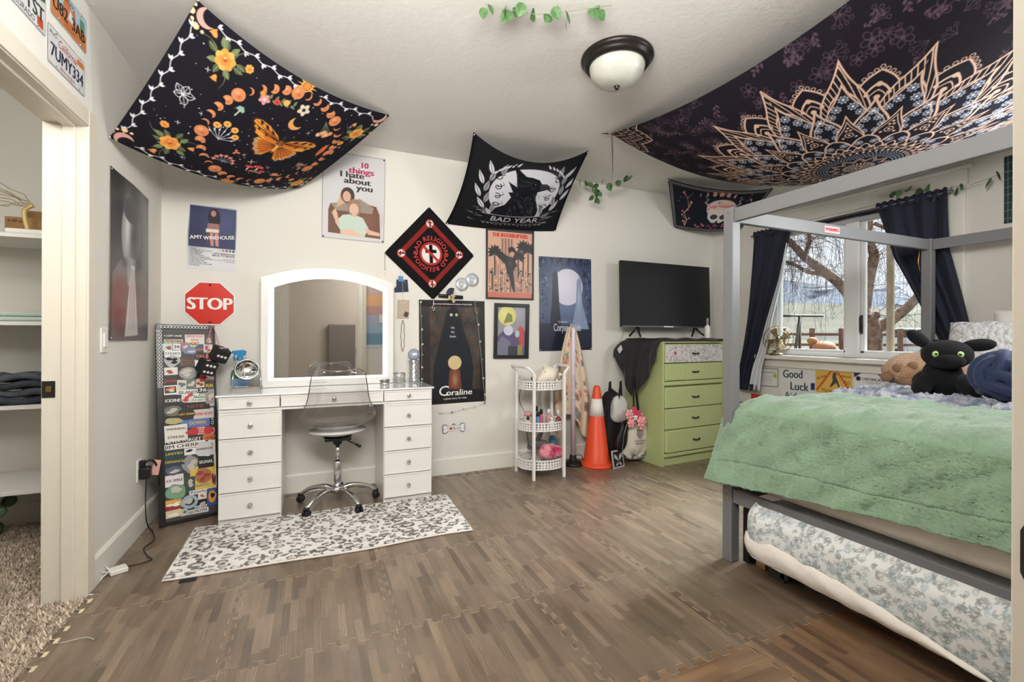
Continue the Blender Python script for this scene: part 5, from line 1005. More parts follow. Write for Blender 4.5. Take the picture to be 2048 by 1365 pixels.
# ---------------------------------------------------------------- acrylic swivel chair, back towards the camera
CLEAR = see_through('clear_acrylic', (251, 251, 251), .045, .04, .6); EDGE = M('acrylic_edge', (70, 72, 76), .15, spec=.7); CX, CY_ = .165, 3.405
ch = thing('acrylic_chair', 'clear acrylic swivel chair with chrome five star base', 'chair', (CX, CY_, 0))
prof = bend([(3.170, .952), (3.182, .86), (3.198, .74), (3.212, .635), (3.262, .555), (3.36, .525), (3.48, .522), (3.60, .530), (3.635, .520)], 46); wid = np.interp(np.linspace(0, 1, 46), [0, .05, .2, .45, .6, .8, .95, 1], [.120, .165, .185, .238, .246, .232, .215, .19])
def shell(s, t):
    i = np.clip(s, 0, 45); y = np.interp(i, range(46), prof[:, 0]); z = np.interp(i, range(46), prof[:, 1]); w_ = np.interp(i, range(46), wid); k = np.clip((i-14)/12, 0, 1)
    up = .085*np.sin(np.clip((i-12)/33, 0, 1)*PI)**.8; return np.stack([CX+w_*t, y+(1-k)*.055*np.abs(t)**2.2, z+np.abs(t)**2.6*up+(-.012*(1-t**2)*np.exp(-i/3))], -1)
I_, T_ = np.meshgrid(np.arange(46), np.linspace(-1, 1, 31), indexing='ij'); m = MB(); m.grid(shell(I_, T_)); m.build('shell', CLEAR, ch, solid=.004)
rimp = [shell(np.array(i), np.array(-1.0)) for i in range(45, -1, -1)]+[shell(np.array(0), np.array(t)) for t in np.linspace(-1, 1, 22)[1:-1]]+[shell(np.array(i), np.array(1.0)) for i in range(0, 46)]+[shell(np.array(45), np.array(t)) for t in np.linspace(1, -1, 22)[1:-1]]
m = MB(); m.tube(rimp, .0030, 6, closed=True); m.build('rim', see_through('acrylic_rim', (120, 122, 126), .35, .1, .9), ch)
SEATM = see_through('seat_pan', (190, 186, 182), .10, .2, .6)
m = MB(); m.lathe([(.0, .472), (.07, .476), (.13, .490), (.185, .510), (.19, .516), (0, .516)], (CX, 3.42, .0), n=30, sy=.9); m.build('seat_pad', M('smoke_pad', (206, 203, 199), .3), ch)
m = MB(); m.box(-.085, .085, -.09, .09, .452, .474, o=(CX, 3.42, 0)); m.lathe([(.10, .474), (.085, .465), (.05, .452), (.032, .44), (.03, .415), (0, .415)], (CX, 3.42, 0), n=20); m.build('mechanism', BLACK, ch, .004)
m = MB(); m.tube([(CX+.04, 3.40, .452), (CX+.11, 3.385, .415), (CX+.125, 3.38, .405)], .005, 6); m.tube([(CX+.115, 3.384, .411), (CX+.150, 3.37, .392)], [.008, .011], 8); m.build('lever', BLACK, ch)
m = MB(); m.lathe([(.016, .295), (.016, .42)], (CX, 3.42, 0), n=18); m.build('gas_lift', CHROME, ch)
m = MB(); m.lathe([(.026, .10), (.026, .292), (.022, .297), (.017, .297)], (CX, 3.42, 0), n=22); m.build('column', CHROME, ch); m = MB(); m.lathe([(0, .072), (.034, .076), (.045, .10), (.04, .118), (.026, .124)], (CX, 3.42, 0), n=20); m.build('hub', CHROME, ch)
for k, (ex, ey) in enumerate(((-.03, 3.225), (.285, 3.160), (.425, 3.43), (.20, 3.69), (-.07, 3.54))):
    d = np.array((ex-CX, ey-3.42)); L = np.linalg.norm(d); d /= L; P_ = bend([(CX+d[0]*.03, 3.42+d[1]*.03, .098), (CX+d[0]*L*.35, 3.42+d[1]*L*.35, .118), (CX+d[0]*L*.75, 3.42+d[1]*L*.75, .100), (ex, ey, .058)], 12)
    m = MB(); m.tube(P_, np.linspace(.021, .012, 12), 10); a = m.build('base_arm', CHROME, ch)
    pr = np.array((-d[1], d[0])); m = MB(); R_ = np.stack([np.array((pr[0], pr[1], 0)), np.array((0, 0, 1.0)), np.array((pr[1], -pr[0], 0))], 1)
    for s in (-.013, .013): m.lathe([(0, -.008), (.020, -.008), (.0245, -.004), (.0245, .004), (.020, .008), (0, .008)], (ex+pr[0]*s, ey+pr[1]*s, .0255), np.stack([np.array((d[0], d[1], 0)), np.array((0, 0, 1.0)), np.array((pr[0], pr[1], 0))], 1), 16)
    m.lathe([(.0, .066), (.016, .064), (.020, .050), (.006, .048)], (ex, ey, 0), n=12); m.build('caster', BLACK, ch)
# ---------------------------------------------------------------- leopard rug
w, h = 1.54, .655; cv = Cv(w, h, 290, (226, 224, 220)); r = np.random.default_rng(33); pts = []
while len(pts) < 420:
    q = (r.uniform(.0, w), r.uniform(.0, h))
    if all((q[0]-a)**2*.8+(q[1]-b)**2*1.3 >.054**2 for a, b in pts): pts.append(q)
    elif r.random() < .0006: break
for x, y in pts:
    s = r.uniform(.018, .030); a0 = r.uniform(0, 6.3); gr_ = r.uniform(104, 140); col = (gr_, gr_*.95, gr_*.92); n_ = r.integers(2, 4); cv.ell(x, y, s*.7, s*.5, (205, 203, 199), a0)
    for k in range(n_):
        a = a0+k*2*PI/n_; sp_ = r.uniform(.9, 1.7); cv.line([(x+s*1.15*math.cos(a+t), y+s*.85*math.sin(a+t)) for t in np.linspace(0, sp_, 7)], s*r.uniform(.5, .75), col)
cv.noise(9, 1)
nzr = np.random.default_rng(5).uniform(0, 1, cv.X.shape)
def rugf(a, b, off):
    a = np.asarray(a, float); b = np.asarray(b, float); u = a/w; v = b/h; BLc, BRc, TRc, TLc = [np.array(q) for q in ((-.646, 2.645), (.885, 2.615), (.903, 3.272), (-.640, 3.285))]
    Q = (BLc*(1-u[..., None])+BRc*u[..., None])*(1-v[..., None])+(TLc*(1-u[..., None])+TRc*u[..., None])*v[..., None]
    pile = (nzr if a.shape == nzr.shape else .5)*.0065; y = Q[..., 1]+(1-v)*(.010*np.sin(u*7.5+1)-.006*np.sin(u*13))
    return np.stack([Q[..., 0], y, .010+pile+off*0+.0*u+np.where(off < 0, -.008, 0)], -1)
rg = thing('leopard_rug', 'long fluffy white rug with grey leopard spots in front of vanity', 'rug', (.12, 2.95, 0)); sheet('pile', cv, rugf, CLOTHP, rg, back_off=.008)
cor = [rugf(np.array(a), np.array(b), 0.0)*np.array((1, 1, 0))+np.array((0, 0, .007)) for a, b in [(t*w, 0.0) for t in np.linspace(0, 1, 40)]+[(w, t*h) for t in np.linspace(.05, .95, 12)]+[(t*w, h) for t in np.linspace(1, 0, 40)]+[(0.0, t*h) for t in np.linspace(.95, .05, 12)]]
m = MB(); m.tube(cor, .0062, 6, closed=True); m.build('binding', M('rug_binding', (224, 216, 208), .9), rg); m = MB(); m.box(-.575, -.505, 2.610, 2.645, .001, .004); m.build('label_tag', M('navy_tag', (28, 30, 40), .7), rg)
# ---------------------------------------------------------------- things on the vanity
TZ = .8025
mk = thing('makeup_mirror', 'round tilting makeup mirror on silver stand with tray', 'mirror', (-.40, 3.50, TZ)); SIL = M('brushed_silver', (190, 190, 188), .25, .9)
Rm = rot('Z', .12)@rot('X', PI/2-.42); m = MB(); m.lathe([(0, -.004), (.070, -.004), (.075, 0), (.070, .005), (.066, .0035)], (-.397, 3.50, .945), Rm, 40); m.build('rim', CHROME, mk); m = MB(); m.lathe([(0, .0036), (.0665, .0036), (.0665, .0030), (0, .0030)], (-.397, 3.50, .945), Rm, 40); m.build('glass', M('mirror_silver'), mk)
for s in (-1, 1): m = MB(); m.tube([(-.397+s*.077, 3.50+s*.009, .945), (-.397+s*.083, 3.47, TZ+.012)], .003, 6); m.tube([(-.397+s*.077, 3.50+s*.009, .945), (-.397+s*.085, 3.545, TZ+.012)], .003, 6); m.build('stand_leg', CHROME, mk)
m = MB(); m.box(-.485, -.308, 3.445, 3.555, TZ, TZ+.005)
for a in ((-.485, -.308, 3.445, 3.449), (-.485, -.308, 3.551, 3.555), (-.485, -.481, 3.445, 3.555), (-.312, -.308, 3.445, 3.555)): m.box(*a, TZ+.005, TZ+.020)
m.build('tray', SIL, mk, .001)
for nm, x, y, c, L, lab in (('pen', -.44, 3.475, (48, 60, 140), .07, 'short blue pen lying in the makeup mirror tray'), ('brush', -.38, 3.485, (196, 90, 96), .06, 'thin pink brush lying in the makeup mirror tray')): m = MB(); m.tube([(x-L/2, y, TZ+.012), (x+L/2, y+.012, TZ+.012)], [.005, .004], 8); tag(m.build(nm, M(nm+'_colour', c, .4)), lab, nm)
sb = thing('spray_bottle', 'white spray bottle with blue trigger behind the makeup mirror', 'bottle', (-.455, 3.64, TZ))
m = MB(); m.lathe([(.0, 0), (.050, .002), (.054, .02), (.054, .09), (.046, .135), (.026, .165), (.016, .185), (.016, .20)], (-.455, 3.64, TZ), n=26, sy=.6); m.build('body', M('bottle_white', (226, 228, 230), .35), sb)
m = MB(); m.lathe([(.0547, .02), (.0547, .085)], (-.455, 3.64, TZ), n=26, sy=.615); lb = m.build('label_sheet', M('label_blue', (136, 178, 214), .5), sb); m = MB(); m.lathe([(.0551, .075), (.0535, .105), (.048, .13)], (-.455, 3.64, TZ), n=26, sy=.62); m.build('label_sheet', M('label_green', (74, 140, 78), .5), sb)
TEAL = M('trigger_blue', (36, 132, 186), .35); m = MB(); m.lathe([(.018, .195), (.020, .20), (.018, .222), (.012, .228)], (-.455, 3.64, TZ), n=16); m.prism([(-.055, .245), (-.045, .262), (.02, .268), (.040, .258), (.034, .232), (.012, .224), (-.012, .224), (-.02, .238)], lambda a, b, t: (-.455+a, 3.64+t, TZ+b), -.014, .014); m.build('trigger_head', TEAL, sb, .003); m = MB(); m.tube([(-.483, 3.64, TZ+.24), (-.492, 3.64, TZ+.22), (-.485, 3.64, TZ+.195)], .006, 7); m.build('trigger', TEAL, sb)
cd_ = thing('candle_tin', 'small grey lidded tin on vanity before mirror corner', 'tin', (.500, 3.54, TZ)); m = MB(); m.lathe([(0, 0), (.034, 0), (.035, .002), (.035, .026)], (.500, 3.54, TZ)); m.build('tin_body', SIL, cd_); m = MB(); m.lathe([(.0365, .024), (.0365, .040), (.034, .042), (0, .042)], (.500, 3.54, TZ)); m.build('lid', M('grey_lid', (136, 136, 136), .35, .7), cd_)
GLS = see_through('clear_glass', (246, 248, 248), .06, .02, .7)
jr = thing('dotted_jar', 'short clear glass jar with red dots on the vanity', 'jar', (.618, 3.60, TZ)); m = MB(); m.lathe([(.0, .0), (.044, 0), (.047, .005), (.047, .078), (.045, .080), (.044, .078), (.044, .008), (0, .006)], (.618, 3.60, TZ)); m.build('glass_body', GLS, jr)
m = MB(); 
for k in range(16): a = k*2.4; m.ell((.618+.0475*math.cos(a), 3.60+.0475*math.sin(a), TZ+.012+.062*((k*.37) % 1)), .0028, 6, 4)
stuff(m.build('red_dots', M('dot_red', (186, 60, 70), .5), jr)); m = MB(); m.tube([(.618+.046*math.cos(a), 3.60+.046*math.sin(a), TZ+.080) for a in np.linspace(0, 2*PI, 30, endpoint=False)], .0018, 5, closed=True); m.build('rim', M('rim_dark', (70, 70, 74), .4), jr)
vz = thing('glass_vase', 'tall faceted clear glass vase under the round clock', 'vase', (.735, 3.62, TZ)); m = MB(); n_ = 12; pr_ = [(.040 if k % 2 else .036, .012+.0205*k) for k in range(9)]
vs_ = [(.735+rr*math.cos(2*PI*(j+.5*(i % 2))/n_), 3.62+rr*math.sin(2*PI*(j+.5*(i % 2))/n_), TZ+z) for i, (rr, z) in enumerate(pr_) for j in range(n_)]; fs_ = []
for i in range(8):
    for j in range(n_): a, b = i*n_+j, i*n_+(j+1) % n_; c, d = (i+1)*n_+j, (i+1)*n_+(j+1) % n_; fs_ += ([(a, b, c), (b, d, c)] if i % 2 == 0 else [(a, d, c), (a, b, d)])
m.add(vs_, fs_); m.lathe([(0, 0), (.038, 0), (.040, .012), (0, .012)], (.735, 3.62, TZ), n=24); m.build('glass_body', see_through('facet_glass', (228, 230, 232), .22, .03, .85), vz)
ck = thing('round_clock', 'grey globe smart clock reading 2:21 on top of glass vase', 'clock', (.735, 3.62, TZ+.176)); m = MB(); m.ell((.735, 3.62, TZ+.220), .047, 28, 18); m.build('globe', M('clock_fabric', (150, 160, 176), .8, bump=(400, .3)), ck)
fC = lambda a, b, t: (lambda v: tuple(np.array((.735, 3.62, TZ+.220))+v/np.linalg.norm(v)*(.0475+t)))(np.array((-.18*.047+a, -.98*.047, .10*.047+b))); m = MB(); text(m, '2:21', .004, -.006, .022, fC, bold=.02); m.build('lettering', M('clock_white', (240, 244, 255), .5, emit=1.0), ck)
# ================================================================ small things on the back wall
nc = thing('note_card', 'dark navy card taped up beside the mirror', 'card', (.66, YB, 1.52)); fW = lambda a, b, t: (a, YB-.002-t, b)
m = MB(); m.prism([(.603, 1.625), (.713, 1.630), (.722, 1.531), (.610, 1.520)], fW, 0, .002); m.build('sheet', M('navy_card', (42, 50, 72), .7), nc); m = MB(); m.prism([(.638, 1.655), (.676, 1.657), (.682, 1.612), (.640, 1.612)], fW, .002, .003); m.build('tape', M('blue_tape', (78, 128, 196), .6), nc)
m = MB(); m.tube([(.655, YB-.006, 1.69), (.665, YB-.006, 1.64), (.70, YB-.006, 1.60), (.672, YB-.006, 1.625), (.676, YB-.006, 1.50), (.68, YB-.006, 1.44)], .0016, 5); m.build('string', M('string_white', (206, 202, 194), .8), nc)
cl = thing('calendar_card', 'small tan month calendar card hanging by the mirror', 'calendar', (.68, YB, 1.31)); cq = ((.633, 1.463), (.730, 1.462), (.724, 1.310), (.628, 1.310)); m = MB(); m.prism(cq, fW, 0, .002); m.build('sheet', M('kraft_card', (186, 168, 148), .8), cl)
fm = wall_map(*cq, .096, .152, 'back', .0042); m = MB(); text(m, 'AUGUST', .048, .125, .013, fm)
for j in range(5):
    for i in range(7): k = j*7+i-1; (text(m, str(k+1), .014+.0115*i, .098-.015*j, .0075, fm) if 0 <= k < 30 else None)
stuff(m.build('lettering', M('ink_cream', (232, 224, 214), .7), cl)); m = MB(); m.box(-.017, .017, -.004, 0, -.02, .02, R=rot('Y', .35), o=(.702, YB-.0045, 1.345)); m.build('photo_charm', M('charm_dark', (66, 56, 56), .4), cl)
m = MB(); m.tube([(.675+.014*math.sin(t)+.002*math.sin(t*9), YB-.006, 1.17+.125*math.cos(t)) for t in np.linspace(0, 2*PI, 46, endpoint=False)], .0024, 5, closed=True); tag(m.build('bead_necklace', M('brown_beads', (140, 122, 96), .5, var=(160, .5))), 'thin brown bead necklace hanging under the calendar card', 'necklace')
hk = thing('scalloped_plaque', 'pale scalloped plaque hanging behind the mirror on a cord', 'plaque', (.55, YB, 1.60)); m = MB(); m.prism([(.535+(.085+.006*abs(math.sin(5*a)))*math.cos(a), 1.60+(.085+.006*abs(math.sin(5*a)))*math.sin(a)) for a in np.linspace(0, 2*PI, 60, endpoint=False)], fW, .002, .010); m.build('plate', M('pale_clay', (222, 216, 204), .7), hk, .002)
m = MB(); m.tube([(.535, YB-.012, 1.66), (.533, YB-.008, 1.70), (.531, YB-.006, 1.835)], .0016, 5); m.build('cord', M('cord_brown', (96, 86, 78), .8), hk)
IRI = bpy.data.materials.new('disc_sheen'); IRI.use_nodes = True; nt = IRI.node_tree; b = nt.nodes['Principled BSDF']; b.inputs['Metallic'].default_value = .35; b.inputs['Roughness'].default_value = .3
geo = nt.nodes.new('ShaderNodeTexCoord'); gr_ = nt.nodes.new('ShaderNodeTexGradient'); gr_.gradient_type = 'RADIAL'; rp = nt.nodes.new('ShaderNodeValToRGB'); mpn = nt.nodes.new('ShaderNodeMapping'); mpn.inputs['Rotation'].default_value = (PI/2, 0, 0)
nt.links.new(geo.outputs['Object'], mpn.inputs['Vector']); nt.links.new(mpn.outputs[0], gr_.inputs['Vector']); ml = nt.nodes.new('ShaderNodeMath'); ml.operation = 'MULTIPLY'; ml.inputs[1].default_value = 3; fr_ = nt.nodes.new('ShaderNodeMath'); fr_.operation = 'FRACT'; nt.links.new(gr_.outputs['Fac'], ml.inputs[0]); nt.links.new(ml.outputs[0], fr_.inputs[0]); nt.links.new(fr_.outputs[0], rp.inputs['Fac'])
els = rp.color_ramp.elements; els[0].color = L4((216, 218, 222)); els[1].color = L4((214, 216, 220))
for p_, c in ((.25, (186, 206, 226)), (.4, (196, 186, 228)), (.55, (190, 222, 206)), (.75, (222, 212, 206))): e = els.new(p_); e.color = L4(c)
nt.links.new(rp.outputs[0], b.inputs['Base Color'])
for x, z, off, lab in ((1.175, 1.612, .004, 'lower left of two shiny compact discs stuck to the wall'), (1.268, 1.655, .007, 'upper right of two shiny compact discs stuck to the wall')):
    m = MB(); m.lathe([(.009, 0), (.058, 0), (.058, .0015), (.009, .0015), (.009, 0)], (0, 0, 0), rot('X', PI/2), 40); o = m.build('compact_disc', IRI); o.location = (x, YB-off, z); tag(o, lab, 'disc', 'compact discs on the wall')
    m = MB(); m.lathe([(.009, .0016), (.018, .0016), (.018, .0005)], (0, 0, 0), rot('X', PI/2), 20); q = m.build('hub_ring', M('disc_hub', (206, 206, 204), .3)); q.parent = o
br = thing('wall_bar', 'black horizontal bar with dried corsage above dark film poster', 'bar', (1.07, YB, 1.5)); m = MB(); m.tube([(.968, YB-.020, 1.508), (1.178, YB-.020, 1.500)], .015, 14); m.build('bar', BLACK, br, .003)
m = MB()
for k in range(9): a = -1.9+k*.2; m.tube([(1.073, YB-.04, 1.50), (1.073+.045*math.cos(a+PI), YB-.045, 1.515-.06*math.sin(a))], [.006, .009], 6)
m.build('ribbon', M('navy_ribbon', (44, 48, 70), .6), br); m = MB()
for k in range(10): m.ell((1.073+RNG.uniform(-.028, .028), YB-.048, 1.488+RNG.uniform(-.03, .03)), (.010, .006, .013), 8, 6)
stuff(m.build('dried_petals', M('dried_petals', (200, 182, 146), .9), br))
# sea glass garland round the dark poster
ga = thing('sea_glass_garland', 'string of pale sea glass bits framing the dark film poster', 'garland', (1.1, YB, .55)); GP = [(.816, 1.448), (.821, 1.33), (.826, 1.221), (.829, 1.1), (.831, 1.014), (.829, .91), (.827, .81)]; GQ = [(1.286, 1.476), (1.303, 1.37), (1.319, 1.268), (1.334, 1.12), (1.353, .963), (1.366, .80), (1.382, .656), (1.378, .586), (1.285, .556), (1.186, .545), (1.084, .521), (.984, .523)]
SEA = M('sea_glass', (176, 198, 188), .35); SEAD = M('sea_glass_dark', (106, 132, 128), .35); STR = M('string_white')
for P_ in (GP, GQ):
    m = MB(); m.tube([(a, YB-.014, b) for a, b in P_], .0013, 4); m.build('string', STR, ga)
    for k, (a, b) in enumerate(P_): m = MB(); m.lathe([(0, -.011), (.007, -.004), (.009, .003), (.004, .011), (0, .012)], (a+.004, YB-.017, b), rot('Y', RNG.uniform(-1, 1)), 6, False, sy=.5); m.build('sea_glass_bit', SEAD if k % 3 == 1 else SEA, ga)
bo = thing('bell_charm', 'silver bell charm hanging from the bandana tip', 'charm', (.927, YB, 1.40)); m = MB(); m.tube([(.926, YB-.012, 1.475), (.928, YB-.014, 1.44), (.924, YB-.014, 1.42)], .003, 6); m.build('cord', STR, bo)
for dx, z in ((-.008, 1.412), (.009, 1.405), (.002, 1.392)): m = MB(); m.lathe([(.012, -.012), (.010, -.006), (.007, .004), (.002, .010), (0, .010)], (.926+dx, YB-.016, z), n=12); m.build('bell', SIL, bo)
# bone shaped name sign
bn = thing('bone_sign', 'white bone shaped sign reading I heart Buck on back wall', 'sign', (1.108, YB, .38)); cB = np.array((1.108, .384)); tB = .03
def bone(e):
    P_ = []
    for cx, cz, a0, a1 in ((.078, .016, -.35*PI, .95*PI), (-.078, .016, .05*PI, 1.35*PI), (-.078, -.016, .65*PI, 1.95*PI), (.078, -.016, -.95*PI, .35*PI)):
        for t in np.linspace(0, 1, 12): a = a0+(a1-a0)*t; P_.append((cx+(.0185+e)*math.cos(a), cz+(.0185+e)*math.sin(a)))
    return P_
fN = lambda a, b, t: (cB[0]+a*math.cos(tB)-b*math.sin(tB), YB-.002-t, cB[1]+a*math.sin(tB)+b*math.cos(tB))
m = MB(); m.prism(bone(.0045), fN, 0, .004); m.tube([fN(.012*math.cos(a), .028+.008*math.sin(a), .002) for a in np.linspace(0, PI, 9)], .0025, 6); m.build('outline_plate', BLACK, bn); m = MB(); m.prism(bone(0), fN, .0041, .0055); m.build('plate', M('sign_white'), bn)
m = MB(); text(m, 'I', -.052, -.010, .028, lambda a, b, t: fN(a, b, .0056+t)); m.build('lettering', INK, bn); m = MB(); text(m, 'Buck', .028, -.010, .028, lambda a, b, t: fN(a, b, .0056+t), width=.068); m.build('lettering', INK, bn)
m = MB(); m.prism([(-.026+.0009*16*math.sin(t)**3, .0+.0009*(13*math.cos(t)-5*math.cos(2*t)-2*math.cos(3*t)-math.cos(4*t))) for t in np.linspace(0, 2*PI, 30, endpoint=False)], lambda a, b, t: fN(a, b, t), .0056, .0064); m.build('heart', INKR, bn)
# ceiling lamp
cl = thing('ceiling_light', 'flush ceiling light with dark bronze rim and frosted glass bowl', 'light', (1.492, 2.03, ZC)); BRZ = M('oil_bronze', (46, 42, 40), .35, .6)
m = MB(); m.lathe([(0, 0), (.190, 0), (.192, -.010), (.184, -.022), (.176, -.026), (.174, -.034), (.164, -.046), (.150, -.050), (.140, -.044), (0, -.03)], (1.492, 2.03, ZC), n=48); m.build('rim', BRZ, cl)
m = MB(); m.lathe([(.146, -.044), (.145, -.060), (.138, -.085), (.118, -.115), (.085, -.138), (.045, -.150), (0, -.153)], (1.492, 2.03, ZC), n=48); m.build('glass_bowl', M('frosted_glass', (196, 197, 186), .4, var=(9, .10), coat=.25), cl); m = MB(); m.lathe([(.0, -.172), (.008, -.170), (.012, -.162), (.012, -.156), (.017, -.152), (.012, -.149), (0, -.149)], (1.492, 2.03, ZC), n=18); m.build('finial', BRZ, cl)
# ivy strands
IVY = M('ivy_leaf', (58, 94, 50), .55, var=(60, .3, (84, 118, 70))); IVS = M('ivy_stem', (128, 132, 104), .8)
def ivy(label, stems, nl, loc, seed, size=.030, dirs=None):
    r = np.random.default_rng(seed); t = thing('ivy_strand', label, 'ivy', loc, 'artificial ivy strands')
    for P_ in stems:
        b = bend(P_, 22); m = MB(); m.tube(b, .0016, 5); m.build('stem', IVS, t)
        for k in range(nl):
            q = b[int((k+.5)/nl*21)]; s = size*r.uniform(.75, 1.15); yaw = r.uniform(-1.2, 1.2); R_ = rot('Z', yaw)@rot('X', r.uniform(-.3, .9))@rot('Y', r.uniform(-1.2, 1.2)); o_ = q+np.array((r.normal(0, .018), r.normal(0, .012), r.normal(-.010, .018)))
            out = [(0, .0), (.35, .12), (.50, .42), (.36, .75), (0, 1.1), (-.36, .75), (-.50, .42), (-.35, .12)]; V_ = [(0, .06, .45)]+[(a, .04*abs(a)*-1, -c+.5) for a, c in out]
            V_ = [(0, .05, -.05)]+[(a, -.16*abs(a), .5-c) for a, c in out]; m = MB(); m.add((np.array(V_)*s)@R_.T+o_, [(0, i, i % 8+1) for i in range(1, 9)]); m.build('leaf', IVY, t)
            m = MB(); m.tube([q, o_+R_@np.array((0, 0, .5*s))], .0008, 4); 
    return t
ivy('green ivy strand trailing along the back wall beside the raven flag', [[(2.22, 3.62, 2.605), (2.36, 3.58, 2.575), (2.47, 3.53, 2.575), (2.6, 3.48, 2.61), (2.72, 3.44, 2.652)], [(2.36, 3.58, 2.575), (2.41, 3.57, 2.52), (2.38, 3.57, 2.45), (2.40, 3.57, 2.40)]], 9, (2.4, 3.6, 2.4), 1, .062)
ivy('green ivy strand above the right curtain', [[(4.0, 2.02, 2.27), (4.0, 1.90, 2.25), (4.0, 1.76, 2.20), (4.0, 1.60, 2.185), (4.0, 1.40, 2.22)]], 12, (4.0, 1.7, 2.2), 2, .062)
ivy('green ivy strand on the ceiling at the top of the photo', [[(.70, 1.92, 2.655), (.80, 1.90, 2.645), (.93, 1.86, 2.635), (1.06, 1.79, 2.64), (1.22, 1.70, 2.655)]], 13, (.95, 1.85, 2.6), 3, .055)
# ================================================================ three tier cart
CW = M('cart_white', (232, 230, 226), .4); cx, cy = 1.800, 3.490; ca_ = thing('tier_cart', 'white three tier metal cart with lattice baskets', 'cart', (cx, cy, 0)); rx, ry = .205, .165
def lattice(z0, z1, nm='basket_wall'):
    n, rows = 48, 3; m = MB(); hh = (z1-z0)/rows; P = lambda a, z: (cx+rx*math.cos(a), cy+ry*math.sin(a), z); da = 2*PI/n
    for k in range(n):
        for r_ in range(rows):
            a = k*da; b = a+da; za = z0+r_*hh; zb = za+hh; am, zm = (a+b)/2, (za+zb)/2; o4 = [P(a, za), P(b, za), P(b, zb), P(a, zb)]; i4 = [P(am, za+hh*.10), P(b-da*.12, zm), P(am, zb-hh*.10), P(a+da*.12, zm)]
            m.add(o4+i4, [(0, 1, 5, 4), (1, 2, 6, 5), (2, 3, 7, 6), (3, 0, 4, 7)], False)
    return m.build(nm, CW, ca_, solid=.002)
for z0, z1 in ((.725, .800), (.385, .460), (.070, .150)):
    lattice(z0+.008, z1-.008); m = MB(); m.lathe([(0, z0+.002), (1, z0+.002), (1, z0+.006), (0, z0+.006)], (cx, cy, 0), n=60); 
    V_ = np.array(m.v); V_[:, 0] = cx+(V_[:, 0]-cx)*rx; V_[:, 1] = cy+(V_[:, 1]-cy)*ry; m.v = [tuple(q) for q in V_]; m.build('basket_floor', CW, ca_)
    for z in (z0+.006, z1-.004): m = MB(); m.tube([(cx+rx*math.cos(a), cy+ry*math.sin(a), z) for a in np.linspace(0, 2*PI, 60, endpoint=False)], .006, 6, closed=True); m.build('basket_rim', CW, ca_)
LG_ = [(1.648, 3.330), (1.925, 3.325), (1.625, 3.625), (1.985, 3.655)]
for x, y in LG_: m = MB(); m.box(x-.011, x+.011, y-.011, y+.011, 0, .86); m.build('leg', CW, ca_, .002)
for (x0, y0), (x1, y1), s in ((LG_[0], LG_[2], -1), (LG_[1], LG_[3], 1)): m = MB(); m.tube(bend([(x0, y0, .85), (x0+s*.01, y0, .875), (x0+s*.05, y0+.02, .915), (x0+s*.06, (y0+y1)/2, .918), (x1+s*.05, y1-.02, .915), (x1+s*.01, y1, .875), (x1, y1, .85)], 26), .013, 8); m.build('handle', CW, ca_)
# conch shell, cables, gadgets
sh_ = thing('conch_shell', 'spiky cream conch shell on the top tier of the cart', 'shell', (1.84, 3.47, .732)); SHL = M('shell_cream', (232, 222, 206), .5, bump=(40, .4)); m = MB()
m.lathe([(0, -.10), (.022, -.07), (.048, -.03), (.062, .01), (.050, .045), (.028, .07), (.012, .09), (0, .10)], (1.835, 3.46, .835), rot('Y', 1.15)@rot('Z', .4)*1.25, 18)
for k in range(9): a = k*.75; d = np.array((math.cos(a)*.6, -.3+.3*math.sin(a*1.3), math.sin(a)*.9+.25)); d /= np.linalg.norm(d); c = np.array((1.79+.014*k, 3.455, .84)); m.tube([c+d*.04, c+d*.095], [.020, .002], 7)
m.build('body', SHL, sh_)
def coil(c, R, n, r0, seed, zs=.01):
    q = np.random.default_rng(seed); return [(c[0]+(R+q.normal(0, .006))*math.cos(t), c[1]+.7*(R+q.normal(0, .006))*math.sin(t), c[2]+zs*t/6+q.normal(0, .004)) for t in np.linspace(0, 2*PI*n, 22*n)]
m = MB(); m.tube(coil((1.695, 3.47, .745), .050, 3, .004, 4, .012), .0045, 6); m.tube(bend([(1.69, 3.42, .77), (1.68, 3.44, .82), (1.72, 3.47, .825), (1.74, 3.50, .78)], 14), .006, 6); tag(m.build('black_cable', BLACK), 'coiled black cable on the top tier of the cart', 'cable')
m = MB(); m.tube(bend([(1.66, 3.60, .74), (1.650, 3.625, .64), (1.665, 3.63, .58), (1.70, 3.62, .50), (1.70, 3.60, .40), (1.72, 3.57, .22)], 24), .0028, 5); tag(m.build('hanging_wire', BLACK), 'thin black wire running down inside the cart', 'cable')
def bottle(label, x, y, z, r_, h, col, cap, neck=.45, nm='bottle', clear=False, caph=.25, cat='bottle'):
    t = thing(nm, label, cat, (x, y, z), 'toiletries on the middle cart tier'); hb = h*(1-caph); m = MB(); m.lathe([(0, 0), (r_*.94, 0), (r_, .006), (r_, hb*.72), (r_*.85, hb*.86), (r_*neck, hb*.95), (r_*neck, hb)], (x, y, z), n=18); m.build('body', col, t)
    m = MB(); m.lathe([(r_*neck*1.25, hb), (r_*neck*1.25, hb+h*caph*.7), (r_*neck*.8, h), (0, h)], (x, y, z), n=14); m.build('cap', cap, t); return t
Z2 = .3925; C = lambda n, c, r_=.3: M('item_'+n, c, r_)
PKB = C('pink', (206, 150, 150)); ROSE = C('rose', (190, 96, 110)); SKY = C('sky', (96, 150, 200)); TAN_ = C('tan', (214, 182, 160)); WHT_ = C('white', (230, 226, 222)); DRK = C('dark', (44, 40, 46)); AMB = C('amber', (132, 62, 60)); GRY = C('grey', (150, 152, 156)); NVB = C('navy', (52, 60, 104))
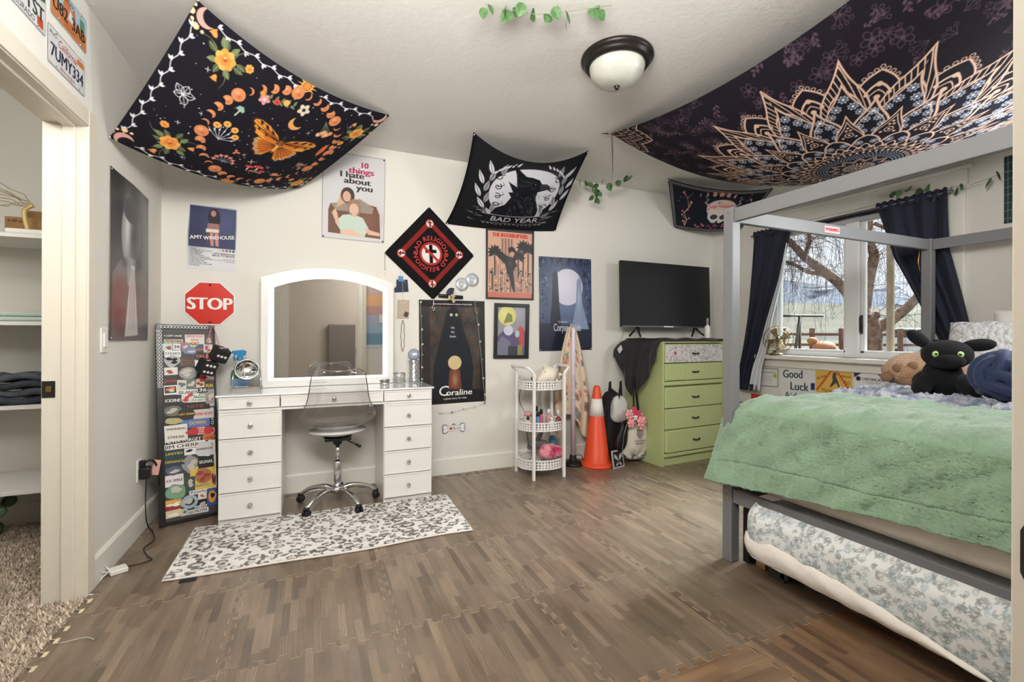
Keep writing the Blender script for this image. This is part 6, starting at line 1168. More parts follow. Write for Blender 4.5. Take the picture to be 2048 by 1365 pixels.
bottle('tall rose pink pump bottle on middle cart tier', 1.86, 3.47, Z2, .032, .155, PKB, WHT_)
bottle('red dropper bottle with white pointed cap on middle cart tier', 1.945, 3.46, Z2, .026, .145, AMB, WHT_, .3, caph=.38)
bottle('sky blue tube bottle on middle cart tier', 1.735, 3.43, Z2, .017, .145, SKY, DRK, .8)
bottle('rose red slim bottle on middle cart tier', 1.770, 3.44, Z2, .019, .165, ROSE, DRK, .6)
bottle('dark capped clear bottle at back of middle cart tier', 1.765, 3.53, Z2, .022, .18, GRY, DRK, .7)
bottle('square white jar with dark lid, left on middle cart tier', 1.66, 3.47, Z2, .028, .105, TAN_, DRK, .4, 'jar', cat='jar')
bottle('small navy nail polish bottle on middle cart tier', 1.692, 3.42, Z2, .017, .075, NVB, WHT_, .4, caph=.4)
bottle('short white squat bottle in front on middle cart tier', 1.855, 3.41, Z2, .024, .095, WHT_, WHT_, .5)
bottle('tiny dark polish bottle on middle cart tier', 1.900, 3.405, Z2, .013, .07, DRK, GRY, .5, caph=.4)
bottle('pale cream tub at back left of middle cart tier', 1.70, 3.55, Z2, .034, .13, WHT_, PKB, .9, 'tub', cat='tub')
for k, (x, y, l) in enumerate(((1.925, 3.40, 'gold'), (1.80, 3.40, 'dusky pink'))): bottle(l+' miniature pot at the front rim of middle cart tier', x, y, Z2, .015, .045, (C('gold', (180, 150, 96)), ROSE)[k], DRK, .8, 'pot', caph=.35, cat='pot')
# lower tier: hair dryer, plush blanket, cloth
hd = thing('hair_dryer', 'grey hair dryer with coiled cord on the lowest cart tier', 'hair dryer', (1.77, 3.53, .08)); GRD_ = C('dryer', (98, 98, 100), .5); m = MB(); m.tube(bend([(1.70, 3.52, .23), (1.76, 3.52, .245), (1.83, 3.51, .24), (1.86, 3.50, .235)], 10), [.03, .038, .042, .042, .04, .038, .036, .034, .034, .035], 14); m.build('barrel', GRD_, hd); m = MB(); m.tube([(1.76, 3.52, .25), (1.79, 3.50, .32), (1.805, 3.49, .355)], [.022, .019, .014], 10); m.build('handle', GRD_, hd); m = MB(); m.tube(coil((1.77, 3.53, .20), .075, 4, .004, 6, .014), .005, 6); m.build('cord', GRD_, hd)
cvp = M('pink_cow_plush', (232, 156, 164), 1, sheen=.5, bump=(150, .5, .004), var=(16, .3, (190, 24, 92)))
m = MB(); q = np.random.default_rng(3)
for k in range(9): m.ell((1.80+.022*k+q.normal(0, .012), 3.44+.05*q.random(), .145+.075*q.random()), (.062, .050, .050), 14, 10, rot('Z', q.uniform(0, 3)))
tag(m.build('pink_plush_blanket', cvp), 'pink plush with magenta spots bundled on the lowest cart tier', 'blanket')
m = MB(); 
for k in range(5): m.ell((1.905+.015*k, 3.55+.01*k, .16+.02*k), (.06, .03, .05), 12, 8, rot('Z', .4*k))
tag(m.build('denim_cloth', M('denim_blue', (86, 124, 148), .9, bump=(60, .4))), 'blue denim cloth tucked behind the pink plush', 'cloth')
m = MB(); m.lathe([(0, 0), (.055, .004), (.062, .03), (.055, .06), (.03, .07), (0, .072)], (1.70, 3.43, .078), n=20); tag(m.build('printed_pouch', M('pouch_print', (222, 216, 204), .9, var=(70, .8, (70, 68, 66)))), 'cream pouch with black print at the left of lowest cart tier', 'pouch')
# ================================================================ tube floor lamp with scarf
lp = thing('floor_lamp', 'tall white tube floor lamp on black base behind the cone', 'lamp', (2.19, 3.62, 0)); m = MB(); m.lathe([(0, 0), (.105, 0), (.105, .02), (.045, .03), (.03, .06), (.03, .085), (0, .085)], (2.19, 3.62, 0), n=26); m.build('base', BLACK, lp); m = MB(); m.lathe([(0, .08), (.019, .08), (.019, 1.235), (.015, 1.245), (0, 1.245)], (2.19, 3.62, 0), n=18); m.build('tube', M('lamp_tube', (216, 206, 222), .4), lp); m = MB(); m.lathe([(.0203, .60), (.0203, .612)], (2.19, 3.62, 0), n=18); m.build('joint_ring', WHITE, lp)
m = MB(); m.tube(bend([(2.11, 3.56, .04), (2.15, 3.54, .095), (2.22, 3.54, .10), (2.26, 3.56, .05), (2.27, 3.58, .005)], 18), .0035, 6); m.build('cord', BLACK, lp)
cv = Cv(1.0, 1.0, 150, (216, 198, 172)); r = np.random.default_rng(6)
for k in range(150):
    x, y = r.uniform(0, 1, 2); c_ = [(186, 116, 112), (122, 140, 138), (196, 156, 120), (150, 120, 106), (226, 206, 176), (202, 140, 130)][k % 6]; s = r.uniform(.02, .05); (cv.flower(x, y, s, 6, c_, (150, 90, 80)) if k % 2 else cv.leaf(x, y, s*1.3, s*.35, r.uniform(0, 6), c_))
def scarf(a, b, off):
    a = np.asarray(a, float); t = np.asarray(b, float); th = (a-.5)*5.4; top = 1-t; hang = .92+.12*np.sin(a*9+1); z = 1.262-.02*np.cos(th)*(1-top)-top*hang
    spread = .030+.13*np.clip(top*1.6, 0, 1)**.7-.035*np.clip(top-.65, 0, 1)*2+.016*np.sin(th*6)*np.clip(top*2, 0, 1)
    rr = np.where(top < .02, .012, spread); return np.stack([2.19+rr*np.sin(th)*1.0+.01*top, 3.635-rr*np.cos(th)*.55*np.where(np.cos(th) > .55, .35, 1)+.0*a, z], -1)
def scarf2(a, b, off):
    P_ = scarf(a, b, off); return P_
cvl = Cv(1.0, 1.0, 150, (0, 0, 0)); cvl.a = cv.a
sc_ = sheet('floral_scarf', cvl, lambda a, b, off: scarf(.09+np.asarray(a)*.82, b, off)+np.array((0, .015, 0)), M('print_voile', rough=.85, attr='Col'), None, back=(206, 186, 160), back_off=.001); tag(sc_, 'sheer floral scarf draped over the tube floor lamp', 'scarf')
# ================================================================ traffic cone
cn = thing('traffic_cone', 'orange traffic cone with white reflective collar', 'cone', (2.375, 3.515, 0)); ORC = M('cone_orange', (226, 76, 36), .45); m = MB()
m.lathe([(.115, 0), (.148, 0), (.150, .008), (.146, .022), (.130, .030), (.124, .040), (.118, .045), (.032, .700), (.027, .716), (.018, .722), (.016, .716), (.0, .715)], (2.375, 3.515, 0), n=36); m.build('body', ORC, cn)
m = MB(); m.lathe([(.0665, .452), (.0675, .452), (.0475, .606), (.0465, .606)], (2.375, 3.515, 0), n=36); m.build('collar', M('cone_collar', (226, 220, 214), .6), cn)
# ================================================================ bags beside the dresser
BLKC = M('black_canvas', (24, 23, 25), .8, bump=(80, .3)); CANV = M('natural_canvas', (212, 202, 186), .9, bump=(150, .3, .003))
def sack(m, c, hx, hy, hz, R=None, k=.6, nu=26, nv=18, top=.7, wob=.1, seed=0):
    q = np.random.default_rng(seed); ph = q.uniform(0, 6, 4); U, V = np.meshgrid(np.linspace(0, 2*PI, nu), np.linspace(-1, 1, nv)); prof_ = (1-np.abs(V)**4)**.5; prof_ = np.where(V > 0, np.maximum(prof_*(1-(1-top)*V), .02), np.maximum(prof_, .02)); c_, s_ = np.cos(U), np.sin(U)
    w_ = 1+wob*np.sin(3*U+V*4+ph[0])+wob*.5*np.sin(5*U-V*6+ph[1]); Q = np.stack([hx*np.sign(c_)*np.abs(c_)**k*prof_*w_, hy*np.sign(s_)*np.abs(s_)**k*prof_*w_, hz*V], -1); Q = Q if R is None else Q@np.asarray(R).T; m.grid(Q+np.array(c)); return m
bp = thing('backpack', 'black and white backpack leaning between cone and dresser', 'backpack', (2.56, 3.56, 0)); m = MB(); sack(m, (2.58, 3.57, .36), .12, .09, .32, seed=1); m.build('body', BLKC, bp); m = MB(); sack(m, (2.60, 3.49, .50), .085, .05, .13, seed=2, wob=.05); m.build('white_pocket', M('grey_canvas', (196, 194, 190), .8), bp)
for dx in (-.07, .05): m = MB(); m.tube(bend([(2.55+dx, 3.50, .30), (2.53+dx, 3.47, .55), (2.56+dx, 3.48, .72), (2.60+dx, 3.53, .74), (2.62+dx, 3.55, .60)], 18), .014, 8, flat=.35); m.build('strap', BLKC, bp)
po = thing('black_pouch', 'black zipped pouch in front of the backpack', 'pouch', (2.56, 3.38, .02)); m = MB(); sack(m, (2.565, 3.40, .27), .055, .04, .14, rot('Y', .25), seed=4, wob=.04); m.build('body', M('black_leather', (20, 20, 22), .4), po); m = MB(); m.tube(bend([(2.545, 3.36, .15), (2.555, 3.355, .28), (2.59, 3.355, .385)], 12), .003, 5); m.build('zipper', SIL, po)
tt = thing('tote_bag', 'natural canvas tote bag with grey crest print against dresser', 'bag', (2.74, 3.42, .05)); fT = lambda a, b, t: (2.735+a, 3.395-t+.03*a, .27+b)
U, V = np.meshgrid(np.linspace(-1, 1, 24), np.linspace(-1, 1, 20)); wT = np.interp(V, [-1, -.55, .2, 1], [.055, .165, .135, .06]); zT = V*.185-.04*np.abs(U)*(V < -.5); m = MB()
for sg in (1, -1): m.grid(np.stack([2.735+U*wT+.02*V, 3.42-sg*.045*(1-U**2)*(1-V**4)+.008*np.sin(U*6+V*3), .275+zT], -1)[::sg])
m.build('body', CANV, tt)
m = MB(); m.tube(bend([(2.70, 3.40, .44), (2.69, 3.39, .62), (2.71, 3.42, .80), (2.75, 3.43, .66), (2.77, 3.42, .45)], 20), .012, 8, flat=.3); m.build('strap', BLKC, tt); m = MB(); m.tube([(2.745+.03*a, 3.363, .29+b*.04) for a, b in ((-1, .9), (0, .6), (1, .9), (1, -.1), (.5, -.8), (0, -1.1), (-.5, -.8), (-1, -.1))], .0035, 6, closed=True); m.tube([(2.745+.018*a, 3.362, .292+b*.025) for a, b in ((-1, .6), (-.3, 0), (-.6, -.6), (0, -.9), (.6, -.6), (.3, 0), (1, .6))], .003, 5); m.build('crest', M('crest_grey', (96, 96, 98), .8), tt)
m = MB(); text(m, 'UTAH FORM', 2.742, .212, .022, lambda a, b, t: (a, 3.366-t-.004*abs(a-2.742), b), bold=.02, off=.003); m.build('lettering', M('crest_grey'), tt); m = MB(); text(m, 'MATTERS', 2.742, .187, .022, lambda a, b, t: (a, 3.367-t-.004*abs(a-2.742), b), bold=.02, off=.003); m.build('lettering', M('crest_grey'), tt)
m = MB(); sack(m, (2.76, 3.47, .09), .12, .05, .07, seed=7); tag(m.build('patterned_bag', M('bw_pattern', (206, 206, 208), .8, var=(55, .8, (40, 40, 46)))), 'black and white patterned bag under the tote', 'bag')
fl_ = thing('flower_bouquet', 'bouquet of pink artificial flowers stuck over the tote bag', 'flowers', (2.70, 3.36, .40)); 
for k, (x, z, s, c) in enumerate(((2.60, .475, .045, 0), (2.655, .50, .040, 1), (2.62, .395, .042, 0), (2.70, .46, .045, 1), (2.735, .40, .052, 0), (2.745, .355, .035, 0), (2.67, .44, .022, 2), (2.635, .455, .02, 2))):
    m = MB(); cc_ = np.array((x, 3.335+.01*(k % 2), z))
    for j in range(6): a = j*PI/3+k; m.ell(cc_+np.array((math.cos(a)*s*.6, -.006*(j % 2), math.sin(a)*s*.6)), (s*.5, s*.22, s*.38), 10, 6, rot('Y', -a))
    m.ell(cc_-np.array((0, .012, 0)), s*.3, 8, 6); m.build('bloom', (M('bloom_pink', (232, 158, 160), .7), M('bloom_rose', (206, 70, 96), .7), M('bloom_white', (236, 230, 226), .7))[c], fl_)
for k in range(9): a = k*.75; m = MB(); m.ell((2.675+.06*math.cos(a), 3.352, .425+.045*math.sin(a)), (.032, .006, .012), 8, 5, rot('Y', -a)); m.build('leaf', M('dull_leaf', (88, 110, 86), .7), fl_)
fp = thing('small_print', 'small black and white print standing on floor beside the cone', 'picture', (2.52, 3.36, 0)); R_ = rot('Z', .25)@rot('X', -.18); m = MB(); m.box(-.075, .075, 0, .008, 0, .155, R=R_, o=(2.515, 3.365, 0)); m.build('board', M('print_grey', (176, 172, 168), .7), fp)
m = MB(); cc_ = np.array((2.515, 3.365, 0)); W2 = lambda a, b: cc_+R_@np.array((a, -.002, b))
m.add([W2(a, b) for a, b in ((-.062, .012), (.062, .012), (.062, .142), (-.062, .142))], [(0, 1, 2, 3)]); m.build('panel', INK, fp); m = MB()
for s in (-1, 1): m.add([tuple(np.array(W2(a*s, b))-R_@np.array((0, .001, 0))) for a, b in ((.004, .06), (.05, .09), (.052, .125), (.03, .115), (.012, .10))], [(0, 1, 2, 3, 4)]); m.add([tuple(np.array(W2(a*s, b))-R_@np.array((0, .001, 0))) for a, b in ((.002, .055), (.03, .04), (.045, .02), (.012, .025))], [(0, 1, 2, 3)])
stuff(m.build('print_shapes', M('print_grey'), fp))
# ================================================================ green dresser
GRNP = M('green_paint', (178, 188, 132), .35, bump=(25, .05)); Rd = rot('Z', .062); O_ = np.array((2.875, 3.222, 0)); DW, DD, DH = .80, .48, 1.135
ds = thing('green_dresser', 'olive green dresser with doodle papered top drawer', 'dresser', (3.25, 3.48, 0))
def dbox(x0, x1, y0, y1, z0, z1): m = MB(); m.box(x0, x1, y0, y1, z0, z1, R=Rd, o=O_); return m
t = .022
m = dbox(0, t, 0, DD, 0, DH); m.box(DW-t, DW, 0, DD, 0, DH, R=Rd, o=O_); m.box(t, DW-t, DD-t, DD, .05, DH, R=Rd, o=O_); m.box(t, DW-t, .004, DD-t, DH-.022, DH, R=Rd, o=O_); m.box(t, DW-t, .02, DD-t, 0, .082, R=Rd, o=O_); m.box(t, DW-t, .03, DD-t, .10, DH-.03, R=Rd, o=O_); m.build('carcass', GRNP, ds, .002)
for z0, z1 in ((.084, .116), (.728, .764)): dbox(t-.004, DW-t+.004, -.012, .05, z0, z1).build('ledge', GRNP, ds, .006)
HND = M('black_handle', (34, 32, 34), .35, .4)
def handle(par, x, z, y=-.016):
    m = MB(); P_ = [(x-.036, y+.012, z), (x-.036, y-.010, z-.002), (x-.02, y-.020, z-.004), (x+.02, y-.020, z-.004), (x+.036, y-.010, z-.002), (x+.036, y+.012, z)]; m.tube([O_+Rd@np.array(q) for q in P_], [.0075, .0065, .006, .006, .0065, .0075], 8); m.build('handle', HND, par)
for z0, z1, off in ((.522, .712, 0), (.330, .516, .0), (.124, .324, -.012)):
    d = dbox(t+.004, DW-t-.004, -.012+off, .06, z0, z1).build('drawer', GRNP, ds, .008); handle(d, DW/2, (z0+z1)/2, -.014+off)
d = dbox(t+.004, DW-t-.004, -.008, .06, .770, .926).build('drawer', GRNP, ds, .003); handle(d, DW/2, .848, -.012)
for x0, x1 in ((t+.008, .268), (.274, .524), (.530, DW-t-.008)): dbox(x0, x1, -.012, -.006, .774, .922).build('panel', GRNP, d, .003)
d = dbox(t+.004, DW-t-.004, -.008, .06, .934, 1.098).build('drawer', GRNP, ds, .003); cv = Cv(.745, .160, 330, (206, 202, 198)); r = np.random.default_rng(14)
for x in (.25, .5): cv.line([(x, 0), (x, .16)], .003, (170, 166, 162))
for k in range(330):
    x, y = r.uniform(0, .745), r.uniform(0, .16); s = r.uniform(.005, .014); c_ = [(120, 116, 116), (90, 86, 88), (150, 146, 146), (190, 120, 124)][0 if r.random() < .5 else r.integers(0, 4)]; a = r.uniform(0, 6); u = k % 4
    (cv.ell(x, y, s, s*.7, c_, a, .9, .0018) if u == 0 else cv.line([(x+s*math.cos(a+i*2.2)*(.5+.5*(i % 2)), y+s*math.sin(a+i*2.2)) for i in range(6)], .0018, c_, .9) if u == 1 else cv.rect(x, y, x+s*1.4, y+s*.8, c_, .35) if u == 2 else cv.line([(x, y), (x+s*2*math.cos(a), y+s*math.sin(a))], .0022, c_))
cv.ell(.12, .085, .016, None, (178, 54, 74))
fD = lambda a, b, off: (np.stack([.028+np.asarray(a, float), -.0095-off+0*np.asarray(a, float), .936+np.asarray(b, float)], -1)@Rd.T)+O_
sheet('doodle_paper', cv, fD, PAPER, d, back_off=.001); handle(d, DW/2, 1.018, -.016)
# cloth over the top
BLC = M('black_cloth', (26, 26, 29), .75, bump=(40, .15), sheen=.15); DT = DH+.001
X_, Y_ = np.meshgrid(np.linspace(-.02, DW-.01, 60), np.linspace(-.012, DD-.03, 34)); Z_ = DT+.012+.008*np.sin(X_*26+Y_*9)*np.exp(-Y_*3)+.006*np.sin(Y_*31+X_*5); Z_ = np.where(Y_ < 0, DT-.006, Z_)
P1 = np.stack([X_, Y_, Z_], -1)@Rd.T+O_; m = MB(); m.grid(P1); A_, B_ = np.meshgrid(np.linspace(0, 1, 50), np.linspace(0, 1, 40)); low = np.interp(A_, [0, .10, .45, .75, 1], [.30, .36, .52, .36, .30]); low = .06+.46*np.clip(1-np.abs(A_-.42)/.5, 0, 1)**.8+.12*(A_ > .55)
drop = B_*low; bulge = .02+.15*np.sin(np.clip(B_*1.3, 0, 1)*PI*.5)*(.35+.65*A_)+.018*np.sin(A_*22)*B_; P2 = np.stack([-.005-bulge*np.clip(B_*6, 0, 1), DD*A_*.97-.0, DT+.016-drop*1.0], -1)@Rd.T+O_; m.grid(P2)
ct = thing('black_cloth', 'black satin cloth draped over the green dresser top', 'cloth', (3.2, 3.45, DT)); m.build('cloth', BLC, ct, solid=.003)
pt_ = (np.array([[-.172, .36, DT-.045], [-.178, .325, DT-.085], [-.186, .36, DT-.13], [-.182, .40, DT-.09]])@Rd.T)+O_; m = MB(); m.add(pt_, [(0, 1, 2, 3)]); m.build('diamond_patch', M('patch_white', (206, 204, 204), .7), ct, solid=.002)
# television
tv = thing('television', 'flat black television standing on the dresser', 'television', (3.25, 3.60, DT+.02)); Rt = rot('X', -.03); OT = np.array((3.272, 3.585, 1.262)); tb_ = lambda *a: MB().box(*a, R=Rt, o=OT)
tb_(-.568, .568, 0, .035, 0, .640).build('body', M('tv_body', (20, 20, 22), .35), tv, .004); tb_(-.562, .562, -.0015, .001, .018, .634).build('screen', M('tv_screen', (40, 40, 42), .32, spec=.35), tv); tb_(-.566, .566, -.003, .002, .0, .014).build('bezel', M('tv_bezel', (120, 120, 124), .3, .7), tv); tb_(-.06, .06, -.004, .0, .002, .012).build('badge', CHROME, tv)
for s in (-1, 1):
    m = MB(); c_ = OT+np.array((s*.36, .018, .01)); m.tube([c_, c_+np.array((s*.03, -.045, -.06)), c_+np.array((s*.055, -.10, -.100))], .010, 8); m.tube([c_, c_+np.array((s*.03, .045, -.06)), c_+np.array((s*.045, .08, -.100))], .010, 8); m.build('foot', BLACK, tv)
_sb = bottle('white spray bottle on the dresser right of the television', 3.60, 3.40, DT+.018, .028, .20, WHT_, GRY, .35, 'spray_can', caph=.3); del _sb['group']
# ================================================================ curtains
CUR = M('navy_curtain', (30, 33, 50), .85, bump=(200, .2, .003), sheen=.05); LIN = M('curtain_lining', (206, 208, 212), .85)
def curtain(name, label, top, bot, z1, z0, xw, nf, amp, edge_pts, lining=None, flip=1):
    """edge_pts: list of (t, y_left, y_right) from top to bottom"""
    t = thing(name, label, 'curtain', (xw, (top[0]+top[1])/2, z0)); S_, T_ = np.meshgrid(np.linspace(0, 1, 90), np.linspace(0, 1, 60)); tt = [e[0] for e in edge_pts]; ya = np.interp(T_, tt, [e[1] for e in edge_pts]); yb = np.interp(T_, tt, [e[2] for e in edge_pts])
    zt = z1+.012*np.sin(S_*nf*3.3)*(T_ < .03); zb = z0+.05*np.sin(S_*3+1)*0; Q = np.stack([xw+amp*(.35+.65*T_)*np.sin(S_*nf*2*PI+.6*np.sin(T_*4))+.012*np.sin(S_*nf*PI*1.3+T_*5), ya+(yb-ya)*S_, zt+(zb-zt)*T_], -1); m = MB(); m.grid(Q); m.build('cloth', CUR, t, solid=.003)
    m = MB(); m.grid(np.stack([xw+.006*np.sin(np.linspace(0, 50, 70))[None]*np.ones((4, 1))-.006*np.array([1, 1.6, 1.6, 1])[:, None], np.linspace(top[0], top[1], 70)[None]*np.ones((4, 1)), z1+np.array([-.045, -.03, -.005, .014])[:, None]+.006*np.sin(np.linspace(0, 60, 70))[None]], -1)); m.build('rod_pocket', CUR, t, solid=.002)
    if lining:
        S2, T2 = np.meshgrid(np.linspace(0, 1, 40), np.linspace(lining[0], 1, 30)); l0 = np.interp(T2, tt, [e[2] for e in edge_pts]); l1 = np.interp(T2, [lining[0], 1], [0, lining[1]]); m = MB(); m.grid(np.stack([xw-.012+.014*np.sin(S2*16+T2*3), l0+.008-l1*S2, z1+(z0-z1)*T2], -1)); m.build('lining', LIN, t, solid=.002)
    return t
cL = curtain('curtain', 'navy curtain tied back at the left of the window by the dresser', (3.19, 2.79), None, 2.185, .645, 3.985, 4, .022, [(0, 3.185, 2.79), (.3, 3.235, 2.90), (.55, 3.27, 3.03), (.75, 3.31, 3.12), (.86, 3.34, 3.185), (1, 3.36, 3.225)], (.10, .125))
m = MB(); m.grid(np.stack([3.965+.012*np.sin(np.linspace(0, 16, 40))[None]*np.ones((3, 1)), np.linspace(3.33, 3.14, 40)[None]*np.ones((3, 1)), np.array([.705, .672, .64])[:, None]*np.ones((1, 40))], -1)); m.build('hem', CUR, cL, solid=.003)
cR = curtain('curtain', 'navy curtain at the right of the window behind the bed', (2.125, 1.69), None, 2.19, 1.02, 3.995, 4, .022, [(0, 2.125, 1.69), (.35, 2.02, 1.68), (.7, 1.83, 1.60), (.88, 1.73, 1.56), (1, 1.66, 1.52)])
# curtain rod hidden in the pockets
m = MB(); m.tube([(3.985, 3.22, 2.165), (3.99, 1.66, 2.172)], .007, 8); tag(m.build('curtain_rod', M('rod_grey', (96, 96, 102), .4, .6)), 'thin metal rod carrying the two navy curtains', 'rod')
# sill things: fan, snuffer
fa_ = thing('desk_fan', 'small brass coloured desk fan on the window sill', 'fan', (4.02, 2.98, 1.0)); FM = M('fan_brass', (142, 128, 96), .35, .8); Rf = rot('Z', -.90)@rot('X', PI/2); fc = np.array((4.03, 2.965, 1.150)); 
def fp3(a, b, c_): return fc+Rf@np.array((a, b, c_))
m = MB()
for rr, zz in ((.125, 0), (.125, .03), (.085, .045), (.04, .05)): m.tube([fp3(rr*math.cos(t), rr*math.sin(t), zz) for t in np.linspace(0, 2*PI, 40, endpoint=False)], .0028, 5, closed=True)
for k in range(22): a = k*2*PI/22; m.tube([fp3(.02*math.cos(a), .02*math.sin(a), .05), fp3(.085*math.cos(a), .085*math.sin(a), .045), fp3(.125*math.cos(a), .125*math.sin(a), .015), fp3(.10*math.cos(a), .10*math.sin(a), -.02)], .0012, 4)
m.build('cage', FM, fa_)
for k in range(4): a = k*PI/2+.4; m = MB(); m.add([fp3(.02*math.cos(a+d), .02*math.sin(a+d), z) for d, z in ((-.5, .012), (.5, 0))]+[fp3(.105*math.cos(a+d), .105*math.sin(a+d), z) for d, z in ((.36, -.004), (0, .01), (-.30, .02))], [(0, 1, 2, 3, 4)]); m.build('blade', FM, fa_, solid=.002)
m = MB(); m.lathe([(0, .055), (.018, .05), (.024, .03), (.026, -.03), (.02, -.05), (0, -.052)], fc, Rf, 16); m.build('motor', FM, fa_); m = MB(); m.tube([tuple(fc), (4.03, 2.975, 1.05), (4.02, 2.98, 1.02)], .009, 8); m.lathe([(0, 0), (.062, .002), (.06, .012), (.03, .022), (0, .024)], (4.02, 2.975, 1.001), n=24); m.build('stand', FM, fa_)
m = MB(); m.tube(bend([(4.03, 3.0, 1.10), (4.0, 3.06, 1.05), (3.995, 3.03, 1.008), (4.0, 2.92, 1.006), (4.01, 2.96, 1.03)], 20), .003, 5); m.build('cord', M('cord_brown'), fa_)
sn_ = thing('curved_ornament', 'slim grey metal ornament with curved top on window sill', 'ornament', (4.03, 1.86, 1.0)); m = MB(); m.tube(bend([(4.03, 1.87, 1.001), (4.03, 1.858, 1.05), (4.03, 1.838, 1.10), (4.03, 1.832, 1.13), (4.03, 1.845, 1.148), (4.03, 1.856, 1.138)], 20), np.linspace(.016, .009, 20), 10); m.build('stem', M('pewter', (112, 116, 122), .35, .8), sn_)
# ================================================================ papers under the window
def wall_paper(name, label, cat, q4, w, h, bg, draw=None, words=(), ppu=260):
    fm = wall_map(*q4, w, h, 'right', .004); cv = Cv(w, h, ppu, bg)
    if draw: draw(cv)
    t = thing(name, label, cat, (XR, q4[0][0], q4[2][1])); sheet('sheet', cv, fm, PAPER, t, back_off=.001)
    for st, x, y, sz, mat, kw in words: m = MB(); text(m, st, x, y, sz, fm, **kw); m.build('lettering', mat, t)
    return t
def cert(c):
    for e in (.006,): c.line([(e, e), (.214-e, e), (.214-e, .176-e), (e, .176-e), (e, e)], .007, (120, 124, 128))
    c.ell(.180, .105, .018, None, (196, 166, 96)); [c.line([(.04, .10-.014*k), (.15, .10-.014*k)], .0025, (160, 160, 164)) for k in range(4)]
wall_paper('award_certificate', 'small bordered certificate with gold seal under the window', 'certificate', ((3.205, .866), (2.985, .872), (2.985, .690), (3.208, .682)), .214, .176, (222, 220, 214), cert, [('Falcon of the Month', .107, .128, .020, INK, dict(shear=.25, width=.16))])
TEALI = M('ink_teal', (28, 66, 84), .6)
wall_paper('good_luck_sign', 'handwritten white Good Luck sign under the window', 'sign', ((2.965, .874), (2.640, .886), (2.640, .60), (2.965, .60)), .32, .28, (224, 224, 222), lambda c: c.rect(.285, .10, .32, .16, (40, 44, 110)), [('Good', .12, .195, .105, TEALI, dict(width=.19, bold=.02)), ('Luck', .18, .085, .105, TEALI, dict(width=.17, bold=.02)), ('Aid', .10, .0, .09, TEALI, dict(width=.12))])
def may(c):
    for s in (-1, 1):
        P_ = [(.155+s*(.03+.115*t), .185-.165*t) for t in np.linspace(0, 1, 9)]; c.line(P_, .007, (196, 62, 38))
        for x, y in P_[::1]: c.line([(x-s*.016, y+.004), (x, y), (x-s*.002, y+.018)], .006, (196, 62, 38))
    c.poly([(.12, .06), (.145, .115), (.14, .155), (.165, .165), (.185, .12), (.205, .06), (.195, .055), (.172, .10), (.13, .055)], (70, 72, 78)); c.ell(.16, .17, .016, None, (70, 72, 78))
wall_paper('team_sign', 'yellow softball team sign with red stitching under the window', 'sign', ((2.632, .884), (2.335, .880), (2.333, .685), (2.632, .690)), .30, .195, (222, 178, 84), may, [('Michee', .055, .125, .038, INK, dict(width=.085, ang=.5)), ('Welcome', .250, .148, .034, INK, dict(width=.085)), ('TO', .262, .095, .034, INK, {}), ('Mayhem 2024', .14, .012, .042, INK, dict(width=.17))])
def cer2(c):
    c.poly([(0, .15), (0, .19), (.06, .19)], (40, 50, 84)); c.poly([(.27, .14), (.27, .19), (.17, .19)], (40, 50, 84)); c.poly([(0, 0), (0, .05), (.03, 0)], (40, 50, 84)); c.ell(.035, .145, .018, None, (30, 34, 44)); [c.line([(.05, .085-.018*k), (.22, .085-.018*k)], .0022, (170, 170, 176)) for k in range(4)]
wall_paper('achievement_certificate', 'white certificate with navy corners under window beside the plush', 'certificate', ((2.323, .884), (2.058, .880), (2.058, .685), (2.323, .690)), .27, .19, (226, 226, 228), cer2, [('CERTIFICATE', .145, .135, .030, INK, dict(width=.165, bold=.03)), ('OF ACHIEVEMENT', .145, .115, .013, INK, {}), ('Christina Jameson', .145, .055, .02, M('ink_gold', (166, 130, 84), .6), dict(shear=.3, width=.12))])
wall_paper('red_poster', 'orange red poster low on the wall behind the blanket', 'poster', ((3.28, .60), (3.00, .60), (3.00, .30), (3.28, .30)), .28, .30, (204, 66, 38), None, [('THE', .06, .22, .06, M('ink_dark_red', (92, 26, 22), .6), dict(bold=.04))])
m = MB(); m.box(3.87, 4.05, 3.10, 3.42, 0, .50); tag(m.build('maroon_box', M('maroon', (96, 34, 36), .8), None, .01), 'maroon storage box on floor behind the bed post', 'box')
wall_paper('map_poster', 'dark green line drawing poster at the right edge above the bed', 'poster', ((1.437, 2.335), (1.14, 2.335), (1.14, 1.905), (1.437, 1.905)), .30, .43, (28, 44, 48), lambda c: [c.line([(.018, .0), (.018, .43)], .004, (110, 150, 150)), [c.line([(.0, .03+.05*k), (.05+.02*(k % 3), .03+.05*k+.01*(k % 2))], .003, (110, 150, 150)) for k in range(9)], [c.line([(.03+.02*k, .02), (.05+.03*k, .2+.03*(k % 2)), (.04+.02*k, .4)], .003, (90, 128, 130)) for k in range(8)]])
# necklace on the bed's far post
m = MB(); m.tube([(BX1-.06+.0, 1.79, 1.80), (BX1-.058, 1.80, 1.70), (BX1-.06, 1.79, 1.64), (BX1-.03, 1.80, 1.635), (BX1-.005, 1.79, 1.655), (BX1-.02, 1.79, 1.72), (BX1-.03, 1.79, 1.82)], .003, 5, closed=True); tag(m.build('gold_necklace', BRASS), 'thin gold necklace hanging on the far bed post', 'necklace')
